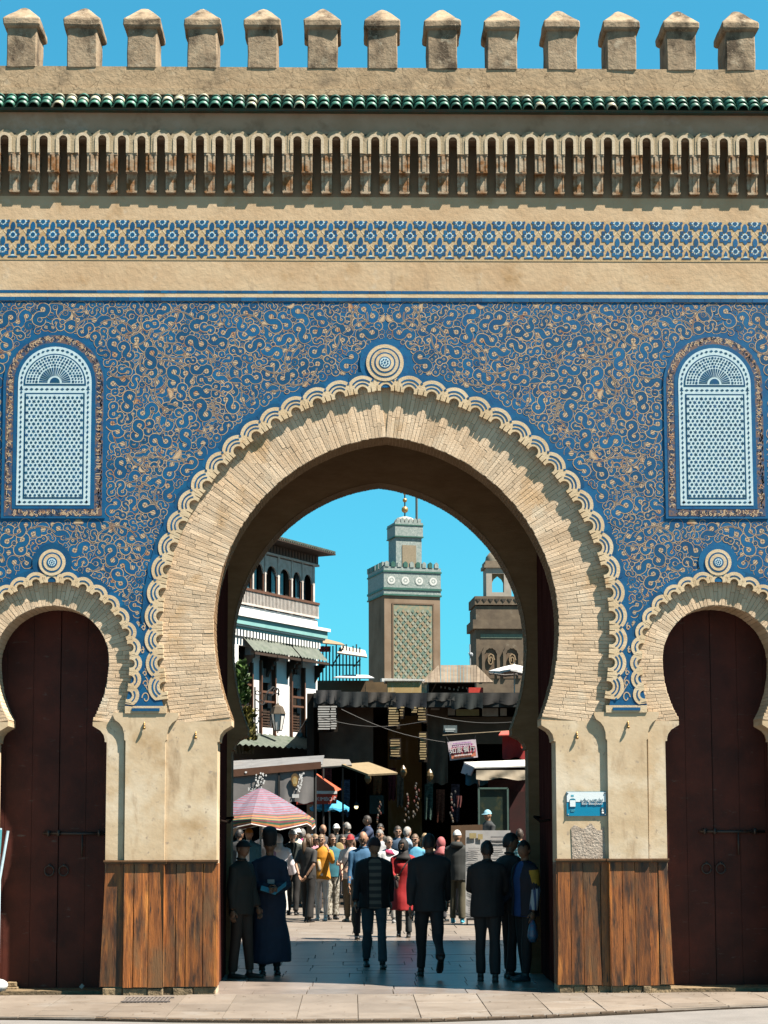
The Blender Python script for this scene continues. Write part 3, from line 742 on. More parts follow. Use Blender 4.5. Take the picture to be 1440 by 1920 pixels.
fm = MB(); fm.prism([(-.017, .02), (.017, .02), (.020, .045), (0, .085), (-.020, .045)], -.0075, 0, 0); fm.prism([(-.03, .0), (.03, .0), (.012, .017), (-.012, .017)], -.007, 0, 1); fm.prism([(-.055, -.02), (.055, -.02), (.055, -.003), (-.055, -.003)], -.0075, 0, 0)
fm_me = fm.mesh('flame_tile', [m_blue, m_white])
PIT = .2355; x0 = -3.002
rb = MB()
for k in range(-11, 38):
    x = x0+(k-.0)*PIT
    if abs(x) > XW-.1: continue
    jz = jg.uniform(-.003, .003)
    link('star_tile', st_me, G, (x, 0, 8.948+jz)); link('star_tile', st_me, G, (x+PIT/2, 0, 8.772+jz))
    link('star_tile', sh_me, G, (x+PIT/2, 0, 9.108)); link('flame_tile', fm_me, G, (x, 0, 8.690))
    for sgn in (1, -1):                           # raised pale ribbons weaving round the stars
        for ph in (0, 1):
            pts = [(x+sgn*(PIT/4+PIT/4*cos(pi*i/10+pi*ph))*1.0, 8.66+.352*(i/10)*.5+ph*.176+.02) for i in range(11)]
            rb.strip(pts, .016, -.0052-.0003*ph-(.0002 if sgn > 0 else 0), 0)
rb.obj('frieze_ribbon', m_scallop, G, kind='stuff')

# ---- cornice: arcade, brackets, eave tiles
AP = .2314; a0x = -3.128
zt, zl, zs_, hw = 10.15, 9.915, 10.075, .050
bay = MB(); h = AP/2
outer = [(h, zl), (h, zt-.02)]+[(.128*cos(t), zt-.085+.128*sin(t)) for t in [radians(28+124*i/14) for i in range(15)]]+[(-h, zt-.02), (-h, zl)]
inner = [(-hw, zl)]+[(-hw*cos(t), zs_+hw*sin(t)) for t in [pi*i/10 for i in range(11)]]+[(hw, zl)]
bay.prism(outer+inner, -.106, -.07, 0)
rim = [(-hw-.036, zl)]+[(-(hw+.036)*cos(t), zs_+(hw+.036)*sin(t)) for t in [pi*i/10 for i in range(11)]]+[(hw+.036, zl)]
bay.prism(rim+inner[::-1], -.113, -.085, 1)
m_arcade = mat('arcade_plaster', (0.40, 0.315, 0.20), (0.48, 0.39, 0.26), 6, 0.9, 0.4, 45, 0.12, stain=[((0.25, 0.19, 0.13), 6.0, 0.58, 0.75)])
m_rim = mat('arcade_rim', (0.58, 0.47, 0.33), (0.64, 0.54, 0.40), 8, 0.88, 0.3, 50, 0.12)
bay_me = bay.mesh('arcade_bay', [m_arcade, m_rim])
br = MB(); Y9 = .20
br.box(-.066, .066, -.102, Y9, 9.895, 9.914)
br.box(-.063, .063, -.092, Y9, 9.70, 9.895); br.box(-.019, .019, -.104, -.08, 9.70, 9.893); br.box(-.060, -.042, -.098, -.08, 9.70, 9.893); br.box(.042, .060, -.098, -.08, 9.70, 9.893)
br.box(-.066, .066, -.100, Y9, 9.685, 9.70)
br.box(-.063, .063, -.034, Y9, 9.475, 9.685); br.box(-.019, .019, -.043, -.02, 9.475, 9.684); br.box(-.060, -.042, -.039, -.02, 9.475, 9.684); br.box(.042, .060, -.039, -.02, 9.475, 9.684)
br.prism([(-.065, 9.476), (.065, 9.476), (.057, 9.452), (-.057, 9.452)], -.046, .05)
br_me = br.mesh('bracket', m_bracket)
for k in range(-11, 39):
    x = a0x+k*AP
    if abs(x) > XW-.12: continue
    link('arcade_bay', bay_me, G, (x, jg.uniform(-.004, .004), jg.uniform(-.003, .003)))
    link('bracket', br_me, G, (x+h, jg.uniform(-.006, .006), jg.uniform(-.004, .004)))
b = MB(); b.box(-XW, XW, -.070, .3, 10.165, 10.42); b.box(-XW, XW, -.060, .3, 10.10, 10.165)
b.obj('cornice_band', mat('cornice_plaster', (.50, .345, .235), (.42, .28, .18), 2.5, .9, .3, 14, .1, stain=[((.30, .19, .12), 3, .55, .72), ((.56, .44, .34), 2, .58, .75)]), G)
# eave: boards, valley, three rows of barrel tiles
tl = MB(); TL, TR = .155, .0695
for (r0, mi) in ((TR, 0),):
    vs = []; n = 8
    for (yy, rr) in ((0, r0), (TL, r0*.86)):
        for k in range(n+1):
            a = pi*k/n; vs.append((rr*cos(a), yy, rr*sin(a)*.95))
        for k in range(n+1):
            a = pi*k/n; vs.append(((rr-.013)*cos(a), yy, (rr-.013)*sin(a)*.95))
    c = n+1; fs = []
    for k in range(n):
        fs += [(k, k+1, 2*c+k+1, 2*c+k), (c+k+1, c+k, 3*c+k, 3*c+k+1), (k+1, k, c+k, c+k+1)]
    fs += [(0, 2*c, 3*c, c), (n, c+n, 3*c+n, 2*c+n)]
    tl.add(vs, fs)
tile_me = tl.mesh('roof_tile', m_green_tile, True); tile_pale = tl.mesh('roof_tile', m_pale_tile, True)
sl_ = radians(40); ex0, TP = -4.60, .1432
for k in range(-7, 75):
    x = ex0+k*TP
    if abs(x) > XW: continue
    pale_p = .5 if -3.9 < x < -.6 else .04
    for rw in range(3):
        y = -.165+rw*.066; z = 10.445+rw*.078
        pale = jg.random() < pale_p*(.4+.4*rw)
        o = link('roof_tile', tile_pale if pale else tile_me, G, (x+jg.uniform(-.004, .004), y+jg.uniform(-.006, .006), z+jg.uniform(-.003, .003)))
        o.rotation_euler = (sl_+jg.uniform(-.04, .04), 0, jg.uniform(-.05, .05))
b = MB(); b.prism([(-XW, 0), (XW, 0), (XW, .012), (-XW, .012)], 0, .34, T=Matrix.Translation((0, -.155, 10.432)) @ Matrix.Rotation(radians(41), 4, 'X'))
b.box(-XW, XW, -.15, -.01, 10.421, 10.434); b.obj('eave_board', m_dark_tile, G)
b = MB(); b.prism([(-XW, 10.66), (XW, 10.66), (XW, 10.74), (-XW, 10.74)], -.05, 0.0, T=None); b.obj('eave_flashing', m_parapet, G)

# ---- merlons
mn = MB(); mw = .178
mn.box(-mw, mw, -.022, .44, 11.0, 11.53)
cp = MB(); cw = .222; y0, y1 = -.06, .48
cp.add([(-cw+.035, y0+.035, 11.485), (cw-.035, y0+.035, 11.485), (cw-.035, y1-.035, 11.485), (-cw+.035, y1-.035, 11.485),
        (-cw, y0, 11.515), (cw, y0, 11.515), (cw, y1, 11.515), (-cw, y1, 11.515), (-cw, y0, 11.60), (cw, y0, 11.60), (cw, y1, 11.60), (-cw, y1, 11.60),
        (-.045, .165, 11.825), (.045, .165, 11.825), (.045, .255, 11.825), (-.045, .255, 11.825), (0, .21, 11.855)],
       [(3, 2, 1, 0)]+[(l+i, l+(i+1) % 4, l+4+(i+1) % 4, l+4+i) for l in (0, 4, 8) for i in range(4)]+[(12+i, 12+(i+1) % 4, 16) for i in range(4)])
def rough(mb, amt, sub, seed):
    bm = bmesh.new(); me = mb.mesh('t', m_merlon); bm.from_mesh(me)
    bmesh.ops.bevel(bm, geom=bm.edges[:], offset=.012, segments=1, affect='EDGES')
    bmesh.ops.subdivide_edges(bm, edges=[e for e in bm.edges if e.calc_length() > .08], cuts=sub, use_grid_fill=True)
    for v in bm.verts:
        n = mnoise.noise_vector(v.co*5+Vector((seed*7.1, 0, 0)))+mnoise.noise_vector(v.co*14+Vector((seed*3.3, 2, 0)))*.4
        v.co += n*amt
    bm.to_mesh(me); bm.free(); return me
for i in range(-1, 14):
    x = -4.352+i*.7206; seed = i+3
    o = link('merlon', rough(mn, .008, 2, seed), G, (x, 0, 0)); c = link('merlon_cap', rough(cp, .013, 2, seed+40), o)

# ---- timber cladding, base stones, door leaves
def planks(x0, x1, y, s, zt=1.535, zb=.142, flare=(0, 0)):
    x = x0
    while x < x1-.03:
        w = jg.choice([.11, .145, .17, .2]); e = min(x+w, x1)
        if x1-e < .06: e = x1
        a = jg.uniform(.0025, .006); yy = y-jg.uniform(.020, .028); dy = .03
        f0 = -flare[0] if x == x0 else 0; f1 = flare[1] if e == x1 else 0
        zb_ = zb+jg.uniform(-.008, .006)
        v = [(x+a+f0, yy-dy, zb_), (e-a+f1, yy-dy, zb_), (e-a, yy, zt), (x+a, yy, zt)]; bk = [(p[0], y+.002, p[2]) for p in v]
        if s < 0: v = [(-p[0], p[1], p[2]) for p in v[::-1]]; bk = [(-p[0], p[1], p[2]) for p in bk[::-1]]
        mb = MB(); mb.add(v+bk, [(0, 1, 2, 3), (4, 7, 6, 5), (0, 4, 5, 1), (1, 5, 6, 2), (2, 6, 7, 3), (3, 7, 4, 0)]); mb.obj('plank', m_wood, G)
        x = e
m_bk = mat('gap_dark', (.02, .012, .008), None, rough=.95, spec=0)
def backing(x0, x1, y, s):
    X0, X1 = (x0, x1) if s > 0 else (-x1, -x0)
    mb = MB(); mb.box(X0+.004, X1-.004, y-.010, y+.001, .15, 1.53); mb.obj('backing_board', m_bk, G)
def stones(x0, x1, y, s):
    x = x0
    while x < x1-.04:
        w = jg.uniform(.13, .26); e = min(x+w, x1)
        if x1-e < .08: e = x1
        yy = y-.03-jg.uniform(0, .025); a = .004
        X0, X1 = (x+a, e-a) if s > 0 else (-e+a, -x-a)
        mb = MB(); mb.box(X0, X1, yy, y+.02, .03, .140+jg.uniform(-.012, 0))
        o = link('base_stone', rough_small(mb), G); x = e
def rough_small(mb):
    bm = bmesh.new(); me = mb.mesh('base_stone', m_stone); bm.from_mesh(me)
    bmesh.ops.bevel(bm, geom=bm.edges[:], offset=.008, segments=1, affect='EDGES')
    for v in bm.verts: v.co += mnoise.noise_vector(v.co*9)*.006
    bm.to_mesh(me); bm.free(); return me
for s in (-1, 1):
    planks(JX+.0, 2.557, FY, s, flare=(.02, 0)); planks(2.557, 3.015, 0.0, s); planks(3.015, 3.234, FY, s, flare=(0, .05))
    mb = MB(); xs_ = (2.5495, 2.556) if s > 0 else (-2.556, -2.5495); mb.box(xs_[0], xs_[1], -.052, FY, .145, 1.534); mb.obj('corner_strip', m_wood, G)
    backing(JX, 2.557, FY-.007, s); backing(2.557, 3.015, -.003, s); backing(3.02, 3.234, FY-.009, s)
    planks(SCX+SJ, 4.80, FY, s); planks(4.80, XW, 0.0, s)
    stones(JX+.0, 2.557, FY, s); stones(2.557, 3.015, 0, s); stones(3.015, 3.25, FY, s); stones(SCX+SJ, 4.8, FY, s); stones(4.8, XW, 0, s)
    # return of the cladding on the jamb, and the moulded rail on top
    mb = MB(); mb.box(s*(JX-.022), s*(JX+.002), FY-.02, .30, .142, 1.533) if s > 0 else mb.box(-JX-.002, -JX+.022, FY-.02, .30, .142, 1.533); mb.obj('plank', m_wood, G)
    rl = MB()
    for (xa, xb, yy) in ((JX-.02, 2.557, FY), (2.53, 3.04, 0.0), (3.015, 3.245, FY), (SCX+SJ-.01, 4.8, FY), (4.78, XW, 0)):
        xa_, xb_ = (xa, xb) if s > 0 else (-xb, -xa)
        rl.box(xa_, xb_, yy-.050, yy, 1.536, 1.556); rl.box(xa_-.006, xb_+.006, yy-.062, yy, 1.556, 1.576)
    rl.obj('rail', mat('rail_wood', (0.16, 0.075, 0.028), (0.10, 0.05, 0.02), 8, 0.6, 0.3, 30, 0.25), G)
    # door of the small arch: two leaves, a bar, a hasp, two ring handles
    DY = .62
    for k, (xa, xb) in enumerate(((-.95, .0), (.006, .95))):
        d = MB(); xa2, xb2 = s*SCX+xa+.01, s*SCX+xb+.01; yk = DY+(.012 if k else 0); nb = 3
        for i in range(nb): d.box(xa2+(xb2-xa2)*i/nb+.002, xa2+(xb2-xa2)*(i+1)/nb-.002, yk, DY+.07, .075, 4.9)
        d.box(xa2, xb2, yk+.012, DY+.06, .08, 4.89)
        leaf = d.obj('door_leaf', m_door, G)
        rg = MB(); cxr = s*SCX+(-.085 if k == 0 else .085); rg.tube([(cxr+.055*cos(t), DY-.02, 1.44+.06*sin(t)) for t in [2*pi*i/14 for i in range(15)]], .010, 6)
        rg.ball((cxr, DY-.01, 1.50), .022, 8, 5); rg.obj('ring_handle', m_iron, leaf, True)
        if k == 1:
            bo = MB(); bo.tube([(s*SCX-.16, DY-.025, 1.88), (s*SCX+.62, DY-.022, 1.872)], .017, 8)
            for q in (-.10, .02, .5): bo.box(s*SCX+q-.016, s*SCX+q+.016, DY-.05, DY, 1.845, 1.915)
            bo.tube([(s*SCX+.30, DY-.026, 1.87), (s*SCX+.30, DY-.03, 1.60)], .012, 6); bo.obj('bolt', m_iron, leaf, True)
    # recess floor and side cheeks
    mb = MB(); mb.box(s*SCX-.66, s*SCX+.66, 0.25, .75, .0, .075); mb.obj('door_sill', m_stone, G)
    # great door leaf folded back against the passage wall
    mb = MB(); xw = s*2.02
    for k in range(9):
        ya, yb = .56+k*.205, .56+(k+1)*.205-.006; mb.box(min(xw, xw+s*.09), max(xw, xw+s*.09), ya, yb, .07, 6.6)
    leaf = mb.obj('great_door_leaf', m_door2, G)
    hd = MB()
    hd.tube([(xw-s*.02, 2.2, 2.05), (xw-s*.11, 2.0, 2.06), (xw-s*.11, 1.3, 2.0), (xw-s*.02, 1.1, 2.02)], .016, 8); hd.obj('pull_bar', mat('old_iron', (.02, .014, .012), None, rough=.95, spec=0.0), leaf)
# brass hooks on the capitals
for (x, z, y) in ((-2.80, 3.10, 0), (2.80, 3.10, 0), (-2.21, 2.99, FY), (2.21, 2.98, FY)):
    mb = MB(); mb.box(x-.006, x+.006, y-.02, y+.001, z+.01, z+.06); mb.ball((x, y-.03, z-.01), .018, 8, 6); mb.tube([(x, y-.015, z+.04), (x, y-.035, z+.01)], .007, 6); mb.obj('brass_hook', m_brass, G, True)
# town wall carrying on to the right and left of the gate, tall and plain
for (xa, xb, nm) in ((XW, 27.0, 'right'), (-20.0, -XW, 'left')):
    mb = MB(); mb.box(xa, xb, 0.10, 2.4, -.03, 10.6)
    x = xa+.3
    tw = mb.obj('town_wall', m_plaster); tag(tw, 'plain plastered town wall running on from the %s end of the gate' % nm, 'wall')
    k = 0
    while x+.4 < xb and k < 30:
        mm = MB(); mm.box(x, x+.36, .12, .55, 10.59, 11.2); mm.obj('merlon', m_merlon, tw); x += .72; k += 1
# ------------------------------------------------------------ behind the gate
K1 = lambda c, r=.8, **k: plain(c, r, **k)
m_ww = mat('whitewash', (0.80, 0.80, 0.80), (0.74, 0.74, 0.74), 2, 0.9, 0.2, 12, 0.2, stain=[((0.62, 0.60, 0.56), 1.5, 0.62, 0.8, (2, 2, .5))])
m_tealp = mat('teal_paint', (0.16, 0.36, 0.36), (0.22, 0.44, 0.43), 3, 0.6, 0.1, 20, 0.3)
m_dkwood = mat('dark_wood', (0.055, 0.030, 0.018), (0.035, 0.020, 0.013), 4, 0.7, 0.3, 20, 0.25, stretch=(4, 4, 1))
m_redwood = mat('red_brown_wood', (0.13, 0.060, 0.035), (0.10, 0.045, 0.025), 4, 0.6, 0.2, 20, 0.25)
m_rail_w = mat('weathered_rail', (0.62, 0.58, 0.54), (0.48, 0.42, 0.38), 6, 0.8, 0.2, 30, 0.2)
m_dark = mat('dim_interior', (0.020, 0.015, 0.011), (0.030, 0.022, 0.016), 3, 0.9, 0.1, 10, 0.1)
m_grtile = mat('grey_green_tile', (0.07, 0.09, 0.075), (0.12, 0.14, 0.115), 5, 0.7, 0.3, 20, 0.25, stain=[((0.05, 0.08, 0.05), 4, .55, .7)])
m_glass = mat('window_glass', (0.05, 0.10, 0.13), (0.08, 0.14, 0.17), 3, 0.08, 0, 1, 0.6)
# unseen house behind the gate, added and sized to throw shade over the street
mb = MB(); mb.box(2.62, 10, 2.96, 6.25, -.03, 8.3); h = mb.obj('shade_house', m_plaster); tag(h, 'plain ochre house added unseen behind the gate to shade the street', 'house')
mb = MB(); mb.box(2.52, 10.1, 2.95, 6.32, 8.3, 8.45); mb.obj('roof_edge', m_parapet, h)

# ---- white cafe house, front turned to the right
P0 = at(595, 1400, 38.0); P0.z = 0.0; AX = Vector((.49, .872, 0)).normalized(); NN = Vector((AX.y, -AX.x, 0))
CAFE = thing('cafe_house', 'whitewashed terrace house with arched wooden loggia and teal cornice, seen left through the arch', 'house', P0, atan2(AX.y, AX.x))
def lx(u, v=1250): return (onpl(u, v, P0, NN)-P0).dot(AX)
def lz(u, v): return onpl(u, v, P0, NN).z
Zr = lambda v: lz(592, v)
zbal, zrail, zarch, zfr, zev = Zr(1162), Zr(1133), Zr(1078), Zr(1062), Zr(1043)
zcor0, zcor1 = Zr(1206), Zr(1184)
XL = -11.0
op = [(lx(447), lx(470), Zr(1352), Zr(1232)), (lx(487), lx(513), Zr(1372), Zr(1226)), (lx(544), lx(568), Zr(1376), Zr(1228))]
b = MB(); x = XL                                   # wall made of piers between the openings, panels above and below
for (a, c, z0, z1) in op:
    b.box(x, a, 0, .3, 0, zbal); b.box(a, c, 0.002, .3, 0, z0); b.box(a, c, .002, .3, z1, zbal); x = c
b.box(x, 0, 0, .3, 0, zbal); b.box(-.3, 0, .3, 6, 0, zbal); b.box(XL, -.3, 5.7, 6, 0, zbal)
b.obj('wall', m_ww, CAFE)
for (a, c, z0, z1) in op[0:]:
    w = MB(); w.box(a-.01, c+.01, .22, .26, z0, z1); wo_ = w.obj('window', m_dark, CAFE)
    f = MB(); q = .055
    for xx in (a-.03, c-.03): f.box(xx, xx+q, -.10, .05, z0-.35, z1-.5)
    f.obj('shutter_post', m_redwood, wo_)
    f = MB(); zz = z0+(z1-z0)*.42
    f.box(a, c, -.06, -.01, zz, zz+.07); f.box(a, c, -.06, -.01, zz-.30, zz-.24)
    f.obj('rail', m_redwood, wo_)
    f = MB(); f.box(a+.06, c-.04, .08, .12, zz+.35, zz+.8); f.obj('curtain', K1((0.40, 0.38, 0.37)), wo_)
    f = MB()
    for k in range(7): f.box(a+.02, c-.02, .10, .125, z0+.05+k*.09, z0+.10+k*.09)
    f.obj('louvre', m_dkwood, wo_, kind='stuff')
for j, (z0, z1, o, m) in enumerate(((zcor0, zcor0+.10, .14, m_tealp), (zcor0+.10, zcor0+.16, .20, m_ww), (zcor0+.16, zcor1, .26, m_tealp), (zcor1, zcor1+.10, .34, m_ww))):
    b = MB(); b.box(XL, o*.9, -o, .1, z0, z1); b.obj('cornice_course', m, CAFE)
b = MB(); n = 60; ztr = zcor0                      # corrugated white trim under the cornice
for k in range(n): b.box(XL+(0-XL)*k/n, XL+(0-XL)*(k+.55)/n, -.16, -.02, ztr-.20, ztr-.004)
b.obj('corrugated_trim', m_ww, CAFE, kind='stuff')
aw = [(lx(455), lx(505)), (lx(497), lx(541)), (lx(543), lx(593))]
for i, (a, c) in enumerate(aw):                    # tiled window hoods on carved brackets
    zt_, dn, ov = zcor0-.20, .46, .46
    b = MB(); n = 9
    for k in range(n):
        x0_, x1_ = a+(c-a)*k/n, a+(c-a)*(k+1)/n; xm = (x0_+x1_)/2
        for (xa, xb, za, zb_) in ((x0_, xm, 0, .05), (xm, x1_, .05, 0)):
            b.add([(xa, -.02-.02*i, zt_+za), (xb, -.02-.02*i, zt_+zb_), (xb, -ov-.02*i, zt_-dn+zb_), (xa, -ov-.02*i, zt_-dn+za)], [(3, 2, 1, 0)])
    hd = b.obj('window_hood', m_grtile, CAFE)
    b = MB(); b.box(a, c, -ov-.0-.02*i, -ov+.05, zt_-dn-.10, zt_-dn-.02); b.obj('fascia', m_dkwood, hd)
    for xx in (a+.06, c-.12):
        b = MB(); pr = [(0, 0), (-.38, 0), (-.38, -.08), (-.29, -.12), (-.29, -.22), (-.19, -.26), (-.19, -.36), (-.09, -.42), (0, -.60)]
        b.add([(xx, y, zt_-dn-.1+z) for y, z in pr]+[(xx+.07, y, zt_-dn-.1+z) for y, z in pr], [tuple(range(9)), tuple(range(17, 8, -1))]+[(k, k+9, (k+1) % 9+9, (k+1) % 9) for k in range(9)])
        b.obj('hood_bracket', m_dkwood, hd)
# loggia
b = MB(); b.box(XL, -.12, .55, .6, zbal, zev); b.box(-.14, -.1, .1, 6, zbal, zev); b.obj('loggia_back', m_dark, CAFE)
posts = [lx(u, 1100) for u in (448, 474, 497, 522, 547, 567, 588)]
for i, xx in enumerate(posts):
    wd = .11 if i in (3, 6) else .075
    b = MB(); b.box(xx-wd/2, xx+wd/2, -.02, .06, zbal, zfr); b.obj('post', m_rail_w, CAFE)
rx = posts+[]
for i, (xa, xb) in enumerate(zip(rx, rx[1:])):
    a, c = xa+.05, xb-.05; w = c-a; zs2 = zarch-.35
    arc_ = [(c-w*.08-(w*.42)*(1-cos(t)), zs2+.30*sin(t)) for t in [pi*k/10 for k in range(11)]]
    b = MB(); b.prism([(a, zfr-.04), (a, zs2), (a+w*.08, zs2)]+arc_[::-1][1:-1]+[(c-w*.08, zs2), (c, zs2), (c, zfr-.04)], 0.0, .05); ar_ = b.obj('arch_screen', m_rail_w, CAFE)
    b = MB(); b.box(a, c, .30, .31, zbal, zs2+.3); b.obj('pane', (m_glass if i in (1, 3, 5) else m_dark), ar_)
    b = MB(); b.box(a+.01, a+.05, .02, .07, zbal+.4, zs2+.05); b.box(c-.05, c-.01, .02, .07, zbal+.4, zs2+.05); b.obj('inner_frame', m_redwood, ar_, kind='stuff')
b = MB(); b.box(XL, 0.02, -.08, .02, zrail-.03, zrail+.05); b.obj('handrail', m_redwood, CAFE)
b = MB(); b.box(XL, .0, -.06, .0, zbal+.04, zbal+.1); b.obj('bottom_rail', m_rail_w, CAFE)
b = MB(); x = XL
while x < 0: b.box(x, x+.035, -.05, -.02, zbal+.1, zrail-.03); x += .085
b.obj('balusters', m_rail_w, CAFE, kind='stuff')
b = MB(); b.box(XL, .05, -.05, .1, zfr, zfr+.07); b.obj('lintel', m_rail_w, CAFE)
b = MB(); b.box(XL, .02, -.02, .2, zfr+.07, zev+.1); b.obj('frieze_board', m_dkwood, CAFE)
b = MB(); x = XL
while x < 0: b.box(x, x+.10, -.035, 0, zfr+.10, zev-.02); x += .19
b.obj('frieze_lattice', m_redwood, CAFE, kind='stuff')
b = MB()                                           # eaves
EX = .16; b.add([(XL, -.62, zev+.02), (EX, -.62, zev+.02), (EX, 6, zev+.02), (XL, 6, zev+.02), (XL, .4, zev+.34), (-.5, .4, zev+.34), (-.5, 5, zev+.34), (XL, 5, zev+.34), (XL, -.62, zev+.08), (EX, -.62, zev+.08), (EX, 6, zev+.08), (XL, 6, zev+.08)],
      [(3, 2, 1, 0), (0, 1, 9, 8), (1, 2, 10, 9), (8, 9, 5, 4), (9, 10, 6, 5), (4, 5, 6, 7)])
rf = b.obj('roof', m_dkwood, CAFE)
b = MB(); x = XL
while x < EX:
    b.tube([(x, -.64, zev+.10), (x, .3, zev+.33)], .055, 6); x += .14
b.obj('roof_tiles', m_grtile, rf, kind='stuff')
# low tiled awning over the ground floor, with its cables
za, zb_ = Zr(1386), Zr(1412)
b = MB(); n = 34
for k in range(n):
    xa = XL+(-XL+.1)*k/n; xb = XL+(-XL+.1)*(k+.5)/n; xc = XL+(-XL+.1)*(k+1)/n
    b.add([(xa, 0, za), (xb, 0, za+.06), (xb, -1.2, zb_+.06), (xa, -1.2, zb_)], [(3, 2, 1, 0)]); b.add([(xb, 0, za+.06), (xc, 0, za), (xc, -1.2, zb_), (xb, -1.2, zb_+.06)], [(3, 2, 1, 0)])
b.obj('low_awning', m_grtile, CAFE)
b = MB()
b.tube([(lx(470), -.08, Zr(1392)), (lx(520), -.10, Zr(1388)), (lx(572), -.10, Zr(1392)), (lx(594), -.08, Zr(1370)), (lx(592), -.06, Zr(1300))], .022, 5)
b.tube([(lx(545), -.10, Zr(1392)), (lx(596), -.2, Zr(1300))], .018, 5)
b.obj('cable', K1((.12, .11, .10)), CAFE)
# ground floor: dark shop front
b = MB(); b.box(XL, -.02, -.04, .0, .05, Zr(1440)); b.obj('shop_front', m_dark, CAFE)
# wrought-iron street lamp on the facade
def fpt(u, v, off): return onpl(u, v, P0+NN*off, NN)
lamp = thing('wall_lantern', 'black wrought iron lantern on a scrolled bracket against the white house', 'lantern', (0, 0, 0))
b = MB(); A = fpt(478, 1288, .25); B = fpt(478, 1385, .25); b.tube([A, B], .03, 6); b.obj('upright', m_black, lamp)
b = MB(); c = [fpt(478, 1310, .3), fpt(492, 1322, .5), fpt(500, 1300, .6), fpt(512, 1288, .7), fpt(522, 1292, .75), fpt(523, 1304, .75)]; b.tube(c, .026, 6)
for (u, v, r_) in ((483, 1298, 6), (506, 1298, 8), (517, 1295, 7), (490, 1316, 7), (482, 1330, 4)):
    b.tube([fpt(u+r_*cos(t)*(1-t/9), v+r_*sin(t)*(1-t/9), .55) for t in [k*.7 for k in range(10)]], .016, 5)
b.obj('scroll', m_black, lamp, kind='stuff')
L0 = fpt(521, 1340, .75); sc_ = .0176*58/58
b = MB(); b.lathe([(.02, .62), (.05, .56), (.16, .50), (.24, .30), (.25, .27)], 6); o = b.obj('lantern_cap', K1((.10, .075, .05)), lamp, loc=L0-Vector((0, 0, .25)))
b = MB(); b.lathe([(.215, .27), (.12, -.25)], 6); b.obj('lantern_glass', mat('lantern_glass', (.75, .76, .76), None, rough=.2, spec=.5), lamp, loc=L0-Vector((0, 0, .25)))
b = MB()
for k in range(6):
    a = pi*2*k/6; b.tube([(.225*cos(a), .225*sin(a), .27), (.125*cos(a), .125*sin(a), -.25)], .014, 5)
b.tube([(.125*cos(pi*2*k/6), .125*sin(pi*2*k/6), -.25) for k in range(7)], .016, 5); b.tube([(0, 0, .62), (0, 0, .95)], .015, 5); b.tube([(0, 0, -.25), (0, 0, -.34)], .02, 5)
b.obj('lantern_bars', m_black, lamp, loc=L0-Vector((0, 0, .25)), kind='stuff')
# shrubs on the house front, far left
def shrub(name, label, pts, n, size, col, seed, yoff=.55):
    t = thing(name, label, 'shrub', (0, 0, 0)); rr = random.Random(seed); m = MB(); ctr = []
    for (u, v, ru, rv) in pts:
        C = fpt(u, v, yoff); k = .0172
        for _ in range(n):
            a, ph, q = rr.uniform(0, 2*pi), rr.uniform(-1, 1), rr.random()**.4
            p = C+Vector((cos(a)*sqrt(1-ph*ph)*ru*k*q, sin(a)*sqrt(1-ph*ph)*ru*k*q, ph*rv*k*q))
            d = Vector((rr.uniform(-1, 1), rr.uniform(-1, 1), rr.uniform(.2, 1.4))).normalized()*size*rr.uniform(.6, 1.3); e = d.cross(Vector((rr.uniform(-1, 1), rr.uniform(-1, 1), .1))).normalized()*size*.3
            m.add([p, p+d*.5+e, p+d, p+d*.5-e], [(0, 1, 2, 3)], rr.choice((0, 0, 1)))
    m.obj('foliage', [mat('leaf', col, tuple(c*.5 for c in col), 6, .6, 0, 1, .3), mat('leaf_dark', tuple(c*.45 for c in col), tuple(c*.3 for c in col), 6, .6, 0, 1, .3)], t, kind='stuff')
    m = MB(); m.tube([fpt(pts[-1][0], pts[-1][1]+pts[-1][3], yoff), fpt(pts[0][0], pts[0][1], yoff)], .04, 6); m.obj('stem', m_dkwood, t)
shrub('cypress_shrub', 'narrow dark green conifer at the left jamb, upper of two shrubs', [(452, 1268, 10, 26), (449, 1292, 11, 26), (455, 1305, 9, 18)], 420, .20, (.07, .14, .02), 5)
shrub('hanging_shrub', 'yellowing bushy shrub hanging below the conifer by the white house', [(464, 1345, 9, 16), (462, 1368, 12, 20), (468, 1390, 9, 16), (455, 1395, 8, 14)], 330, .19, (.16, .14, .02), 6)
b = MB()
for k in range(6): b.tube([fpt(443+k*6, 1412, .5), fpt(440+k*7, 1388+k % 3*4, .7)], .05, 5)
tag(b.obj('aloe_leaves', K1((.45, .50, .42))), 'pale spiky leaves below the hanging shrub', 'plant')

# ---- cafe canopy with banners, parasols
def quad(b, p, th=.03, mi=0):
    p = [Vector(q) for q in p]; n = (p[1]-p[0]).cross(p[3]-p[0]).normalized()*th
    b.add([q for q in p]+[q+n for q in p], [(0, 1, 2, 3), (7, 6, 5, 4), (0, 4, 5, 1), (1, 5, 6, 2), (2, 6, 7, 3), (3, 7, 4, 0)], mi)
YC = 22.0
can = thing('cafe_canopy', 'sheet metal cafe canopy with red brown fascia and two grey banners', 'canopy', (0, 0, 0))
m_sheet = mat('sheet_metal', (.22, .215, .215), (.15, .145, .145), 3, .6, .2, 15, .3, stain=[((.22, .18, .15), 2.5, .58, .75)])
for (ua, ub, va, vb) in ((400, 470, 1441, 1446), (468, 530, 1438, 1442), (528, 604, 1433, 1438)):
    b = MB(); quad(b, [at(ua, vb, YC), at(ub, va, YC), at(ub+4, va-17, YC+2.2), at(ua, vb-17, YC+2.2)], -.02); b.obj('roof_sheet', m_sheet, can)
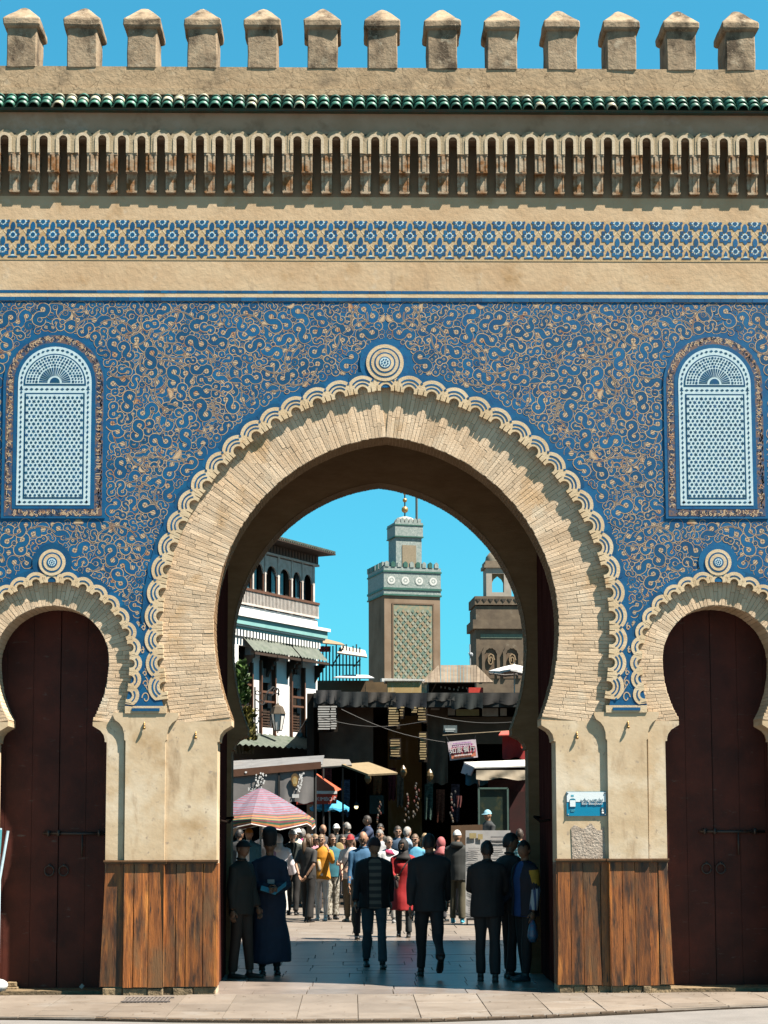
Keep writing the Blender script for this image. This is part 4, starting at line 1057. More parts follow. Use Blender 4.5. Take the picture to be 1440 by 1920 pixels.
b = MB(); quad(b, [at(400, 1460, YC-.02), at(602, 1441, YC-.02), at(602, 1428, YC-.02), at(400, 1446, YC-.02)], -.06); b.obj('fascia', m_redwood, can)
m_banner = mat('grey_banner', (.24, .23, .23), (.21, .20, .20), 2, .85, .3, 5, .15)
def waves(b, ua, ub, va, vb, y, amp, mi=0, nx=10, nz=6):
    vs = []
    for j in range(nz+1):
        for i in range(nx+1):
            u, v = ua+(ub-ua)*i/nx, va+(vb-va)*j/nz; p = at(u, v+(2.5*sin(i*1.1) if j == nz else 0), y); p.y += amp*sin(i*1.3+j*.5)*(j/nz); vs.append(p)
    b.add(vs, [(j*(nx+1)+i, (j+1)*(nx+1)+i, (j+1)*(nx+1)+i+1, j*(nx+1)+i+1) for j in range(nz) for i in range(nx)], mi)
for i, (ua, ub, vb) in enumerate(((396, 521, 1512), (525, 588, 1505))):
    b = MB(); waves(b, ua, ub, 1447 if i == 0 else 1443, vb, YC+.03, .03); ban = b.obj('banner', m_banner, can, True)
    d = MB(); rr = random.Random(i+5)
    for k in range(26):
        if i == 0: u, v = 484+rr.uniform(-7, 12)+(k % 5), 1450+k*.95
        else: u, v = 566-(k*.35)+rr.uniform(-3, 5), 1450+k*1.35
        c = at(u, v, YC-.03); r_ = rr.uniform(.012, .026); d.prism([(c.x+r_*cos(t), c.z+r_*1.2*sin(t)) for t in [k2*pi/3 for k2 in range(6)]], c.y-.002*k/26, c.y+.01)
    if i == 0:
        c = at(461, 1448, YC-.03); d.prism([(c.x+.03*cos(t), c.z+.025*sin(t)) for t in [k2*pi/3 for k2 in range(6)]], c.y, c.y+.01)
    d.obj('printed_blossom', K1((.85, .85, .85)), ban, kind='stuff')
    if i == 1:
        c = at(553, 1463, YC-.03); pts = [(c.x+.105*sin(t)*(.62+.38*(1 if cos(t) < 0 else cos(t*1.0)*.2+.5)), c.z-.17*cos(t)*1.0) for t in [2*pi*k/20 for k in range(20)]]
        d = MB(); d.prism(pts, c.y-.004, c.y+.01, 0); d.prism([(c.x+(x-c.x)*.72, c.z-.02+(z-c.z)*.72) for x, z in pts], c.y-.008, c.y+.01, 1)
        for k in (-1, 0, 1): d.prism([(c.x+k*.03-.008, c.z-.09), (c.x+k*.03+.008, c.z-.09), (c.x+k*.022+.006, c.z+.06), (c.x+k*.022-.006, c.z+.06)], c.y-.011, c.y, 2)
        d.obj('printed_dish', [K1((.13, .08, .03)), K1((.42, .26, .08)), K1((.70, .58, .30))], ban)
        d = MB(); c0, c1 = at(548, 1496, YC-.03), at(561, 1489, YC-.03)
        for k in range(7): x = c0.x+(c1.x-c0.x)*k/7; d.box(x, x+(c1.x-c0.x)/9, c0.y-.002, c0.y+.004, c0.z, c1.z)
        d.obj('printed_word', K1((.85, .85, .85)), ban, kind='stuff')
b = MB(); quad(b, [at(521.5, 1500, YC), at(524.5, 1500, YC), at(524.5, 1444, YC), at(521.5, 1444, YC)], -.04); b.obj('frame_post', m_black, can)
b = MB(); p = at(590, 1640, YC); b.tube([(p.x, YC+.3, 0.03), (p.x, YC+.3, at(590, 1440, YC).z)], .04, 8); b.obj('frame_post', m_black, can)
def text(s, size, loc, m, parent=None, rot=(pi/2, 0, 0), ext=.004, align='CENTER', name='lettering'):
    cu = bpy.data.curves.new(name, 'FONT'); cu.body = s; cu.size = size; cu.extrude = ext; cu.align_x = align; cu.align_y = 'CENTER'
    o = bpy.data.objects.new(name, cu); COL.objects.link(o); dg = bpy.context.evaluated_depsgraph_get(); me = bpy.data.meshes.new_from_object(o.evaluated_get(dg)); bpy.data.objects.remove(o)
    me.materials.clear(); me.materials.append(m); o = link(name, me); o['kind'] = 'stuff'; o.location = loc; o.rotation_euler = rot
    if parent: o.parent = parent
    return o
m_letter = K1((.88, .88, .88))
text('Kar', .13, at(472, 1480, YC-.05), m_letter, can)

def parasol(name, label, C, R, hz, nseg, rings, mats, ringmat, valance, pole_h, trim=None, rot=0.0, sag=.12, vm=None, base=.04):
    """C = apex; ribbed canopy of nseg panels whose woven stripes are bands of cloth"""
    t = thing(name, label, 'parasol', (C.x, C.y, base)); z1 = C.z-base; b = MB(); vs = []
    sub_ = 4; n = nseg*sub_
    for j in range(rings+1):
        f = j/rings; r_ = R*(.03+.97*f); z = z1-hz*(f**1.15)
        for k in range(n):
            a = rot+2*pi*k/n; kk = (k % sub_)/sub_; dip = (1-abs(2*kk-1)) if True else 0
            rr = r_*(1-(1-cos(pi/nseg))*dip*.85); vs.append((rr*cos(a), rr*sin(a), z-sag*.35*dip*f))
    b.add(vs, [(j*n+k, j*n+(k+1) % n, (j+1)*n+(k+1) % n, (j+1)*n+k) for j in range(rings) for k in range(n)])
    b.m = [ringmat(j/rings) for j in range(rings) for k in range(n)]
    cn = b.obj('canopy', mats, t)
    if valance:
        b = MB(); top = vs[-n:]; vv = []
        nv = len(vm) if vm else 1
        for q in range(nv+1):
            for k in range(n):
                kk = (k % sub_)/sub_; dip = 1-abs(2*kk-1); x, y, z = top[k]; vv.append((x*1.005, y*1.005, z-valance*(.55+.45*dip)*q/nv))
        b.add(vv, [(q*n+k, q*n+(k+1) % n, (q+1)*n+(k+1) % n, (q+1)*n+k) for q in range(nv) for k in range(n)]); b.m = [(vm[q] if vm else 0) for q in range(nv) for k in range(n)]
        b.obj('valance', mats, t)
        if trim:
            b = MB(); b.tube([tuple(p) for p in vv[-n:]]+[vv[-n]], .012, 5); b.obj('trim', trim, t)
    b = MB(); b.tube([(0, 0, 0), (0, 0, z1+.05)], .022, 8); b.obj('pole', K1((.5, .5, .5), .4), t)
    b = MB()
    for k in range(nseg):
        a = rot+2*pi*k/nseg; b.tube([(0, 0, z1-.06), (R*.97*cos(a), R*.97*sin(a), z1-hz-.02)], .008, 4)
    b.obj('ribs', K1((.4, .4, .4), .4), t, kind='stuff')
    b = MB(); b.ball((0, 0, z1+.06), .03, 8, 5); b.obj('finial', m_black, t)
    b = MB(); b.box(-.22, .22, -.22, .22, 0, .06); b.obj('base', K1((.10, .10, .10)), t)
    return t
pm = [K1((.19, .165, .225)), K1((.25, .06, .085)), K1((.03, .12, .07)), K1((.48, .20, .06)), K1((.62, .55, .55))]
def stripe(f):
    j = int(f*46)
    if f > .84: return (1, 2, 3, 2, 1, 3)[j % 6]
    return 1 if j % 3 == 2 else 0
Cp = at(489, 1478, 15.2)
parasol('striped_parasol', 'large pink and lilac striped parasol with red and green rim over the crowd', Cp, 1.17, .62, 6, 46, pm, stripe, .17, 2.4, K1((.8, .78, .75)), rot=.42, vm=[1, 2, 3, 1])
Cb = at(618, 1494, 28.6)
parasol('blue_parasol', 'small sky blue parasol under the red awning', Cb, .56, .30, 8, 6, [K1((.06, .42, .72))], lambda f: 0, .08, 2.0, rot=.2)
# red awning with lettered valance
ra_ = thing('red_awning', 'orange red pyramid awning with white band and lettered valance', 'awning', (0, 0, 0)); YA = 27.0
m_or = K1((.55, .10, .04)); b = MB(); A = [at(556, 1486, YA), at(631, 1484, YA), at(640, 1480, YA+1.8), at(560, 1482, YA+1.8)]; T_ = at(580, 1441, YA+.8)
b.add(A+[T_], [(0, 1, 4), (1, 2, 4), (2, 3, 4), (3, 0, 4)]); b.obj('canopy', m_or, ra_)
b = MB(); quad(b, [at(556, 1488.5, YA-.01), at(632, 1488.5, YA-.01), at(632, 1483, YA-.01), at(556, 1483, YA-.01)], -.02); b.obj('white_band', m_letter, ra_)
b = MB(); quad(b, [at(556, 1509, YA), at(631, 1507, YA), at(632, 1488, YA), at(556, 1488, YA)], -.015); b.obj('valance', K1((.50, .05, .025)), ra_)
text('KIMBO', .145, at(608, 1498.5, YA-.03), m_letter, ra_)
for u in (589, 627.5):
    c = at(u, 1498, YA-.03); b = MB(); b.tube([(c.x+.03*cos(t)*(1-t/12), c.y, c.z+.06*sin(t)*(1-t/12)) for t in [k*.6 for k in range(12)]], .011, 5); b.obj('valance_emblem', m_letter, ra_)
b = MB(); pz = at(606, 1500, YA+.8); b.tube([(pz.x, YA+.8, .03), (pz.x, YA+.8, T_.z)], .03, 8); b.obj('pole', m_black, ra_)

# ---- roof terrace with iron railing and awnings
YT = 50.0
ter = thing('roof_terrace', 'brown roof terrace with black iron posts and two small awnings', 'terrace', (0, 0, 0))
b = MB(); a, c = at(594, 1300, YT), at(700, 1276, YT); b.box(a.x, c.x, YT, YT+5, 0, c.z); b.obj('wall', mat('brown_wall', (.14, .095, .06), (.10, .07, .045), 2, .9, .3, 10, .1), ter)
m_rl = K1((.03, .05, .06))
for k in range(13):
    u = 599+k*6.3; b = MB(); b.tube([at(u, 1277, YT), at(u, 1214-(k % 3)*3, YT)], .03, 5); b.obj('iron_post', m_rl, ter)
b = MB(); b.tube([at(597, 1247, YT), at(676, 1247, YT)], .035, 5); b.obj('iron_rail', m_rl, ter)
b = MB(); b.tube([at(645, 1212, YT-.5), at(622, 1250, YT-.5)], .03, 5); b.obj('brace', m_rl, ter); b = MB(); b.tube([at(676, 1235, YT-.5), at(664, 1250, YT-.5)], .03, 5); b.obj('brace', m_rl, ter)
b = MB(); quad(b, [at(592, 1206, YT-.6), at(647, 1211, YT-.6), at(640, 1207, YT+1.5), at(594, 1195, YT+1.5)], .04); b.obj('tan_awning', K1((.34, .24, .14)), ter)
b = MB(); quad(b, [at(632, 1226, YT-.8), at(688, 1234, YT-.8), at(684, 1222, YT+1.2), at(640, 1213, YT+1.2)], .06); b.obj('cream_awning', K1((.62, .53, .44)), ter)
b = MB(); p, q = at(598, 1222, YT+.5), at(620, 1212, YT+.5); b.box(p.x, q.x, YT+.4, YT+.6, p.z, q.z); b.obj('red_cloth', K1((.55, .05, .06)), ter)
b = MB(); p, q = at(690, 1283, YT-2), at(640, 1270, YT-2); quad(b, [at(625, 1272, YT-1), at(702, 1273, YT-1), at(690, 1268, YT), at(650, 1267, YT)], .05); b.obj('white_sheet', K1((.7, .7, .7)), ter)

# ---- minarets
m_mstone = mat('minaret_brick', (.22, .155, .105), (.29, .215, .155), .6, .9, .3, 3, .1, stain=[((.14, .095, .065), .5, .52, .75, (1, 1, .3))])
m_zel = mat('minaret_zellige', (.30, .345, .33), (.20, .26, .25), 6, .6, .1, 10, .3, contrast=(.42, .58), stain=[((.55, .58, .55), 9, .58, .68)])
m_zgr = mat('minaret_green', (.025, .10, .075), (.04, .14, .11), 3, .5, 0, 1, .3)
DM = 128.0; Pm = at(721, 1275, DM); k_ = (DM+20)/FPX*1.0
zm = lambda v, y=DM: at(721, v, y).z
MIN = thing('minaret', 'tall square minaret with green tiled crown, lattice panel and gilt finial', 'minaret', (Pm.x, Pm.y, 0), radians(15))
w = 107*k_/cos(radians(15))
b = MB(); b.box(0, w, 0, w, 0, zm(1114)); b.obj('shaft', m_mstone, MIN)
b = MB(); b.box(-.05, w+.05, -.05, w+.05, zm(1114), zm(1062)); b.obj('tiled_band', m_zel, MIN)
for v0, v1 in ((1072, 1069), (1105, 1101), (1116, 1113)):
    b = MB(); b.box(-.12, w+.12, -.12, w+.12, zm(v0), zm(v1)); b.obj('green_course', m_zgr, MIN)
for i in range(4):
    for sd in (0, 1):
        cx = w*(i+.5)/4 if sd == 0 else 0; b = MB()
        for r_, mm in ((.42, 1), (.34, 0), (.2, 1), (.1, 0)):
            if sd == 0: b.prism([(cx+r_*cos(t), zm(1087)+r_*sin(t)) for t in [2*pi*k/14 for k in range(14)]], -.07-.01*(.5-r_)*10*.2, 0, mm)
        if sd == 0: b.obj('medallion', [K1((.7, .72, .70)), m_zel], MIN)
for i in range(9):
    for sd in range(2):
        b = MB(); q = w*(i+.1)/9; h0, h1 = zm(1062), zm(1051)
        if sd == 0: b.prism([(q, h0), (q+w*.07, h0), (q+w*.07, h1-.15), (q+w*.035, h1), (q, h1-.15)], -.1, .25)
        else: b.box(-.1, .25, q+.3, q+w*.07+.3, h0, h1-.05)
        b.obj('merlon', m_zgr if i % 2 else m_zel, MIN)
px0, px1 = w*.16, w*.86; pz0, pz1 = zm(1300), zm(1132)   # recessed lattice panel
b = MB(); b.box(px0-.12, px0, -.06, 0, pz0, pz1+.12); b.box(px1, px1+.12, -.06, 0, pz0, pz1+.12); b.box(px0, px1, -.06, 0, pz1, pz1+.12); b.obj('panel_frame', K1((.16, .10, .06)), MIN)
b = MB(); b.box(px0, px1, -.02, 0, pz0, pz1); b.obj('panel_ground', mat('panel_ground', (.30, .26, .17), (.20, .24, .18), 3, .8, 0, 1, .2, contrast=(.45, .55)), MIN)
b = MB(); cw_ = (px1-px0)/8; rw_ = .52
nr = int((pz1-pz0)/rw_)
for i in range(8):
    for j in range(nr*2):
        cx = px0+cw_*(i+.5)+(cw_/2 if j % 2 else 0); cz = pz0+rw_*(j+.5)*.5
        if cx > px1-.2 or cz > pz1-.3: continue
        b.prism([(cx-.14, cz), (cx, cz-.16), (cx+.14, cz), (cx, cz+.2)], -.06-.005*(j % 2), -.01, (i+j) % 3)
b.obj('lattice', [K1((.14, .22, .18)), K1((.33, .25, .16)), K1((.32, .34, .28))], MIN, kind='stuff')
lo, lw = w*.30, 2.35                                # lantern
b = MB(); b.box(lo, lo+lw, lo, lo+lw, zm(1062), zm(998)); b.obj('lantern', m_zel, MIN)
b = MB(); b.box(lo-.1, lo+lw+.1, lo-.1, lo+lw+.1, zm(998), zm(972)); b.obj('lantern_band', m_zel, MIN)
b = MB(); b.box(lo-.15, lo+lw+.15, lo-.15, lo+lw+.15, zm(1000), zm(998)); b.box(lo-.15, lo+lw+.15, lo-.15, lo+lw+.15, zm(978), zm(976)); b.obj('green_course', m_zgr, MIN)
b = MB(); b.box(lo+lw*.24, lo+lw*.78, lo-.05, lo, zm(1060), zm(1015)); b.obj('lantern_panel', K1((.30, .24, .16)), MIN)
for i in range(6):
    b = MB(); q = lo+lw*i/6; b.prism([(q+.03, zm(972)), (q+lw/6-.06, zm(972)), (q+lw/6-.06, zm(966)), (q+lw/12, zm(963)), (q+.03, zm(966))], lo-.08, lo+.15); b.obj('merlon', m_zel, MIN)
b = MB(); b.lathe([(1.05, 0), (.95, .25), (.65, .5), (.25, .62), (.0, .66)], 14); b.obj('dome', K1((.42, .40, .36)), MIN, True, loc=(lo+lw/2, lo+lw/2, zm(970)))
b = MB(); cx = lo+lw/2; b.tube([(cx, cx, zm(962)), (cx, cx, zm(915))], .06, 6); b.obj('spire', m_black, MIN)
for v, r_ in ((943, .30), (925, .20), (912, .14)):
    b = MB(); b.ball((cx, cx, zm(v)), r_, 12, 8); b.obj('gilt_ball', mat('gilt', (.62, .36, .12), None, rough=.35, metal=.6, spec=.5), MIN, True)
b = MB(); b.tube([(cx+1.0, cx-.3, zm(972)), (cx+1.0, cx-.3, zm(890))], .11, 6); b.obj('flag_pole', K1((.10, .12, .12)), MIN)
b = MB(); b.box(-.4, w*.9, -.6, -.1, zm(1279), zm(1273)); b.obj('ledge', K1((.6, .6, .58)), MIN)
D2 = 80.0; Pq = at(892, 1300, D2); k2 = (D2+20)/FPX; z2 = lambda v: at(930, v, D2).z
MI2 = thing('stone_minaret', 'squat dark stone minaret with white open lantern, right of the tall one', 'minaret', (Pq.x, D2, 0), radians(3))
W2 = 96*k2; m_dst = mat('dark_stone', (.20, .155, .11), (.13, .10, .075), 1.5, .9, .5, 6, .1, stain=[((.30, .25, .19), 1.2, .6, .75)])
b = MB(); b.box(.05, W2-.05, 0, W2, 0, z2(1136)); b.obj('shaft', m_dst, MI2)
b = MB(); b.box(-.02, W2+.02, -.08, W2, z2(1134), z2(1118)); b.obj('crown', m_dst, MI2)
b = MB(); b.box(-.15, W2+.1, -.18, W2, z2(1179), z2(1162)); b.obj('cornice', m_dst, MI2)
b = MB(); b.box(.3, W2-.2, -.03, 0, z2(1196), z2(1189)); b.obj('tile_course', K1((.16, .22, .17)), MI2)
for i in range(8):
    b = MB(); q = W2*i/8; b.prism([(q+.03, z2(1134)+.35), (q+W2/8-.03, z2(1134)+.35), (q+W2/16, z2(1134)+.15)], -.11, -.05); b.obj('dog_tooth', K1((.05, .04, .03)), MI2)
for i in range(2):
    cx = W2*(.30+.42*i); b = MB(); z0_, zs_2 = z2(1272), z2(1228); rr_ = .52
    outp = [(cx-rr_, z0_), (cx-rr_, zs_2)]+[(cx-rr_*cos(t)*(1+.08*(k % 2)), zs_2+rr_*1.15*sin(t)*(1+.08*(k % 2))) for k, t in enumerate([pi*k/12 for k in range(13)])]+[(cx+rr_, z0_)]
    inp = [(cx+(x-cx)*.68, zs_2-.3+(z-zs_2+.3)*.75 if z > zs_2-.2 else z0_) for x, z in outp]
    b.prism(outp+inp[::-1], -.10, 0); b.obj('blind_arch', m_dst, MI2)
    b = MB(); b.prism(inp, -.02, .0); b.obj('niche', mat('niche', (.12, .085, .06), (.18, .13, .09), 3, .9, .2, 5, .1), MI2)
    b = MB(); b.tube([(cx+.2*cos(t)*(1-t/14), -.08, zs_2-.3+.4*sin(t)*(1-t/14)) for t in [k*.8 for k in range(14)]], .05, 5); b.obj('carved_scroll', K1((.34, .24, .14)), MI2)
lx0, lw2 = 23*k2, 48*k2; m_crm = mat('cream_wash', (.46, .42, .37), (.38, .34, .29), 2, .9, .2, 6, .1)
for (xa, xb, va, vb) in ((0, 11, 1117, 1063), (34, 48, 1117, 1063), (11, 34, 1117, 1109), (11, 34, 1074, 1063)):
    b = MB(); b.box(lx0+xa*k2, lx0+xb*k2, .3, .75, z2(va), z2(vb)); b.obj('lantern_wall', m_crm, MI2)
b = MB(); b.prism([(lx0+11*k2, z2(1092)), (lx0+11*k2, z2(1074)), (lx0+34*k2, z2(1074)), (lx0+34*k2, z2(1092)), (lx0+30*k2, z2(1084)), (lx0+22.5*k2, z2(1078)), (lx0+15*k2, z2(1084))], .42, .6); b.obj('lantern_arch', K1((.30, .20, .10)), MI2)
b = MB(); b.box(lx0, lx0+.2, .75, 1.75, z2(1117), z2(1063)); b.box(lx0+lw2-.2, lx0+lw2, .75, 1.75, z2(1117), z2(1063)); b.obj('lantern_side', m_crm, MI2)
b = MB(); b.box(lx0-.12, lx0+lw2+.1, .2, 1.9, z2(1063), z2(1057)); b.box(lx0-.05, lx0+lw2+.05, .25, 1.8, z2(1057), z2(1050)); b.obj('lantern_cornice', K1((.26, .20, .14)), MI2)
b = MB(); b.lathe([(.72, 0), (.66, .32), (.45, .58), (.2, .72), (0, .76)], 14); b.obj('dome', K1((.32, .27, .20)), MI2, True, loc=(lx0+lw2/2, 1.0, z2(1050)))

# ---- roofs in front of the minarets
YK = 44.0
YO = YK-4.6; b = MB(); a, c = at(727, 1320, YO), at(790, 1277, YO); b.box(a.x, c.x, YO, YO+1.2, 0, c.z); o = b.obj('ochre_wall', mat('ochre_wall', (.50, .36, .17), (.42, .29, .13), 1.5, .9, .2, 6, .1, stain=[((.62, .52, .36), 2, .55, .7, (2, 2, .4))])); tag(o, 'sunlit ochre wall below the tall minaret', 'wall')
b = MB(); b.box(a.x-.1, c.x+.05, YO-.06, YO+1.25, c.z, c.z+.05); b.obj('coping', K1((.65, .64, .6)), o)
b = MB(); a, c = at(686, 1320, YK+1), at(730, 1279, YK+1); b.box(a.x, c.x, YK+1, YK+4, 0, c.z); tag(b.obj('brown_wall', mat('dark_ochre', (.12, .085, .05), (.20, .13, .07), 2, .9, .2, 6, .1)), 'low dark brown wall left of the ochre one', 'wall')
kio = thing('kiosk_roof', 'weathered plank hip roof of a rooftop kiosk', 'kiosk', (0, 0, 0))
L_, R_, T0, T1 = at(790, 1281, YK-3), at(925, 1281, YK-3), at(822, 1249, YK-1.2), at(893, 1249, YK-1.2); n = 22
m_plk = mat('grey_planks', (.15, .115, .085), (.21, .165, .12), 3, .8, .2, 10, .15, rand=.25)
for k in range(n):
    f0, f1 = k/n, (k+.92)/n; b = MB()
    p0, p1 = L_.lerp(R_, f0), L_.lerp(R_, f1); uu = lambda f: T0.lerp(T1, min(1, max(0, (f-.24)/.52)))
    if .24 <= f0 <= .76: q0, q1 = uu(f0), uu(f1)
    elif f0 < .24: q0, q1 = L_.lerp(T0, f0/.24), L_.lerp(T0, min(1, f1/.24))
    else: q0, q1 = R_.lerp(T1, (1-f0)/.24), R_.lerp(T1, (1-f1)/.24)
    quad(b, [p0, p1, q1, q0], .04); b.obj('roof_plank', m_plk, kio)
b = MB(); b.box(L_.x+.3, R_.x-.6, YK-2.2, YK-.5, at(800, 1303, YK-2).z, at(800, 1280, YK-2).z); b.obj('dark_room', m_dark, kio)
b = MB()
for k in range(9): p = at(826+k*5.5+(k % 3)*2, 1290+(k*7) % 6, YK-2.3); b.box(p.x, p.x+.05, YK-2.26, YK-2.2, p.z, p.z+.07)
b.obj('pale_trinkets', K1((.5, .55, .55)), kio, kind='stuff')
b = MB(); p, q = at(879, 1301, YK-4.2), at(906, 1289, YK-4.2); b.box(p.x, q.x, YK-4.2, YK-3.6, p.z, q.z); o = b.obj('red_crate', K1((.65, .05, .03))); tag(o, 'bright red box on the roof under the kiosk', 'box')
Cw = at(964, 1246, 40.0); parasol('white_parasol', 'white parasol on the roof at the right edge of the arch', Cw, .95, .24, 6, 5, [K1((.72, .70, .68))], lambda f: 0, .10, 2, rot=.3, base=Cw.z-1.5)
b = MB(); b.tube([at(882, 1252, 60), at(881, 1208, 60)], .03, 5); b.ball(at(883, 1227, 60), .10, 6, 4); b.tube([at(878, 1224, 60), at(886, 1230, 60)], .02, 4); tag(b.obj('antenna', K1((.4, .42, .45))), 'thin rooftop antenna between the two minarets', 'antenna')

# ---- covered market
YM = 30.0
HALL = thing('covered_market', 'dark covered market with long roof beam and bright slats standing in for stripes of light', 'market', (0, 0, 0))
xl, xr = at(588, 1400, YM).x, 9.5; zt0, zt1 = at(700, 1326, YM).z, at(700, 1299, YM).z
b = MB(); b.box(xl, xr, YM, YM+.25, zt0, zt1); b.obj('beam', mat('tarred_beam', (.018, .022, .022), (.030, .033, .032), 2, .7, .2, 10, .2), HALL)
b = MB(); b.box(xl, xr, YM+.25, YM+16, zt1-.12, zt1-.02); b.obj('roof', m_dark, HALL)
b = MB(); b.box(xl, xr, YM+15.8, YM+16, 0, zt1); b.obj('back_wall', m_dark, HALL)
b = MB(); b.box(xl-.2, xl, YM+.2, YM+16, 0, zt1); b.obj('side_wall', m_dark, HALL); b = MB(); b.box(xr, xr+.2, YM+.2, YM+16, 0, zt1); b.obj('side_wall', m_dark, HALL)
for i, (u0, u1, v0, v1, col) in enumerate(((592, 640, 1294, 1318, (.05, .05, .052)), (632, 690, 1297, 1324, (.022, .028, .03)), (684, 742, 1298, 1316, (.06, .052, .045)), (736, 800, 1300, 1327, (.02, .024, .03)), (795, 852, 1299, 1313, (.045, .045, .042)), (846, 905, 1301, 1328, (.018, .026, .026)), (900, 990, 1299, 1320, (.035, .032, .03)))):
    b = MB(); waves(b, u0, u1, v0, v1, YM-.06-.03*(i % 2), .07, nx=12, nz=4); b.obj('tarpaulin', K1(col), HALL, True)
b = MB()
for (ua, va, ub, vb, sg2) in ((596, 1345, 800, 1352, 14), (640, 1330, 835, 1392, 10), (800, 1340, 985, 1352, 9)):
    b.tube([at(ua+(ub-ua)*k/10, va+(vb-va)*k/10+sg2*sin(pi*k/10), YM-.3) for k in range(11)], .012, 4)
b.obj('sagging_wires', m_black, HALL, kind='stuff')
m_cl = mat('hung_cloth', (.13, .10, .075), (.08, .062, .047), 2, .9, .3, 6, .1)
b = MB(); waves(b, 598, 700, 1322, 1440, YM+.8, .1); b.obj('hung_cloth', m_cl, HALL, True)
b = MB(); waves(b, 800, 840, 1322, 1470, YM+.9, .1); b.obj('hung_cloth', m_cl, HALL, True)
b = MB(); a, c = at(836, 1395, YM+.9), at(985, 1344, YM+.9); b.box(a.x, xr, YM+.9, YM+1.0, a.z, c.z); b.obj('upper_wall', mat('umber_wall', (.13, .09, .065), (.09, .065, .045), 2, .9, .2, 8, .1), HALL)
for (ua, ub, va, vb) in ((840, 853, 1328, 1341), (855, 898, 1330, 1342), (904, 934, 1328, 1343), (938, 950, 1328, 1342), (808, 824, 1328, 1331)):
    b = MB(); a, c = at(ua, vb, YM+.8), at(ub, va, YM+.8); b.box(a.x, c.x, YM+.78, YM+.84, a.z, c.z); b.obj('clerestory_pane', K1((.42, .42, .40) if ua != 855 else (.34, .34, .18)), HALL)
m_sun_stripe = mat('painted_sun_stripe', (.42, .32, .17), (.34, .25, .13), 3, .8, .2, 20, .15, rand=.2)  # pale bars on dark panels, added in place of sun stripes through the roof
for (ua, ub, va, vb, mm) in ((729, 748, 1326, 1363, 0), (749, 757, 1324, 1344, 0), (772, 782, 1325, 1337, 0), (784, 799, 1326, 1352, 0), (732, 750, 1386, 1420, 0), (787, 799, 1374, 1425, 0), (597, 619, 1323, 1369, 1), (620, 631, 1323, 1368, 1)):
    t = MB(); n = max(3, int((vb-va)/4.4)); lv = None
    back = MB(); a, c = at(ua-2, vb+4, YM-.02), at(ub+2, va-2, YM-.02); back.box(a.x, c.x, YM-.02, YM+.02, a.z, c.z); pnl = back.obj('sun_stripe_panel', m_dark, HALL)
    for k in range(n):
        v = va+(vb-va)*(k+.5)/n; a, c = at(ua+RND.uniform(-1, 1), v+1.1, YM-.1), at(ub+RND.uniform(-2, 1), v-1.0, YM-.1); s_ = MB(); s_.box(a.x, c.x, YM-.12, YM-.05, a.z, c.z+.008); s_.obj('sun_stripe', m_sun_stripe if mm == 0 else K1((.55, .54, .52)), pnl)
# canvas lean-tos under the beam
can2 = thing('cream_lean_to', 'cream canvas lean-to roof beside the cafe canopy', 'awning', (0, 0, 0))
b = MB(); quad(b, [at(598, 1440, 26), at(660, 1436, 26), at(655, 1426, 27.5), at(603, 1424, 27.5)], .03); b.obj('grey_canvas', K1((.22, .20, .18)), can2)
b = MB(); quad(b, [at(640, 1436, 26), at(690, 1455, 25.6), at(745, 1452, 27), at(690, 1432, 27.5)], .05); b.obj('tan_canvas', K1((.27, .20, .11)), can2)
b = MB(); b.tube([at(643, 1440, 26), Vector((at(643, 1440, 26).x, 26, 0.03))], .03, 6); b.obj('pole', m_dkwood, can2)
# signs and stalls on the right
sg_ = thing('hanging_sign', 'pink and white hanging restaurant sign with large white characters', 'sign', (0, 0, 0)); YS = 27.0
A, B, C_, D_ = at(844, 1426, YS), at(896, 1420, YS), at(892, 1386, YS), at(839, 1391, YS)
b = MB(); quad(b, [A, B, C_, D_], -.03); b.obj('board', K1((.72, .60, .66)), sg_)
def inq(fx, fz): return A.lerp(B, fx).lerp(D_.lerp(C_, fx), fz)
for (f0, f1, g0, g1, m, o) in ((.06, .94, .08, .36, (.72, .22, .12), .004), (.05, .95, .30, .66, (.62, .08, .14), .007), (.14, .86, .66, .80, (.52, .12, .36), .004)):
    b = MB(); quad(b, [inq(f0, g0)-Vector((0, o+.03, 0)), inq(f1, g0)-Vector((0, o+.03, 0)), inq(f1, g1)-Vector((0, o+.03, 0)), inq(f0, g1)-Vector((0, o+.03, 0))], -.006); b.obj('printed_band', K1(m), sg_)
ang = atan2(B.z-A.z, B.x-A.x)
text('如家餐厅', .185, inq(.5, .49)-Vector((0, .05, 0)), m_letter, sg_, (pi/2, -ang, 0), .006)
for gz, n in ((.22, 11), (.73, 9), (.87, 12)):
    b = MB()
    for k in range(n):
        p = inq(.18+.64*k/n, gz)-Vector((0, .045, 0)); b.box(p.x, p.x+.03, p.y-.004, p.y, p.z-.018, p.z+.018)
    b.obj('small_print', K1((.85, .78, .8) if gz < .8 else (.45, .2, .5)), sg_, kind='stuff')
for f in (.05, .95):
    b = MB(); p = inq(f, 1.0); b.tube([p, p+Vector(((-.09 if f < .5 else .06), 0, .17))], .008, 4); b.obj('hanger', m_black, sg_)
b = MB(); b.tube([at(830, 1379, YS), at(990, 1368, YS)], .018, 6); tag(b.obj('sign_pole', K1((.20, .15, .09))), 'thin wooden pole carrying the restaurant sign', 'pole')
b = MB(); a, c = at(832, 1374, YS+.4), at(857, 1360, YS+.4); b.box(a.x, c.x, YS+.4, YS+.43, a.z, c.z); o = tag(b.obj('small_grey_sign', K1((.12, .16, .17))), 'small dim grey sign above the pink restaurant sign', 'sign')
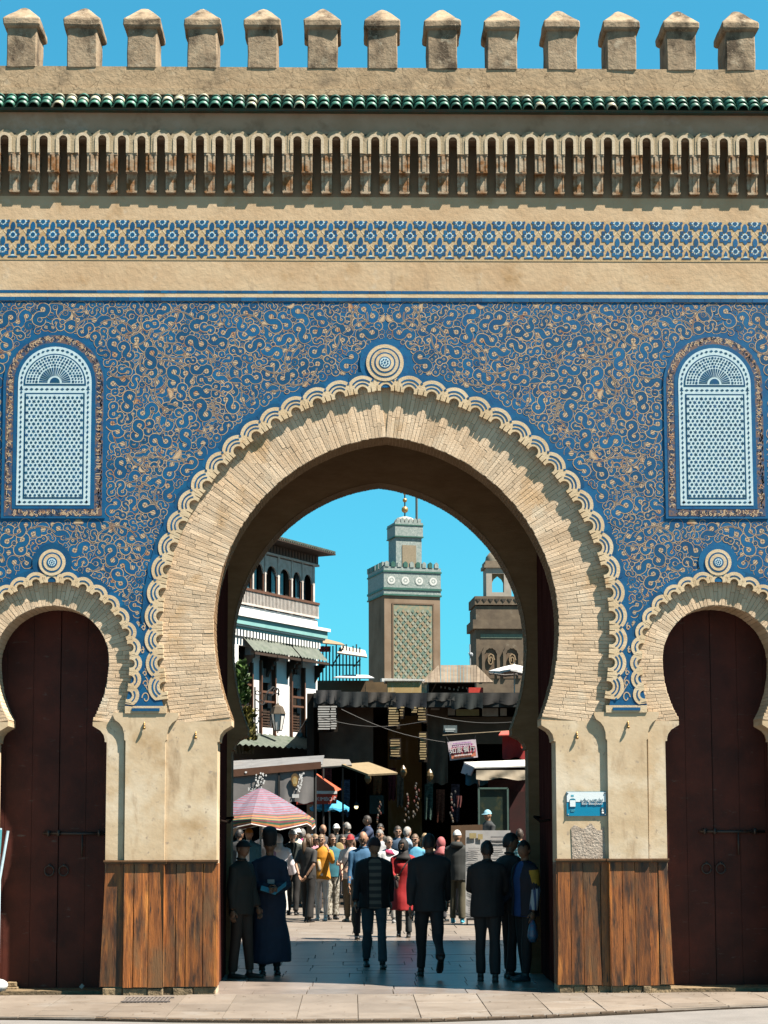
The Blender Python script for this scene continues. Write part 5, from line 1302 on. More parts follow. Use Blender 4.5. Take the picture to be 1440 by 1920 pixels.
b = MB(); b.box(a.x+.04, c.x-.05, YS+.38, YS+.4, a.z+.07, a.z+.12); b.box(a.x+.04, c.x-.08, YS+.38, YS+.4, a.z+.03, a.z+.055); b.obj('print', K1((.5, .55, .55)), o, kind='stuff')
rs = thing('red_stall', 'dark red cloth stall with bright red edge at the right jamb', 'stall', (0, 0, 0)); YR = 24.0
b = MB(); quad(b, [at(935, 1380, YR), at(1000, 1378, YR), at(1000, 1370, YR+.8), at(940, 1373, YR+.8)], .03); b.obj('top_edge', K1((.62, .10, .07)), rs)
b = MB(); waves(b, 942, 1000, 1379, 1422, YR+.3, .06); b.obj('cloth', K1((.30, .012, .012)), rs, True)
b = MB(); waves(b, 976, 992, 1382, 1401, YR-.1, .02); b.obj('bright_flap', K1((.72, .06, .02)), rs, True)
b = MB(); p = at(990, 1420, YR); b.tube([(p.x, YR+.5, .03), (p.x, YR+.5, p.z+.5)], .04, 6); b.obj('post', m_dkwood, rs)
wa = thing('white_stall_awning', 'white stall awning with beige valance and grey side flap', 'awning', (0, 0, 0)); YW = 22.0
b = MB(); quad(b, [at(890, 1441, YW), at(1004, 1438, YW), at(1004, 1426, YW+1.4), at(870, 1431, YW+1.4)], .03); b.obj('sheet', K1((.78, .75, .70)), wa)
b = MB(); waves(b, 893, 1004, 1444, 1461, YW-.02, .05); b.obj('valance', mat('beige_valance', (.46, .38, .28), (.56, .47, .36), 4, .9, .3, 8, .1), wa, True)
b = MB(); quad(b, [at(866, 1450, YW+1.2), at(884, 1455, YW+.2), at(890, 1441, YW+.1), at(872, 1432, YW+1.2)], .03); b.obj('side_flap', K1((.42, .36, .40)), wa)
b = MB(); waves(b, 873, 915, 1450, 1471, YW+.5, .05); b.obj('teal_cloth', K1((.02, .10, .15)), wa, True)
b = MB(); waves(b, 915, 1002, 1462, 1482, YW+.6, .05); b.obj('maroon_cloth', K1((.08, .012, .01)), wa, True)
for u in (897, 1000):
    b = MB(); p = at(u, 1445, YW+.1); b.tube([(p.x, YW+.1, .03), (p.x, YW+.1, p.z)], .03, 6); b.obj('pole', m_dkwood, wa)
dc = thing('display_case', 'tall dark glazed display case with green frame behind the poster', 'cabinet', (0, 0, 0)); YD = 21.0
a, c = at(899, 1610, YD), at(952, 1478, YD); b = MB(); b.box(a.x, c.x, YD+.05, YD+.5, .04, c.z); b.obj('case', mat('case_inside', (.02, .035, .028), (.05, .055, .03), 6, .3, 0, 1, .4, contrast=(.5, .6)), dc)
for (x0_, x1_, z0_, z1_) in ((a.x-.02, a.x+.02, .04, c.z), (c.x-.02, c.x+.02, .04, c.z), (a.x, c.x, c.z-.02, c.z+.02)):
    b = MB(); b.box(x0_, x1_, YD, YD+.06, z0_, z1_); b.obj('frame', K1((.07, .13, .11)), dc)
b = MB(); b.box(at(955, 1500, 23).x, 5.5, 23, 24, .03, at(955, 1470, 23).z); tag(b.obj('dark_shop', mat('maroon_shop', (.045, .010, .009), (.03, .009, .008), 3, .7, .1, 10, .2)), 'dark maroon shop front under the white awning', 'shop')
# dim goods and a lamp inside the market
goods = thing('hanging_goods', 'strings of small bags and trinkets hanging in the dark market', 'goods', (0, 0, 0)); rr = random.Random(8)
for (u0, v0, v1, n) in ((783, 1470, 1535, 16), (765, 1490, 1545, 10), (712, 1505, 1545, 10), (850, 1485, 1545, 12)):
    b = MB()
    for k in range(n): p = at(u0+rr.uniform(-5, 5)-k*.3, v0+(v1-v0)*k/n, 29); b.ball(p, (.03, .03, .05), 6, 4, rr.randint(0, 3))
    p = at(u0, v0, 29)
    b.obj('string', [K1((.13, .11, .09)), K1((.10, .02, .015)), K1((.10, .06, .03)), K1((.03, .03, .03))], goods, kind='stuff')
b = MB(); a, c = at(693, 1526, 32), at(720, 1491, 32); b.box(a.x, c.x, 32, 32.1, a.z, c.z); tag(b.obj('teal_shutter', K1((.012, .05, .055))), 'dim teal shutter deep in the market', 'shutter')
lp = thing('bulb_lamp', 'small glowing bulb hanging in the dark market', 'lamp', at(668, 1513, 31)); b = MB(); b.ball((0, 0, 0), .06, 10, 8); b.obj('bulb', mat('bulb', (.9, .8, .5), None, emit=((1, .8, .42), 1.0)), lp, True)
b = MB(); b.lathe([(.02, .16), (.10, .05), (.11, .03)], 10); b.obj('shade', m_black, lp); b = MB(); b.tube([(0, 0, .15), (0, 0, 1.2)], .006, 4); b.obj('flex', m_black, lp)
for (u0, u1, v, y, col, nm, lb) in ((832, 850, 1500, 27, (.10, .02, .018), 'maroon_banner', 'small dark maroon banner hanging left of the display case'),):
    b = MB(); waves(b, u0+24, u1+16, 1492, 1512, y, .05); tag(b.obj(nm, K1(col), None, True), lb, 'banner')
# rugs, clothes and lamps hung in the gloom under the roof
rr = random.Random(31)
for (u0, u1, v0, v1, col) in ((603, 622, 1440, 1520, (.05, .012, .012)), (640, 656, 1462, 1530, (.02, .03, .05)), (700, 716, 1455, 1488, (.07, .03, .012)), (728, 742, 1440, 1500, (.045, .010, .014)), (744, 757, 1452, 1512, (.05, .04, .03)), (796, 812, 1470, 1535, (.02, .035, .03)), (818, 834, 1480, 1540, (.06, .02, .012)), (846, 862, 1470, 1540, (.03, .022, .03))):
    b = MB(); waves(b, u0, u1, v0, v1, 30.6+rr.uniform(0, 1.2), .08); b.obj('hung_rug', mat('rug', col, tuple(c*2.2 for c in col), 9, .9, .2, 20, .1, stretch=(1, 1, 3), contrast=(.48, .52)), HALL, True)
for (u, v) in ((756, 1448), (806, 1455), (690, 1460)):
    p = at(u, v, 30.4); b = MB(); b.lathe([(.02, .2), (.09, .1), (.11, 0), (.07, -.1), (.02, -.16)], 8); b.obj('hung_lantern', K1((.14, .09, .035), .4), HALL, loc=p)
# paper notice on a stand, cardboard behind
st_ = thing('notice_board', 'tall white printed sheet on a low stand behind the dark men', 'notice', (0, 0, 0)); YP = 12.5
b = MB(); waves(b, 873, 957, 1557, 1721, YP, .012, nx=14, nz=14); b.obj('sheet', mat('paper', (.50, .50, .50), (.40, .40, .41), 3, .8, .4, 6, .15), st_, True)
b = MB(); rr = random.Random(14)
for j in range(34):
    v = 1586+j*3.9
    for (ua, ub) in ((878, 911), (914, 952)):
        if rr.random() < .25: continue
        a = at(ua, v, YP-.02); e = at(ua+(ub-ua)*rr.uniform(.5, 1), v+1.2, YP-.02); b.box(a.x, e.x, YP-.022, YP-.02, e.z, a.z)
for (ua, ub, va, vb) in ((880, 893, 1562, 1572), (896, 905, 1564, 1574), (920, 950, 1568, 1571), (921, 947, 1575, 1577)):
    a, e = at(ua, vb, YP-.022), at(ub, va, YP-.022); b.box(a.x, e.x, YP-.026, YP-.02, a.z, e.z, 1 if ua < 900 else 0)
b.obj('print', [K1((.22, .22, .23)), K1((.42, .34, .16))], st_, kind='stuff')
b = MB()
for u in (876, 955): p = at(u, 1721, YP); b.tube([(p.x, YP+.03, .05), (p.x, YP+.03, at(u, 1557, YP).z)], .015, 6)
b.box(at(876, 1735, YP).x, at(955, 1735, YP).x, YP-.02, YP+.03, .14, .18); b.obj('stand', m_black, st_)
b = MB(); quad(b, [at(846, 1640, 13.6), at(905, 1640, 13.6), at(905, 1546, 13.6), at(846, 1548, 13.6)], -.03); p = at(850, 1640, 13.6); q = at(900, 1640, 13.6)
b.tube([(p.x, 13.62, .05), (p.x, 13.62, p.z+.1)], .02, 6); b.tube([(q.x, 13.62, .05), (q.x, 13.62, q.z+.1)], .02, 6)
tag(b.obj('brown_board', K1((.12, .065, .03))), 'plain brown board standing behind the printed sheet', 'board')

# ---- things at the gate front
sgn = thing('gate_sign', 'blue and white enamel name plate screwed to the right pier', 'sign', (0, 0, 0)); x0_, x1_, z0_, z1_ = 2.078, 2.536, 2.066, 2.346; ys = FY-.02
b = MB(); b.box(x0_, x1_, ys, FY, z0_, z1_); b.obj('plate', K1((.004, .24, .42), .3, var=.05), sgn)
b = MB(); b.box(x0_+.004, x1_-.004, ys-.003, ys+.002, z0_+.163, z1_-.004); b.obj('white_field', K1((.80, .88, .92), .3, var=.03), sgn)
b = MB(); b.prism([(x0_+.035, z0_+.105), (x0_+.105, z0_+.105), (x0_+.105, z0_+.185)]+[(x0_+.07+.035*cos(t), z0_+.185+.018*sin(t)) for t in [pi*k/8 for k in range(9)]]+[(x0_+.035, z0_+.185)], ys-.006, ys); b.obj('tab', K1((.01, .20, .30), .3), sgn)
b = MB(); b.box(x0_+.038, x0_+.102, ys-.009, ys, z0_+.108, z0_+.182); b.obj('blank_square', K1((.80, .88, .92), .3, var=.03), sgn)
text('Bab Boujloud', .045, (x0_+.295, ys-.006, z0_+.144), m_letter, sgn, ext=.002)
text('باب بوجلود', .042, (x0_+.295, ys-.006, z0_+.190), K1((.15, .28, .35)), sgn, ext=.002)
b = MB(); b.box(x1_-.062, x1_-.022, ys-.006, ys, z0_+.02, z0_+.10, 0); b.ball((x1_-.042, ys-.006, z0_+.035), (.014, .004, .014), 8, 6, 1); b.prism([(x1_-.055, z0_+.055), (x1_-.029, z0_+.055), (x1_-.042, z0_+.09)], ys-.009, ys, 1); b.obj('emblem', [K1((.006, .06, .10)), m_letter], sgn)
for (xx, zz) in ((x0_+.016, z0_+.016), (x1_-.014, z0_+.016), (x0_+.016, z1_-.016), (x1_-.014, z1_-.016)):
    b = MB(); b.ball((xx, ys-.004, zz), .009, 8, 5); b.obj('screw', K1((.25, .27, .3), .4), sgn)
b = MB(); b.box(x0_+.045, x0_+.098, ys-.005, ys, z0_+.065, z0_+.072); b.box(x0_+.048, x0_+.09, ys-.005, ys, z0_+.052, z0_+.058); b.box(x0_+.052, x0_+.085, ys-.005, ys, z1_-.055, z1_-.035); b.obj('small_print', K1((.10, .45, .58)), sgn, kind='stuff')
# drain grate, leaning frame at the left edge, bag and stone in the corner
gr = thing('drain_grate', 'small cast iron drain grate set in the pavement by the left pier', 'grate', (-2.66, -.60, .056))
b = MB()
for k in range(12): b.box(-.25+k*.042, -.25+k*.042+.022, -.2, .2, 0, .012)
b.obj('bars', K1((.16, .14, .13)), gr, kind='stuff'); b = MB(); b.box(-.27, .27, -.22, -.2, 0, .014); b.box(-.27, .27, .2, .22, 0, .014); b.obj('rim', K1((.18, .15, .14)), gr)
fr_ = thing('leaning_frame', 'pale blue metal frame leaning at the left edge of the picture', 'frame', (0, 0, 0)); yf = -.25
for (ua, va, ub, vb) in ((1, 1553, -6, 1660), (15, 1558, -1, 1650), (-30, 1552, -40, 1700)):
    b = MB(); b.tube([at(ua, va, yf), at(ub, vb, yf-.1), gnd(ub-4, 1875)+Vector((0, 0, .0))] if ub > -3 else [at(ua, va, yf), at(ub, vb, yf-.1)], .016, 8); b.obj('bar', K1((.45, .60, .68), .4), fr_)
b = MB(); quad(b, [at(-38, 1640, yf-.06), at(1, 1600, yf-.06), at(4, 1556, yf-.02), at(-32, 1556, yf-.02)], .012); b.obj('panel', K1((.10, .42, .48), .4), fr_)
b = MB(); p = gnd(-6, 1862); b.ball((p.x, p.y, .12), (.12, .1, .09), 14, 9)
for i, v in enumerate(b.v): b.v[i] = tuple(Vector(v)+mnoise.noise_vector(Vector(v)*14)*.025)
tag(b.obj('plastic_bag', K1((.70, .72, .75), .4), None, True), 'crumpled white plastic bag at the lower left corner', 'bag')
b = MB(); p = gnd(22, 1858); b.box(p.x-.07, p.x+.08, p.y-.06, p.y+.08, .04, .10); b.box(p.x-.05, p.x+.06, p.y-.05, p.y+.06, .10, .155)
tag(link('loose_stone', rough_small(b)), 'two stacked loose stones beside the white plastic bag', 'stone')
b = MB(); p = gnd(157, 1851, .08); b.box(-.02, .02, -.002, .002, -.025, .025, T=Matrix.Translation((p.x, .50, .105)) @ Matrix.Rotation(.7, 4, 'Y')); tag(b.obj('paper_scrap', K1((.5, .5, .48))), 'tiny scrap of white paper before the left door', 'litter')

b = MB(); rl_ = random.Random(77)                   # dust, leaves and scraps along the foot of the wall
for k in range(150):
    x = rl_.uniform(-5, 5); y = rl_.choice([rl_.uniform(-.35, -.05), rl_.uniform(edge_y(x)+.05, -.1)]); q = rl_.uniform(.006, .02); a = rl_.uniform(0, 6.3)
    b.add([(x+q*cos(a), y+q*sin(a), .0575), (x-q*.6*sin(a), y+q*.6*cos(a), .059), (x-q*cos(a), y-q*sin(a), .0575), (x+q*.6*sin(a), y-q*.6*cos(a), .062)], [(0, 1, 2, 3)], rl_.randint(0, 2))
o = b.obj('litter', [K1((.10, .07, .04)), K1((.30, .26, .2)), K1((.16, .09, .03))]); o['kind'] = 'stuff'; o['label'] = 'dry leaves, grit and scraps scattered on the pavement'
# ------------------------------------------------------------ people
JOBS = []                                          # clothing and bodies grown from lofts in one go at the end
def rot2(v, a): return Vector((v[0]*cos(a)-v[1]*sin(a), v[0]*sin(a)+v[1]*cos(a), v[2]))
def loft(mb, rings, seg=14, a0=0, a1=2*pi, mi=0):
    """rings: (cx, cy, z, rx, ry)"""
    vs = []; fs = []; n = len(rings)
    for (cx, cy, z, rx, ry) in rings:
        for k in range(seg):
            a = 2*pi*k/seg; vs.append((cx+rx*cos(a), cy+ry*sin(a), z))
    for i in range(n-1):
        for k in range(seg): fs.append((i*seg+k, i*seg+(k+1) % seg, (i+1)*seg+(k+1) % seg, (i+1)*seg+k))
    fs += [tuple(range(seg-1, -1, -1)), tuple(range((n-1)*seg, n*seg))]
    if rings[0][2] > rings[-1][2]: fs = [f[::-1] for f in fs]
    mb.add(vs, fs, mi)
def dome(mb, c, r, keep, M3, seg=18, rings=12, mi=0, shape=None):
    """part of an ellipsoid about c: faces whose centre satisfies keep(x, y, z) in unit head space"""
    pts = []
    for i in range(rings+1):
        p = -pi/2+pi*i/rings
        for k in range(seg):
            a = 2*pi*k/seg; q = Vector((cos(p)*cos(a), cos(p)*sin(a), sin(p))); pts.append(q)
    out = [];
    for q in pts:
        s = Vector((q.x*r[0], q.y*r[1], q.z*r[2]))
        if shape: s = shape(q, s)
        out.append(c+M3 @ s)
    fs = []
    for i in range(rings):
        for k in range(seg):
            f = (i*seg+k, i*seg+(k+1) % seg, (i+1)*seg+(k+1) % seg, (i+1)*seg+k); m = sum((pts[j] for j in f), Vector())/4
            if keep(m.x, m.y, m.z): fs.append(f)
    use = sorted({j for f in fs for j in f}); ix = {j: i for i, j in enumerate(use)}
    mb.add([out[j] for j in use], [tuple(ix[j] for j in f) for f in fs], mi)
def head_shape(q, s):
    x, y, z = s
    if q.z < 0: t = -q.z; x *= 1-.30*t**1.6; y *= (1-.10*t) if q.y < 0 else (1-.35*t)
    if q.y < -.5:
        nz = math.exp(-((q.z+.12)/.16)**2-(q.x/.16)**2); y -= .022*nz
        for e in (-1, 1): y += .009*math.exp(-((q.z-.10)/.12)**2-((q.x-e*.38)/.17)**2)
        y -= .005*math.exp(-((q.z-.26)/.10)**2)
        y -= .006*math.exp(-((q.z+.50)/.10)**2-(q.x/.3)**2)-.004*math.exp(-((q.z+.62)/.06)**2-(q.x/.3)**2)+.006*math.exp(-((q.z+.85)/.12)**2)*-1
    return Vector((x, y, z))
m_eye = plain((.01, .008, .007), .3); m_lip = plain((.22, .07, .06), .6)
SK = {'l': (.50, .30, .21), 'm': (.36, .20, .125), 'd': (.22, .115, .068)}
def skin_m(k): return plain(SK[k], .55, .3, .12)
def person(label, xy, H, face=0, skin='m', top=('shirt', (.5, .5, .5)), bottom=('trousers', (.05, .05, .06)), shoes=(.03, .03, .03), hat=None, hair=None,
           armL=None, armR=None, legL=None, legR=None, headyaw=None, headpitch=0, under=None, glasses=False, build=1.0, group='people in the street beyond the gate', lift=0.0, hold=None, seg=14, sit=False, z0=.05):
    """facing -y at face 0; arms (swing fwd, abduct, elbow bend, inward turn of the forearm); legs (swing, knee bend)"""
    rp = random.Random(label)
    if armL is None: armL = (rp.uniform(-.15, .35), rp.uniform(.06, .2), rp.choice([.15, .3, .5, 1.1]), rp.uniform(0, .35))
    if armR is None: armR = (rp.uniform(-.15, .35), rp.uniform(.06, .2), rp.choice([.15, .3, .5, 1.1]), rp.uniform(0, .35))
    if legL is None: legL = (rp.uniform(-.05, .16), rp.uniform(0, .08))
    if legR is None: legR = (rp.uniform(-.16, .05), rp.uniform(0, .10))
    if headyaw is None: headyaw = rp.uniform(-28, 28)
    T = thing('person', label, 'person', (xy[0], xy[1], z0), radians(face), group)
    k = H/1.75; T.scale = (k, k, k); bw = build; FLOW = .0
    # skeleton
    J = {}
    for nm, sx, (sw, kb) in (('L', 1, legL), ('R', -1, legR)):
        hip = Vector((sx*.088, 0, .92)); kn = hip+.43*Vector((0, -sin(sw), -cos(sw))); b_ = sw-kb; an = kn+.42*Vector((sx*.01, -sin(b_), -cos(b_)))
        J[nm] = [hip, kn, an, b_]
    dz = min(J['L'][2].z-(.0 if J['L'][3] > -.5 else .05), J['R'][2].z-(.0 if J['R'][3] > -.5 else .05))-.085
    for nm in 'LR':
        for i in range(3): J[nm][i] = J[nm][i]-Vector((0, 0, dz))
    B = -dz                                        # everything above follows the hips
    for nm, sx, (sw, ab, el, inn) in (('l', 1, armL), ('r', -1, armR)):
        sh = Vector((sx*.172*bw, .005, 1.392+B)); d1 = Vector((sx*sin(ab), -sin(sw)*cos(ab), -cos(sw)*cos(ab))); e = sh+.285*d1
        d2 = Vector((sx*(sin(ab)*.4)-sx*sin(inn), -sin(sw+el)*cos(inn), -cos(sw+el)*cos(inn))).normalized(); w = e+.25*d2
        J[nm] = [sh, e, w, d2]
    HC = Vector((0, -.018, 1.632+B))
    M3 = Matrix.Rotation(radians(headyaw), 3, 'Z') @ Matrix.Rotation(radians(headpitch), 3, 'X')
    sk = skin_m(skin)
    # body: one surface under the clothes, then head and hands
    b = MB()
    loft(b, [(0, 0, .86+B, .12*bw, .085), (0, 0, .95+B, .13*bw, .09), (0, 0, 1.08+B, .118*bw, .08), (0, -.005, 1.28+B, .14*bw, .092), (0, 0, 1.40+B, .13*bw, .07), (0, .005, 1.455+B, .065, .055)])
    b.tube([(0, .005, 1.42+B), (0, .0, 1.50+B), HC+Vector((0, .012, -.03))], [.062, .053, .055], 12)
    for nm in 'LR': h_, kn, an, _ = J[nm]; b.tube([h_+Vector((0, 0, .03)), h_.lerp(kn, .5), kn, kn.lerp(an, .4), an], [.072, .062, .048, .046, .033], 10)
    for nm in 'lr': s_, e, w, d2 = J[nm]; b.tube([s_, s_.lerp(e, .5), e, e.lerp(w, .4), w], [.044, .038, .033, .032, .024], 10)
    ex = MB()
    dome(ex, HC, (.076, .096, .119), lambda x, y, z: True, M3, 20, 14, 0, head_shape)
    for sx in (-1, 1):
        ex.ball(HC+M3 @ Vector((sx*.074, .010, -.005)), (.012, .020, .032), 8, 6, 0)
        ex.ball(HC+M3 @ Vector((sx*.029, -.082, .012)), (.012, .008, .007), 8, 5, 1)
        ex.ball(HC+M3 @ Vector((sx*.030, -.089, .030)), (.018, .006, .004), 8, 4, 3)
    ex.ball(HC+M3 @ Vector((0, -.090, -.054)), (.022, .008, .007), 8, 5, 2)
    for nm, sx in (('l', 1), ('r', -1)):
        w, d = J[nm][2], J[nm][3]; side = Vector((sx, 0, 0)); side = (side-d*side.dot(d)).normalized(); fw = d.cross(side)*sx
        pc = w+d*.050; R3 = Matrix((side, fw, d)).transposed()
        n0 = len(ex.v); ex.ball((0, 0, 0), (.018, .040, .052), 10, 7, 0)
        for i in range(n0, len(ex.v)): ex.v[i] = tuple(pc+R3 @ Vector(ex.v[i]))
        for q, ln in ((-.030, .062), (-.010, .076), (.010, .080), (.029, .070)):
            p0 = pc+fw*q+d*.036; p1 = p0+d*ln*.5-side*.006; p2 = p1+d*ln*.42-side*.020; ex.tube([p0, p1, p2], [.0095, .009, .0075], 6, 0)
        p0 = pc-d*.018+fw*.030; ex.tube([p0, p0+d*.03+fw*.024-side*.008, p0+d*.062+fw*.026-side*.018], [.012, .011, .008], 6, 0)
    JOBS.append((b, .016, 2, 0.0, 'body', [sk, m_eye, m_lip, plain(hair[1] if hair else (.05, .04, .03))], T, ex))
    # lower garment
    def legs(r0, r1, r2, hem):
        m = MB(); loft(m, [(0, 0, 1.0+B, .150*bw, .108), (0, 0, .92+B, .168*bw, .122), (0, .005, .84+B, .165*bw, .118), (0, .0, .79+B, .10, .08)])
        for nm in 'LR':
            h_, kn, an, _ = J[nm]; e = kn.lerp(an, hem); m.tube([h_+Vector((0, 0, .02)), h_.lerp(kn, .5), kn, kn.lerp(e, .5), e], [r0, (r0+r1)/2+.004, r1, (r1+r2)/2, r2], 12)
        return m
    kind, col = bottom[0], bottom[1]; bm_ = bottom[2] if len(bottom) > 2 else plain(col)
    if kind == 'trousers': JOBS.append((legs(.088*bw, .066, .058, .97), .013, 2, .012, 'trousers', [bm_], T, None))
    elif kind == 'slim': JOBS.append((legs(.084*bw, .058, .046, .96), .013, 2, .009, 'trousers', [bm_], T, None))
    elif kind == 'wide': JOBS.append((legs(.092*bw, .080, .088, .98), .014, 3, .008, 'trousers', [bm_], T, None))
    elif kind == 'skirt':
        m = MB(); loft(m, [(0, 0, 1.02+B, .150*bw, .11), (0, 0, .9+B, .175*bw, .13), (0, 0, .5+B*.6, .19, .15), (0, 0, .16, .21, .17)]); JOBS.append((m, .016, 3, .012, 'skirt', [bm_], T, None))
    # shoes
    for nm in 'LR':
        an, an_b = J[nm][2], J[nm][3]; pt = min(0, an_b+.25) if an_b < -.3 else 0
        f = Vector((0, -cos(pt), sin(pt)*1.0)); f = Vector((0, -cos(-pt), -sin(-pt))); u_ = Vector((0, -sin(-pt)*-1, cos(pt)))
        m = MB(); hl = an-u_*.045-f*.055; P = [hl, hl+f*.05, hl+f*.13, hl+f*.20, hl+f*.255]
        m.tube([p-u_*.012 for p in P], [(.030, .026), (.038, .040), (.042, .036), (.043, .026), (.028, .018)], 10, 0)
        m.tube([an+u_*.03, an-u_*.04], [.040, .042], 10, 0)
        m.tube([p-u_*.038 for p in P], [(.031, .008), (.040, .010), (.044, .010), (.045, .010), (.030, .008)], 8, 1)
        m.obj('shoe', [plain(shoes, .5), plain((.55, .54, .5) if sum(shoes) > .6 else (.10, .08, .06))], T, True)
    # upper garment
    def sleeves(m, r0, r1, r2, short=False):
        for nm in 'lr':
            s_, e, w, d2 = J[nm]; inn = Vector((-.03 if nm == 'l' else .03, 0, .012))
            if short: m.tube([s_+inn, s_, s_.lerp(e, .5), s_.lerp(e, .85)], [r0*.9, r0, r0*.95, r0], 12)
            else: m.tube([s_+inn, s_, s_.lerp(e, .5), e, e.lerp(w, .5), e.lerp(w, .93)], [r0*.9, r0, r0*.92, r1, (r1+r2)/2, r2], 12)
    kind, col = top[0], top[1]; tm = top[2] if len(top) > 2 else plain(col)
    g = {'shirt': .0, 'tee': .0, 'jacket': .018, 'coat': .02, 'robe': .022, 'shawl': .03}[kind]
    hem = {'shirt': .84, 'tee': .86, 'jacket': .80, 'coat': .48, 'robe': .15, 'shawl': .80}[kind]+B*.6
    R = [(0, 0, 1.495+B, .066+g*.3, .062+g*.3), (0, .004, 1.468+B, .118*bw+g, .076+g*.5), (0, .003, 1.440+B, .165*bw+g, .090+g*.5), (0, .002, 1.40+B, .186*bw+g, .104+g*.6), (0, -.006, 1.28+B, .178*bw+g, .124+g), (0, -.004, 1.10+B, .160*bw+g, .116+g), (0, 0, .96+B, .172*bw+g, .124+g)]
    if hem > .7: R += [(0, 0, hem, .178*bw+g, .130+g)]
    else:
        fl = .04 if kind == 'coat' else .075
        R += [(0, 0, .80+B, .185*bw+g, .138+g), (0, 0, .80+(hem-.80)*.5+B*.3, .185*bw+g+fl*.6, .15+g+fl*.4), (0, 0, hem, .19*bw+g+fl, .16+g+fl*.6)]
    def torso(mm):
        m = MB(); loft(m, R, 18); return m
    if under:                                      # open jacket over another garment
        m = MB(); R0 = [(a, c, z, rx-g*.6, ry-g*.6) for a, c, z, rx, ry in R]; loft(m, R0, 18); JOBS.append((m, .014, 2, .004, 'sweater', [under], T, None))
        m = MB(); n = 22; a0 = radians(-90+24); a1 = radians(270-24); vs = []
        for (cx, cy, z, rx, ry) in R:
            for kq in range(n+1):
                a = a0+(a1-a0)*kq/n; vs.append((cx+(rx+.012)*cos(a), cy+(ry+.012)*sin(a), z))
            for kq in range(n+1):
                a = a0+(a1-a0)*kq/n; vs.append((cx+(rx-.012)*cos(a), cy+(ry-.012)*sin(a), z))
        c = 2*(n+1); fs = []
        for i in range(len(R)-1):
            for kq in range(n): fs += [(i*c+kq, (i+1)*c+kq, (i+1)*c+kq+1, i*c+kq+1), (i*c+n+1+kq, i*c+n+2+kq, (i+1)*c+n+2+kq, (i+1)*c+n+1+kq)]
            fs += [(i*c, i*c+n+1, (i+1)*c+n+1, (i+1)*c), (i*c+n, (i+1)*c+n, (i+1)*c+2*n+1, i*c+2*n+1)]
        e_ = len(R)-1
        for kq in range(n): fs += [(kq, kq+1, n+2+kq, n+1+kq), (e_*c+kq+1, e_*c+kq, e_*c+n+1+kq, e_*c+n+2+kq)]
        m.add(vs, fs); sleeves(m, .068, .056, .046); JOBS.append((m, .013, 2, .010, 'jacket', [tm], T, None))
    else:
        m = torso(0)
        if kind == 'tee': sleeves(m, .062, .05, .045, True)
        elif kind == 'shawl': sleeves(m, .085, .085, .10)
        elif kind == 'robe': sleeves(m, .074, .066, .072)
        else: sleeves(m, .060+g*.5, .050+g*.4, .040+g*.3)
        JOBS.append((m, .014, 3, .014 if kind != 'tee' else .009, {'tee': 'shirt'}.get(kind, kind), [tm], T, None))
        if kind in ('shirt', 'jacket', 'coat') and sum(col) > .03:
            m = MB(); m.tube([(.055*cos(a), .004+.055*sin(a), 1.50+B+.008*sin(a)) for a in [2*pi*i/14 for i in range(15)]], .014, 6); m.obj('collar', tm, T, True)
    # hair and headgear
    if hair:
        style, hc = hair; hm = plain(hc, .6); m = MB()
        nzs = lambda x, y, z: .14*mnoise.noise(Vector((x*5+H*30, y*5, z*5)))
        kp = {'short': lambda x, y, z: (z > .42+nzs(x, y, z)) if y < -.35 else (z > .12-(y+.1)*.75+nzs(x, y, z) if y < .45 else z > -.42+nzs(x, y, z)), 'long': lambda x, y, z: z > .42 or y > -.30 and abs(x) > .3 or y > .0,
              'fringe': lambda x, y, z: y > .15 and z > -.3 and z < .35}[style]
        dome(m, HC, (.083, .104, .128), kp, M3, 34, 26)
        if style == 'long':
            m.tube([HC+M3 @ Vector((0, .055, .03)), HC+M3 @ Vector((0, .085, -.08)), HC+M3 @ Vector((0, .085, -.20)), HC+M3 @ Vector((0, .08, -.28))], [(.055, .045), (.085, .045), (.085, .04), (.05, .02)], 10)
            for sx in (-1, 1): m.tube([HC+M3 @ Vector((sx*.06, .0, .04)), HC+M3 @ Vector((sx*.085, .01, -.06)), HC+M3 @ Vector((sx*.085, .0, -.2))], [.02, .028, .015], 7)
        for i, v in enumerate(m.v): m.v[i] = tuple(Vector(v)+mnoise.noise_vector(Vector(v)*38+Vector((H*50, 0, 0)))*.007)
        m.obj('hair', hm, T, True)
    if hat:
        style, hc = hat[0], hat[1]; hm = plain(hc, .75); m = MB()
        if style == 'cap':
            dome(m, HC, (.087, .108, .130), lambda x, y, z: z > .22, M3, 20, 14)
            vz = MB(); V = []
            for i in range(9):
                a = radians(-90-62+124*i/8); V.append(HC+M3 @ Vector((.083*cos(a), .104*sin(a), .032))); V.append(HC+M3 @ Vector((.092*cos(a), .104*sin(a)-.068*cos(radians(-62+124*i/8)), .020)))
            vz.add(V, [(2*i, 2*i+1, 2*i+3, 2*i+2) for i in range(8)])
        elif style == 'flat':
            dome(m, HC+M3 @ Vector((0, -.01, 0)), (.088, .116, .112), lambda x, y, z: z > .22, M3, 20, 14); vz = MB(); vz.ball(HC+M3 @ Vector((0, -.105, .035)), (.06, .035, .010), 10, 5)
        elif style == 'beanie': dome(m, HC, (.088, .110, .136), lambda x, y, z: z > (.30 if y < -.2 else .05), M3, 20, 14)
        elif style == 'tall':
            n0 = len(m.v); m.lathe([(.086, .02), (.092, .06), (.098, .16), (.090, .215), (.06, .235), (.0, .24)], 16)
            for i in range(n0, len(m.v)): q = Vector(m.v[i]); m.v[i] = tuple(HC+M3 @ Vector((q.x*.98, q.y*1.16, q.z)))
        elif style == 'hijab':
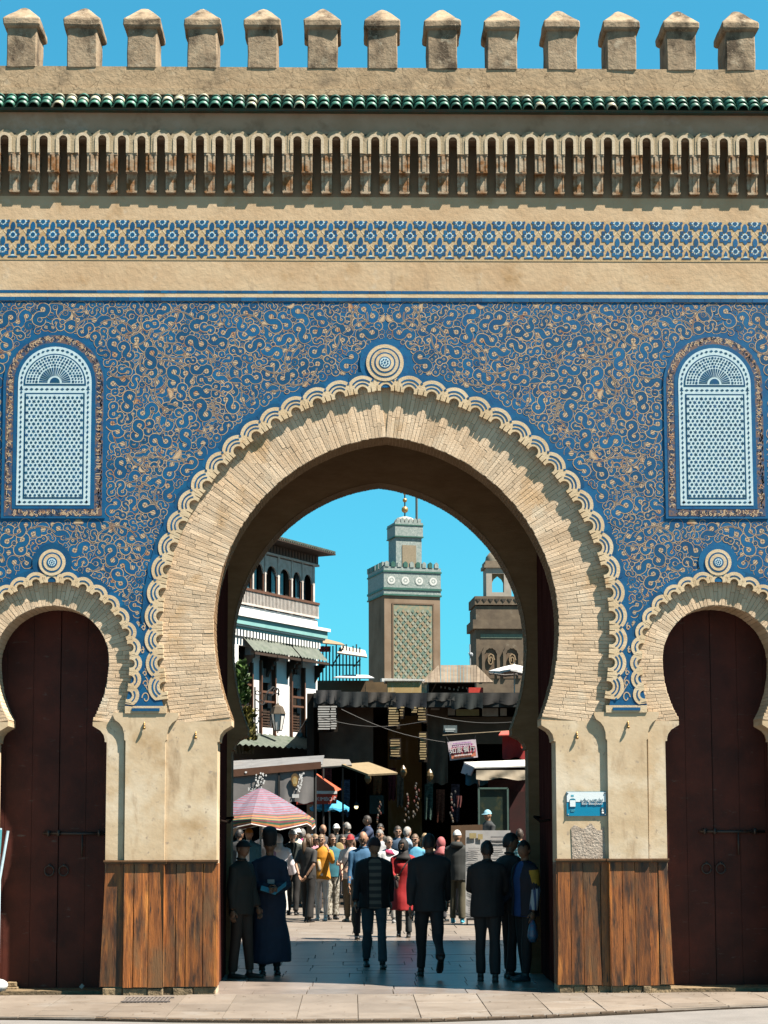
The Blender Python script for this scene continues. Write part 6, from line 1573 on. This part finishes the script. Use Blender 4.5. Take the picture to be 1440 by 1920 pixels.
            dome(m, HC, (.096, .114, .138), lambda x, y, z: not (y < -.55 and -.72 < z < .52 and abs(x) < .66), M3, 24, 18)
            loft(m, [(HC.x, HC.y+.01, HC.z-.06, .085, .088), (0, .0, 1.50+B, .095, .092), (0, 0, 1.44+B, .15, .12), (0, -.01, 1.38+B, .19, .135)], 18)
        elif style == 'hood': loft(m, [(0, .05, 1.47+B, .12, .09), (0, .07, 1.50+B, .13, .085), (0, .07, 1.55+B, .10, .06)], 14)
        ho = m.obj({'hijab': 'headscarf', 'hood': 'hood'}.get(style, 'hat'), hm, T, True)
        if style in ('cap', 'flat'): vz.obj('visor', hm, ho, True)
        if style == 'cap' and len(hat) > 2: dome(m := MB(), HC, (.0855, .107, .1285), lambda x, y, z: .30 < z < .52, M3, 20, 14); m.obj('hat_band', plain(hat[2]), T, True)
    if glasses:
        m = MB()
        for sx in (-1, 1): m.ball(HC+M3 @ Vector((sx*.030, -.092, .012)), (.025, .009, .018), 8, 6); m.tube([HC+M3 @ Vector((sx*.052, -.085, .016)), HC+M3 @ Vector((sx*.078, .0, .016))], .004, 4)
        m.tube([HC+M3 @ Vector((-.01, -.099, .016)), HC+M3 @ Vector((.01, -.099, .016))], .004, 4); m.obj('sunglasses', m_eye, T, True)
    T['arml'] = [list(q) for q in J['l'][:3]]; T['armr'] = [list(q) for q in J['r'][:3]]
    T['wristl'] = list(J['l'][2]+J['l'][3]*.06); T['wristr'] = list(J['r'][2]+J['r'][3]*.06); T['chest'] = 1.25+B
    return T
def stripes_mat(name, c1, c2, scale, axis=2, sharp=.5):
    m = bpy.data.materials.new(name); m.use_nodes = True; t = m.node_tree; N = t.nodes; L = t.links; b = N['Principled BSDF']; b.inputs['Roughness'].default_value = .85
    tc = N.new('ShaderNodeTexCoord'); wv = N.new('ShaderNodeTexWave'); wv.bands_direction = 'XYZ'[axis]; wv.inputs['Scale'].default_value = scale; wv.inputs['Distortion'].default_value = .6
    L.new(tc.outputs['Object'], wv.inputs[0]); mr = N.new('ShaderNodeMapRange'); mr.inputs[1].default_value = sharp-.15; mr.inputs[2].default_value = sharp+.15; L.new(wv.outputs[1], mr.inputs[0])
    x = N.new('ShaderNodeMix'); x.data_type = 'RGBA'; x.inputs[6].default_value = c4(c1); x.inputs[7].default_value = c4(c2); L.new(mr.outputs[0], x.inputs[0]); L.new(x.outputs[2], b.inputs[0]); return m
def halves_mat(name, c1, c2, x0=0.0, axis=0):
    m = bpy.data.materials.new(name); m.use_nodes = True; t = m.node_tree; N = t.nodes; L = t.links; b = N['Principled BSDF']; b.inputs['Roughness'].default_value = .85
    tc = N.new('ShaderNodeTexCoord'); sp = N.new('ShaderNodeSeparateXYZ'); L.new(tc.outputs['Object'], sp.inputs[0]); g = N.new('ShaderNodeMath'); g.operation = 'GREATER_THAN'; g.inputs[1].default_value = x0; L.new(sp.outputs[axis], g.inputs[0])
    x = N.new('ShaderNodeMix'); x.data_type = 'RGBA'; x.inputs[6].default_value = c4(c1); x.inputs[7].default_value = c4(c2); L.new(g.outputs[0], x.inputs[0]); L.new(x.outputs[2], b.inputs[0]); return m
def gp(u, v): p = gnd(u, v); return (p.x, p.y)
NEAR = 'people standing in the shade of the gate'
BLK, DKB, CHAR = (.012, .012, .014), (.010, .020, .050), (.022, .021, .020)
def child_obj(T, name, mb, m, smooth=True): return mb.obj(name, m, T, smooth)
def bag_obj(name, label, T, wrist, pts, r, m, cat='bag', handles=True, seg=12):
    """a thing hanging from a hand: pts in the person's own frame, relative to the hand"""
    M = Matrix.Translation(T.location) @ Matrix.Rotation(T.rotation_euler.z, 4, 'Z') @ Matrix.Scale(T.scale.x, 4)
    w = Vector(T[wrist]); b = MB(); b.tube([M @ (w+Vector(p)) for p in pts], r, seg)
    if handles: b.tube([M @ (w+Vector((0, 0, -.01))), M @ (w+Vector(pts[0]))], .008, 5)
    o = b.obj(name, m, None, True); tag(o, label, cat); return o
# --- in the passage
F1 = person('man in black flat cap and dark jacket turned to the right by the left jamb', gp(452, 1834), 1.72, 62, 'd', ('jacket', (.020, .019, .016)), ('trousers', (.030, .020, .015)), (.05, .045, .04), hat=('flat', BLK), armL=(.15, .08, .25, .1), armR=(-.05, .08, .1, 0), legL=(.10, .04), legR=(-.08, .02), group=NEAR)
F2 = person('man in long navy robe and tall black hat holding pale blue papers', gp(505, 1827), 1.76, 8, 'd', ('robe', DKB), ('trousers', (.01, .012, .02)), BLK, hat=('tall', BLK), armL=(.25, .12, 1.15, .62), armR=(.2, .12, 1.2, .70), headpitch=22, headyaw=-8, group=NEAR, legL=(.03, 0), legR=(-.03, 0))
b = MB(); b.box(-.045, .045, -.178, -.165, 1.155, 1.21); b.obj('badge', plain((.30, .33, .34)), F2)
w = Vector(F2['wristr'])*.5+Vector(F2['wristl'])*.5
M = Matrix.Translation(F2.location) @ Matrix.Rotation(F2.rotation_euler.z, 4, 'Z')
b = MB(); quad(b, [M @ (w+Vector(p)) for p in ((-.16, -.03, .0), (.03, -.07, -.06), (.05, .0, -.0), (-.14, .05, .05))], .006); quad(b, [M @ (w+Vector(p)) for p in ((.02, -.06, -.06), (.17, -.02, .05), (.18, .04, .10), (.04, .01, .0))], .006)
tag(b.obj('papers', plain((.10, .38, .50))), 'pale blue folded papers in the hands of the robed man', 'papers')
F3 = person('man in maroon beanie, striped sweater, open black jacket and jeans walking towards the camera', gp(702, 1814), 1.74, 4, 'm', ('jacket', (.010, .011, .014)), ('trousers', (.045, .085, .11)), (.02, .018, .018), hat=('beanie', (.035, .012, .016)), under=stripes_mat('striped_knit', (.035, .037, .038), (.16, .15, .125), 3.4), armL=(-.30, .12, .25, 0), armR=(.25, .18, .25, -.05), legL=(.30, .12), legR=(-.20, .22), headpitch=10, build=1.08, group=NEAR)
bag_obj('leather_bag', 'flat brown oval bag in the hand of the man in jeans', F3, 'wristr', [(-.03, 0, -.02), (-.03, 0, -.08), (-.03, 0, -.18), (-.01, 0, -.28), (.01, 0, -.33)], [(.03, .012), (.075, .02), (.085, .025), (.055, .02), (.012, .01)], plain((.14, .09, .06)))
F4 = person('man all in black walking away, one sole lifted', gp(806, 1832), 1.80, 183, 'd', ('jacket', (.014, .015, .018)), ('trousers', (.012, .013, .016)), (.02, .016, .014), hair=('short', (.01, .009, .008)), armL=(-.25, .14, .25, 0), armR=(.30, .14, .3, 0), legL=(.26, .10), legR=(-.24, .75), build=1.12, group=NEAR)
b = MB(); an = None
F5 = person('man in black seen from behind before the printed sheet', gp(915, 1840), 1.70, 176, 'd', ('jacket', (.012, .012, .014)), ('trousers', (.014, .015, .017)), (.05, .05, .05), hair=('short', (.01, .009, .008)), armL=(.45, .12, .9, .35), armR=(.45, .12, .9, .35), legL=(.06, .02), legR=(-.10, .06), build=1.10, group=NEAR, headyaw=14)
F6 = person('taller man in black, second of the three by the right jamb', gp(958, 1834), 1.79, 120, 'd', ('jacket', (.013, .012, .013)), ('trousers', (.012, .012, .014)), (.03, .03, .03), hair=('short', (.009, .008, .008)), armL=(.1, .08, .2, 0), armR=(.1, .08, .2, 0), headyaw=-25, group=NEAR, legL=(.05, .02), legR=(-.06, .02))
mv = halves_mat('vest_sleeve', (.008, .009, .016), (.008, .009, .016))
F7 = person('man in dark jacket with yellow and white sleeve, facing left at the right jamb', (1.74, 1.55), 1.70, -62, 'd', ('jacket', (.008, .010, .022)), ('trousers', (.008, .008, .010)), (.05, .06, .07), hair=('short', (.012, .010, .009)), armL=(-.05, .10, .25, 0), armR=(.3, .1, .5, .2), group=NEAR, build=1.05, under=plain((.014, .055, .20)))
# coloured sleeve panels on the near arm
def sleeve_band(T, side, f0, f1, r, m, name):
    d = T['arm'+side]; a, c, e = [Vector(q) for q in d]; L1, L2 = (c-a).length, (e-c).length
    def pt(f):
        t = f*(L1+L2); return a.lerp(c, t/L1) if t < L1 else c.lerp(e, min(1, (t-L1)/L2))
    b = MB(); n = 5; b.tube([pt(f0+(f1-f0)*i/n) for i in range(n+1)], r, 12, 0, False); b.obj(name, m, T, True)

sleeve_band(F7, 'l', .02, .42, [.072, .076, .074, .070, .066, .064], plain((.42, .26, .02)), 'yellow_sleeve')
sleeve_band(F7, 'l', .42, .97, [.064, .063, .061, .058, .055, .052], stripes_mat('white_blue_sleeve', (.36, .42, .46), (.03, .06, .16), 6.0, 1), 'white_sleeve')
bag_obj('carrier_bag', 'blue and pink plastic carrier bag hanging from the hand by the right jamb', F7, 'wristl', [(0, 0, -.05), (0, 0, -.12), (0, 0, -.24), (0, 0, -.32)], [(.03, .02), (.07, .05), (.10, .07), (.06, .04)], mat('bag_film', (.03, .14, .26), (.20, .05, .10), 12, .35, .5, 20, .5, contrast=(.5, .6)))
# --- the crowd in the sun
def cp(u, v): return gp(u, v)
M1 = person('bald man in blue shirt walking behind the man in the beanie', cp(681, 1762), 1.76, 6, 'm', ('shirt', (.035, .13, .26)), ('trousers', (.02, .022, .03)), BLK, headpitch=14, armR=(.1, .16, .2, 0), legL=(.12, .1), legR=(-.1, .1), build=1.05)
M2 = person('woman in red coat and black headscarf walking towards the camera', cp(757, 1757), 1.62, -4, 'm', ('coat', (.36, .006, .010)), ('trousers', (.012, .018, .022)), (.015, .014, .014), hat=('hijab', (.010, .009, .010)), armR=(.35, .12, 1.05, .35), armL=(.0, .1, .3, 0), legL=(.14, .1), legR=(-.1, .12))
b = MB(); b.tube([(.12, -.10, 1.42), (.0, -.17, 1.25), (-.15, -.13, 1.0)], .012, 5); b.obj('bag_strap', plain((.02, .015, .015)), M2)
bag_obj('handbag', 'small dark handbag carried by the woman in red', M2, 'wristr', [(.0, .0, -.02), (0, 0, -.06), (0, 0, -.16), (0, 0, -.20)], [(.03, .02), (.08, .03), (.09, .035), (.05, .02)], plain((.03, .012, .012)))
M3_ = person('woman in yellow jacket and white trousers shading her eyes', cp(603, 1726), 1.66, -12, 'l', ('shirt', (.62, .26, .012)), ('slim', (.70, .66, .64)), (.75, .75, .75), hair=('short', (.22, .14, .08)), armL=(.75, .35, 1.95, .35), armR=(.45, .2, 1.5, .5), glasses=True, legL=(.05, .02), legR=(-.06, .02))
bag_obj('shoulder_bag', 'grey and yellow patterned bag held before the woman in yellow', M3_, 'wristr', [(.14, -.06, .0), (.14, -.07, -.06), (.15, -.07, -.18), (.15, -.06, -.24)], [(.05, .03), (.10, .045), (.12, .05), (.08, .03)], mat('patterned_bag', (.34, .30, .24), (.50, .26, .03), 14, .8, contrast=(.45, .55)), handles=False)
M4 = person('dark haired woman in dark clothes with hands clasped behind her, left of the yellow jacket', cp(577, 1729), 1.68, 150, 'm', ('tee', (.035, .033, .032)), ('wide', (.010, .009, .009)), BLK, hair=('long', (.09, .055, .03)), armL=(-.45, .12, .1, .55), armR=(-.42, .12, .1, .55))
M11 = person('woman in teal top and patterned trousers behind the yellow jacket', cp(622, 1724), 1.66, 20, 'l', ('tee', (.02, .14, .19)), ('wide', (.36, .34, .29), mat('patterned_cloth', (.42, .40, .35), (.14, .12, .09), 26, .8, contrast=(.45, .55))), BLK, hair=('long', (.07, .04, .025)), glasses=True)
M12 = person('woman with dark hair and sunglasses holding a straw fan', cp(641, 1716), 1.64, 12, 'l', ('shirt', (.10, .035, .045)), ('trousers', (.05, .06, .09)), BLK, hair=('long', (.03, .02, .015)), glasses=True, armR=(.5, .2, 1.4, .3))
M = Matrix.Translation(M12.location) @ Matrix.Rotation(M12.rotation_euler.z, 4, 'Z'); w = M @ Vector(M12['wristr'])
b = MB(); b.ball((w.x+.02, w.y-.05, w.z+.10), (.10, .012, .14), 14, 8); b.tube([(w.x+.02, w.y-.05, w.z-.02), (w.x, w.y-.03, w.z-.12)], .01, 6); tag(b.obj('straw_fan', plain((.45, .34, .16)), None, True), 'oval straw fan in the hand of the dark haired woman', 'fan')
M13 = person('woman in red cap, white top and khaki trousers', cp(658, 1728), 1.66, -25, 'l', ('tee', (.68, .62, .60)), ('trousers', (.20, .135, .075)), (.25, .2, .15), hat=('cap', (.36, .014, .02)), hair=('long', (.20, .12, .07)), armR=(.4, .2, 1.3, .4), armL=(.3, .15, 1.0, .4))
b = MB(); b.tube([(.14, -.03, 1.47), (.03, -.135, 1.3), (-.16, -.11, 1.02)], .012, 5); b.obj('bag_strap', plain((.05, .03, .05)), M13)
M5 = person('man in dark hoodie, white cap and olive trousers seen from behind', cp(858, 1731), 1.74, 172, 'm', ('jacket', (.022, .026, .026)), ('trousers', (.085, .075, .045)), (.05, .42, .58), hat=('cap', (.72, .72, .72)), armL=(.3, .1, .9, .3), armR=(.3, .1, .9, .3), build=1.08)
b = MB(); loft(b, [(0, .05, 1.44, .12, .10), (0, .075, 1.49, .13, .085), (0, .07, 1.55, .09, .05)], 14); b.obj('hood', plain((.022, .026, .026)), M5, True)
M6 = person('woman in white headscarf and white and mauve shawl seen from behind', cp(522, 1722), 1.66, 186, 'm', ('shawl', (.6, .5, .6), halves_mat('two_tone_shawl', (.76, .70, .74), (.34, .22, .36), .06)), ('skirt', (.70, .68, .66)), (.4, .35, .3), hat=('hijab', (.76, .74, .76)), armL=(.2, .3, .4, 0), armR=(.2, .3, .4, 0))
M7 = person('man in orange cap and white and teal shirt seen from behind', cp(466, 1722), 1.78, 178, 'm', ('shirt', (.7, .7, .7), halves_mat('colour_block', (.02, .14, .22), (.74, .76, .78), -.02)), ('trousers', (.03, .035, .05)), BLK, hat=('cap', (.52, .20, .02)), build=1.05)
M8 = person('man in pale cap and dark green polo shirt seen from behind', cp(548, 1716), 1.74, 170, 'l', ('tee', (.018, .028, .026)), ('trousers', (.014, .013, .013)), BLK, hat=('cap', (.55, .57, .58)), build=1.08, armL=(-.2, .15, .4, .2))
M9 = person('man in white cap and cream shirt behind the green polo', cp(556, 1700), 1.76, 30, 'm', ('shirt', (.62, .56, .46)), ('trousers', (.2, .18, .15)), BLK, hat=('cap', (.78, .78, .76)), hair=('fringe', (.4, .38, .36)))
M10 = person('grey haired person in magenta jacket behind the cream shirt', cp(566, 1692), 1.72, 150, 'l', ('jacket', (.36, .012, .15)), ('trousers', (.05, .05, .06)), BLK, hair=('short', (.20, .19, .18)))
M14 = person('dark haired person in dark jacket behind the robed man', cp(492, 1702), 1.78, 30, 'd', ('jacket', (.02, .02, .024)), hair=('short', (.03, .025, .02)))
M15 = person('person in teal headscarf beside the magenta jacket', cp(585, 1700), 1.60, 170, 'm', ('coat', (.02, .05, .10)), hat=('hijab', (.02, .08, .14)))
M16 = person('bald tanned man above the teal headscarf', cp(605, 1690), 1.82, 20, 'm', ('shirt', (.05, .05, .06)), hair=('fringe', (.12, .10, .09)))
M17 = person('man in white cap and dark jacket at the back of the crowd', cp(630, 1680), 1.82, 20, 'l', ('jacket', (.03, .04, .045)), hat=('cap', (.75, .75, .75)))
M18 = person('grey haired man in dark jacket at the back of the crowd, looking down', cp(652, 1684), 1.86, 230, 'l', ('jacket', (.025, .035, .04)), hair=('short', (.26, .25, .24)), headpitch=18, build=1.1)
M19 = person('fair haired woman in pink top behind the yellow jacket', cp(590, 1712), 1.64, 30, 'l', ('tee', (.55, .24, .30)), hair=('long', (.26, .17, .09)), glasses=True)
M20 = person('woman with short grey hair, sunglasses, white top and pink scarf', cp(729, 1730), 1.62, 5, 'l', ('tee', (.78, .80, .82)), ('trousers', (.5, .48, .45)), (.3, .3, .3), hair=('short', (.20, .17, .14)), glasses=True)
b = MB(); loft(b, [(0, -.01, 1.50, .08, .08), (0, -.01, 1.46, .11, .10), (.02, -.04, 1.40, .12, .09)], 14); b.obj('scarf', plain((.50, .05, .14)), M20, True)
M21 = person('man with grey curly hair in pale shirt behind the bald man in blue', cp(713, 1716), 1.74, -20, 'l', ('shirt', (.50, .52, .55)), hair=('short', (.22, .21, .20)), glasses=True)
M22 = person('man with dark hair and sunglasses at the back, left of the grey curls', cp(714, 1692), 1.84, -25, 'm', ('shirt', (.06, .05, .04)), hair=('short', (.02, .016, .013)), glasses=True)
M23 = person('man in sunglasses and dark blue shirt with white collar', cp(746, 1708), 1.80, 8, 'l', ('shirt', (.03, .07, .13)), hair=('short', (.06, .045, .035)), glasses=True, armL=(.2, .1, 1.3, .7), armR=(.2, .1, 1.3, .7))
M24 = person('white haired man in pale blue shirt turned away to the left', cp(763, 1706), 1.78, 130, 'l', ('shirt', (.36, .48, .60)), hair=('short', (.38, .36, .34)))
M25 = person('woman in sunglasses and sky blue top with pale scarf beside the red coat', cp(779, 1726), 1.66, -10, 'l', ('tee', (.10, .38, .60)), ('trousers', (.4, .38, .36)), BLK, hair=('short', (.16, .10, .06)), glasses=True)
M26 = person('fair haired person in beige beside the man walking away', cp(797, 1718), 1.66, 12, 'l', ('shirt', (.36, .28, .2)), hair=('long', (.34, .24, .13)))
M27 = person('person in dusty pink headscarf right of the man walking away', cp(827, 1728), 1.60, 150, 'm', ('coat', (.05, .025, .03)), hat=('hijab', (.42, .11, .12)))
M28 = person('red haired person looking over the printed sheet', cp(868, 1716), 1.78, 20, 'l', ('shirt', (.30, .05, .04)), hair=('short', (.30, .12, .05)))
M29 = person('man in pale blue cap standing at the display case', (at(916, 1600, 19.5).x, 19.5), 1.78, -60, 'm', ('jacket', (.03, .035, .038)), hat=('cap', (.25, .50, .62), (.75, .8, .82)), z0=.42)
b = MB(); q = at(916, 1600, 19.5); b.box(q.x-.5, q.x+.6, 19.1, 20.2, .03, .42); tag(b.obj('stall_step', K1((.06, .05, .04))), 'low dark step in front of the display case', 'step')
M30 = person('person in turquoise striped top half hidden by the right jamb', cp(976, 1712), 1.74, 190, 'm', ('tee', (.03, .32, .40), stripes_mat('turquoise_stripe', (.02, .22, .30), (.30, .55, .60), 5.0)), hair=('short', (.05, .03, .02)))
M31 = person('man in navy jacket with pale sleeves reaching out above the crowd', (at(690, 1640, 21).x, 21.0), 1.78, -70, 'm', ('jacket', (.03, .05, .11)), hair=('short', (.03, .022, .018)), armR=(.9, .2, .5, 0), armL=(.9, .1, .6, 0), z0=.30)
b = MB(); q = at(690, 1640, 21); b.box(q.x-.5, q.x+.9, 20.5, 22, .03, .30); tag(b.obj('market_step', K1((.05, .045, .04))), 'low dark step at the market mouth', 'step')
M32 = person('dark skinned man in dark jacket at the far left of the crowd', cp(448, 1706), 1.74, 165, 'd', ('jacket', (.05, .05, .05)), hair=('short', (.012, .01, .01)))
b = MB(); b.tube([(0, 0, 0), (.0, -.0, .45)], .004, 4); 
# ---- grow the cloth and skin surfaces together
tmp = []
TC = bpy.data.scenes.new('grow')                   # a bare scene keeps the evaluation quick
for (mb, vox, it, fold, name, mats, T, extra) in JOBS:
    me = bpy.data.meshes.new(name); me.from_pydata(mb.v, [], mb.f)
    o = bpy.data.objects.new('tmp', me); TC.collection.objects.link(o)
    r_ = o.modifiers.new('r', 'REMESH'); r_.mode = 'VOXEL'; r_.voxel_size = vox
    s_ = o.modifiers.new('s', 'SMOOTH'); s_.iterations = it; s_.factor = .5
    tmp.append((o, fold, name, mats, T, extra))
vl = TC.view_layers[0]; vl.update(); dg = vl.depsgraph
import numpy as np
for i, (o, fold, name, mats, T, extra) in enumerate(tmp):
    me = bpy.data.meshes.new_from_object(o.evaluated_get(dg)); me.name = name
    if extra:
        vs = [tuple(v.co) for v in me.vertices]; fs = [tuple(p.vertices) for p in me.polygons]; k = len(vs)
        m2 = bpy.data.meshes.new(name); m2.from_pydata(vs+extra.v, [], fs+[tuple(q+k for q in f) for f in extra.f])
        m2.polygons.foreach_set('material_index', [0]*len(fs)+extra.m); me = m2
    elif fold:
        n = len(me.vertices); co = np.empty(n*3, 'f'); no = np.empty(n*3, 'f'); me.vertices.foreach_get('co', co); me.vertex_normals.foreach_get('vector', no); co = co.reshape(-1, 3); no = no.reshape(-1, 3)
        rg = np.random.RandomState(i); w = np.zeros(n)
        for q, a in ((9, 1.0), (9, 1.0), (14, .8), (22, .6), (22, .6), (34, .35)):   # folds: a few slanting waves
            d = rg.normal(size=3)*(1, 1, .45); d /= np.linalg.norm(d); w += a*np.sin(co @ d*q+rg.uniform(0, 6.3)+1.4*np.sin(co @ rg.normal(size=3)*5))
        me.vertices.foreach_set('co', (co+no*(w*fold*.42)[:, None]).astype('f').ravel())
    me.materials.clear()
    for m in mats: me.materials.append(m)
    me.polygons.foreach_set('use_smooth', [True]*len(me.polygons)); me.update()
    link(name, me, T)
bpy.data.batch_remove([q[0].data for q in tmp]+[q[0] for q in tmp]); bpy.data.scenes.remove(TC)
for o in bpy.data.objects:
    for k in ('wristl', 'wristr', 'chest', 'arml', 'armr'):
        if k in o.keys(): del o[k]
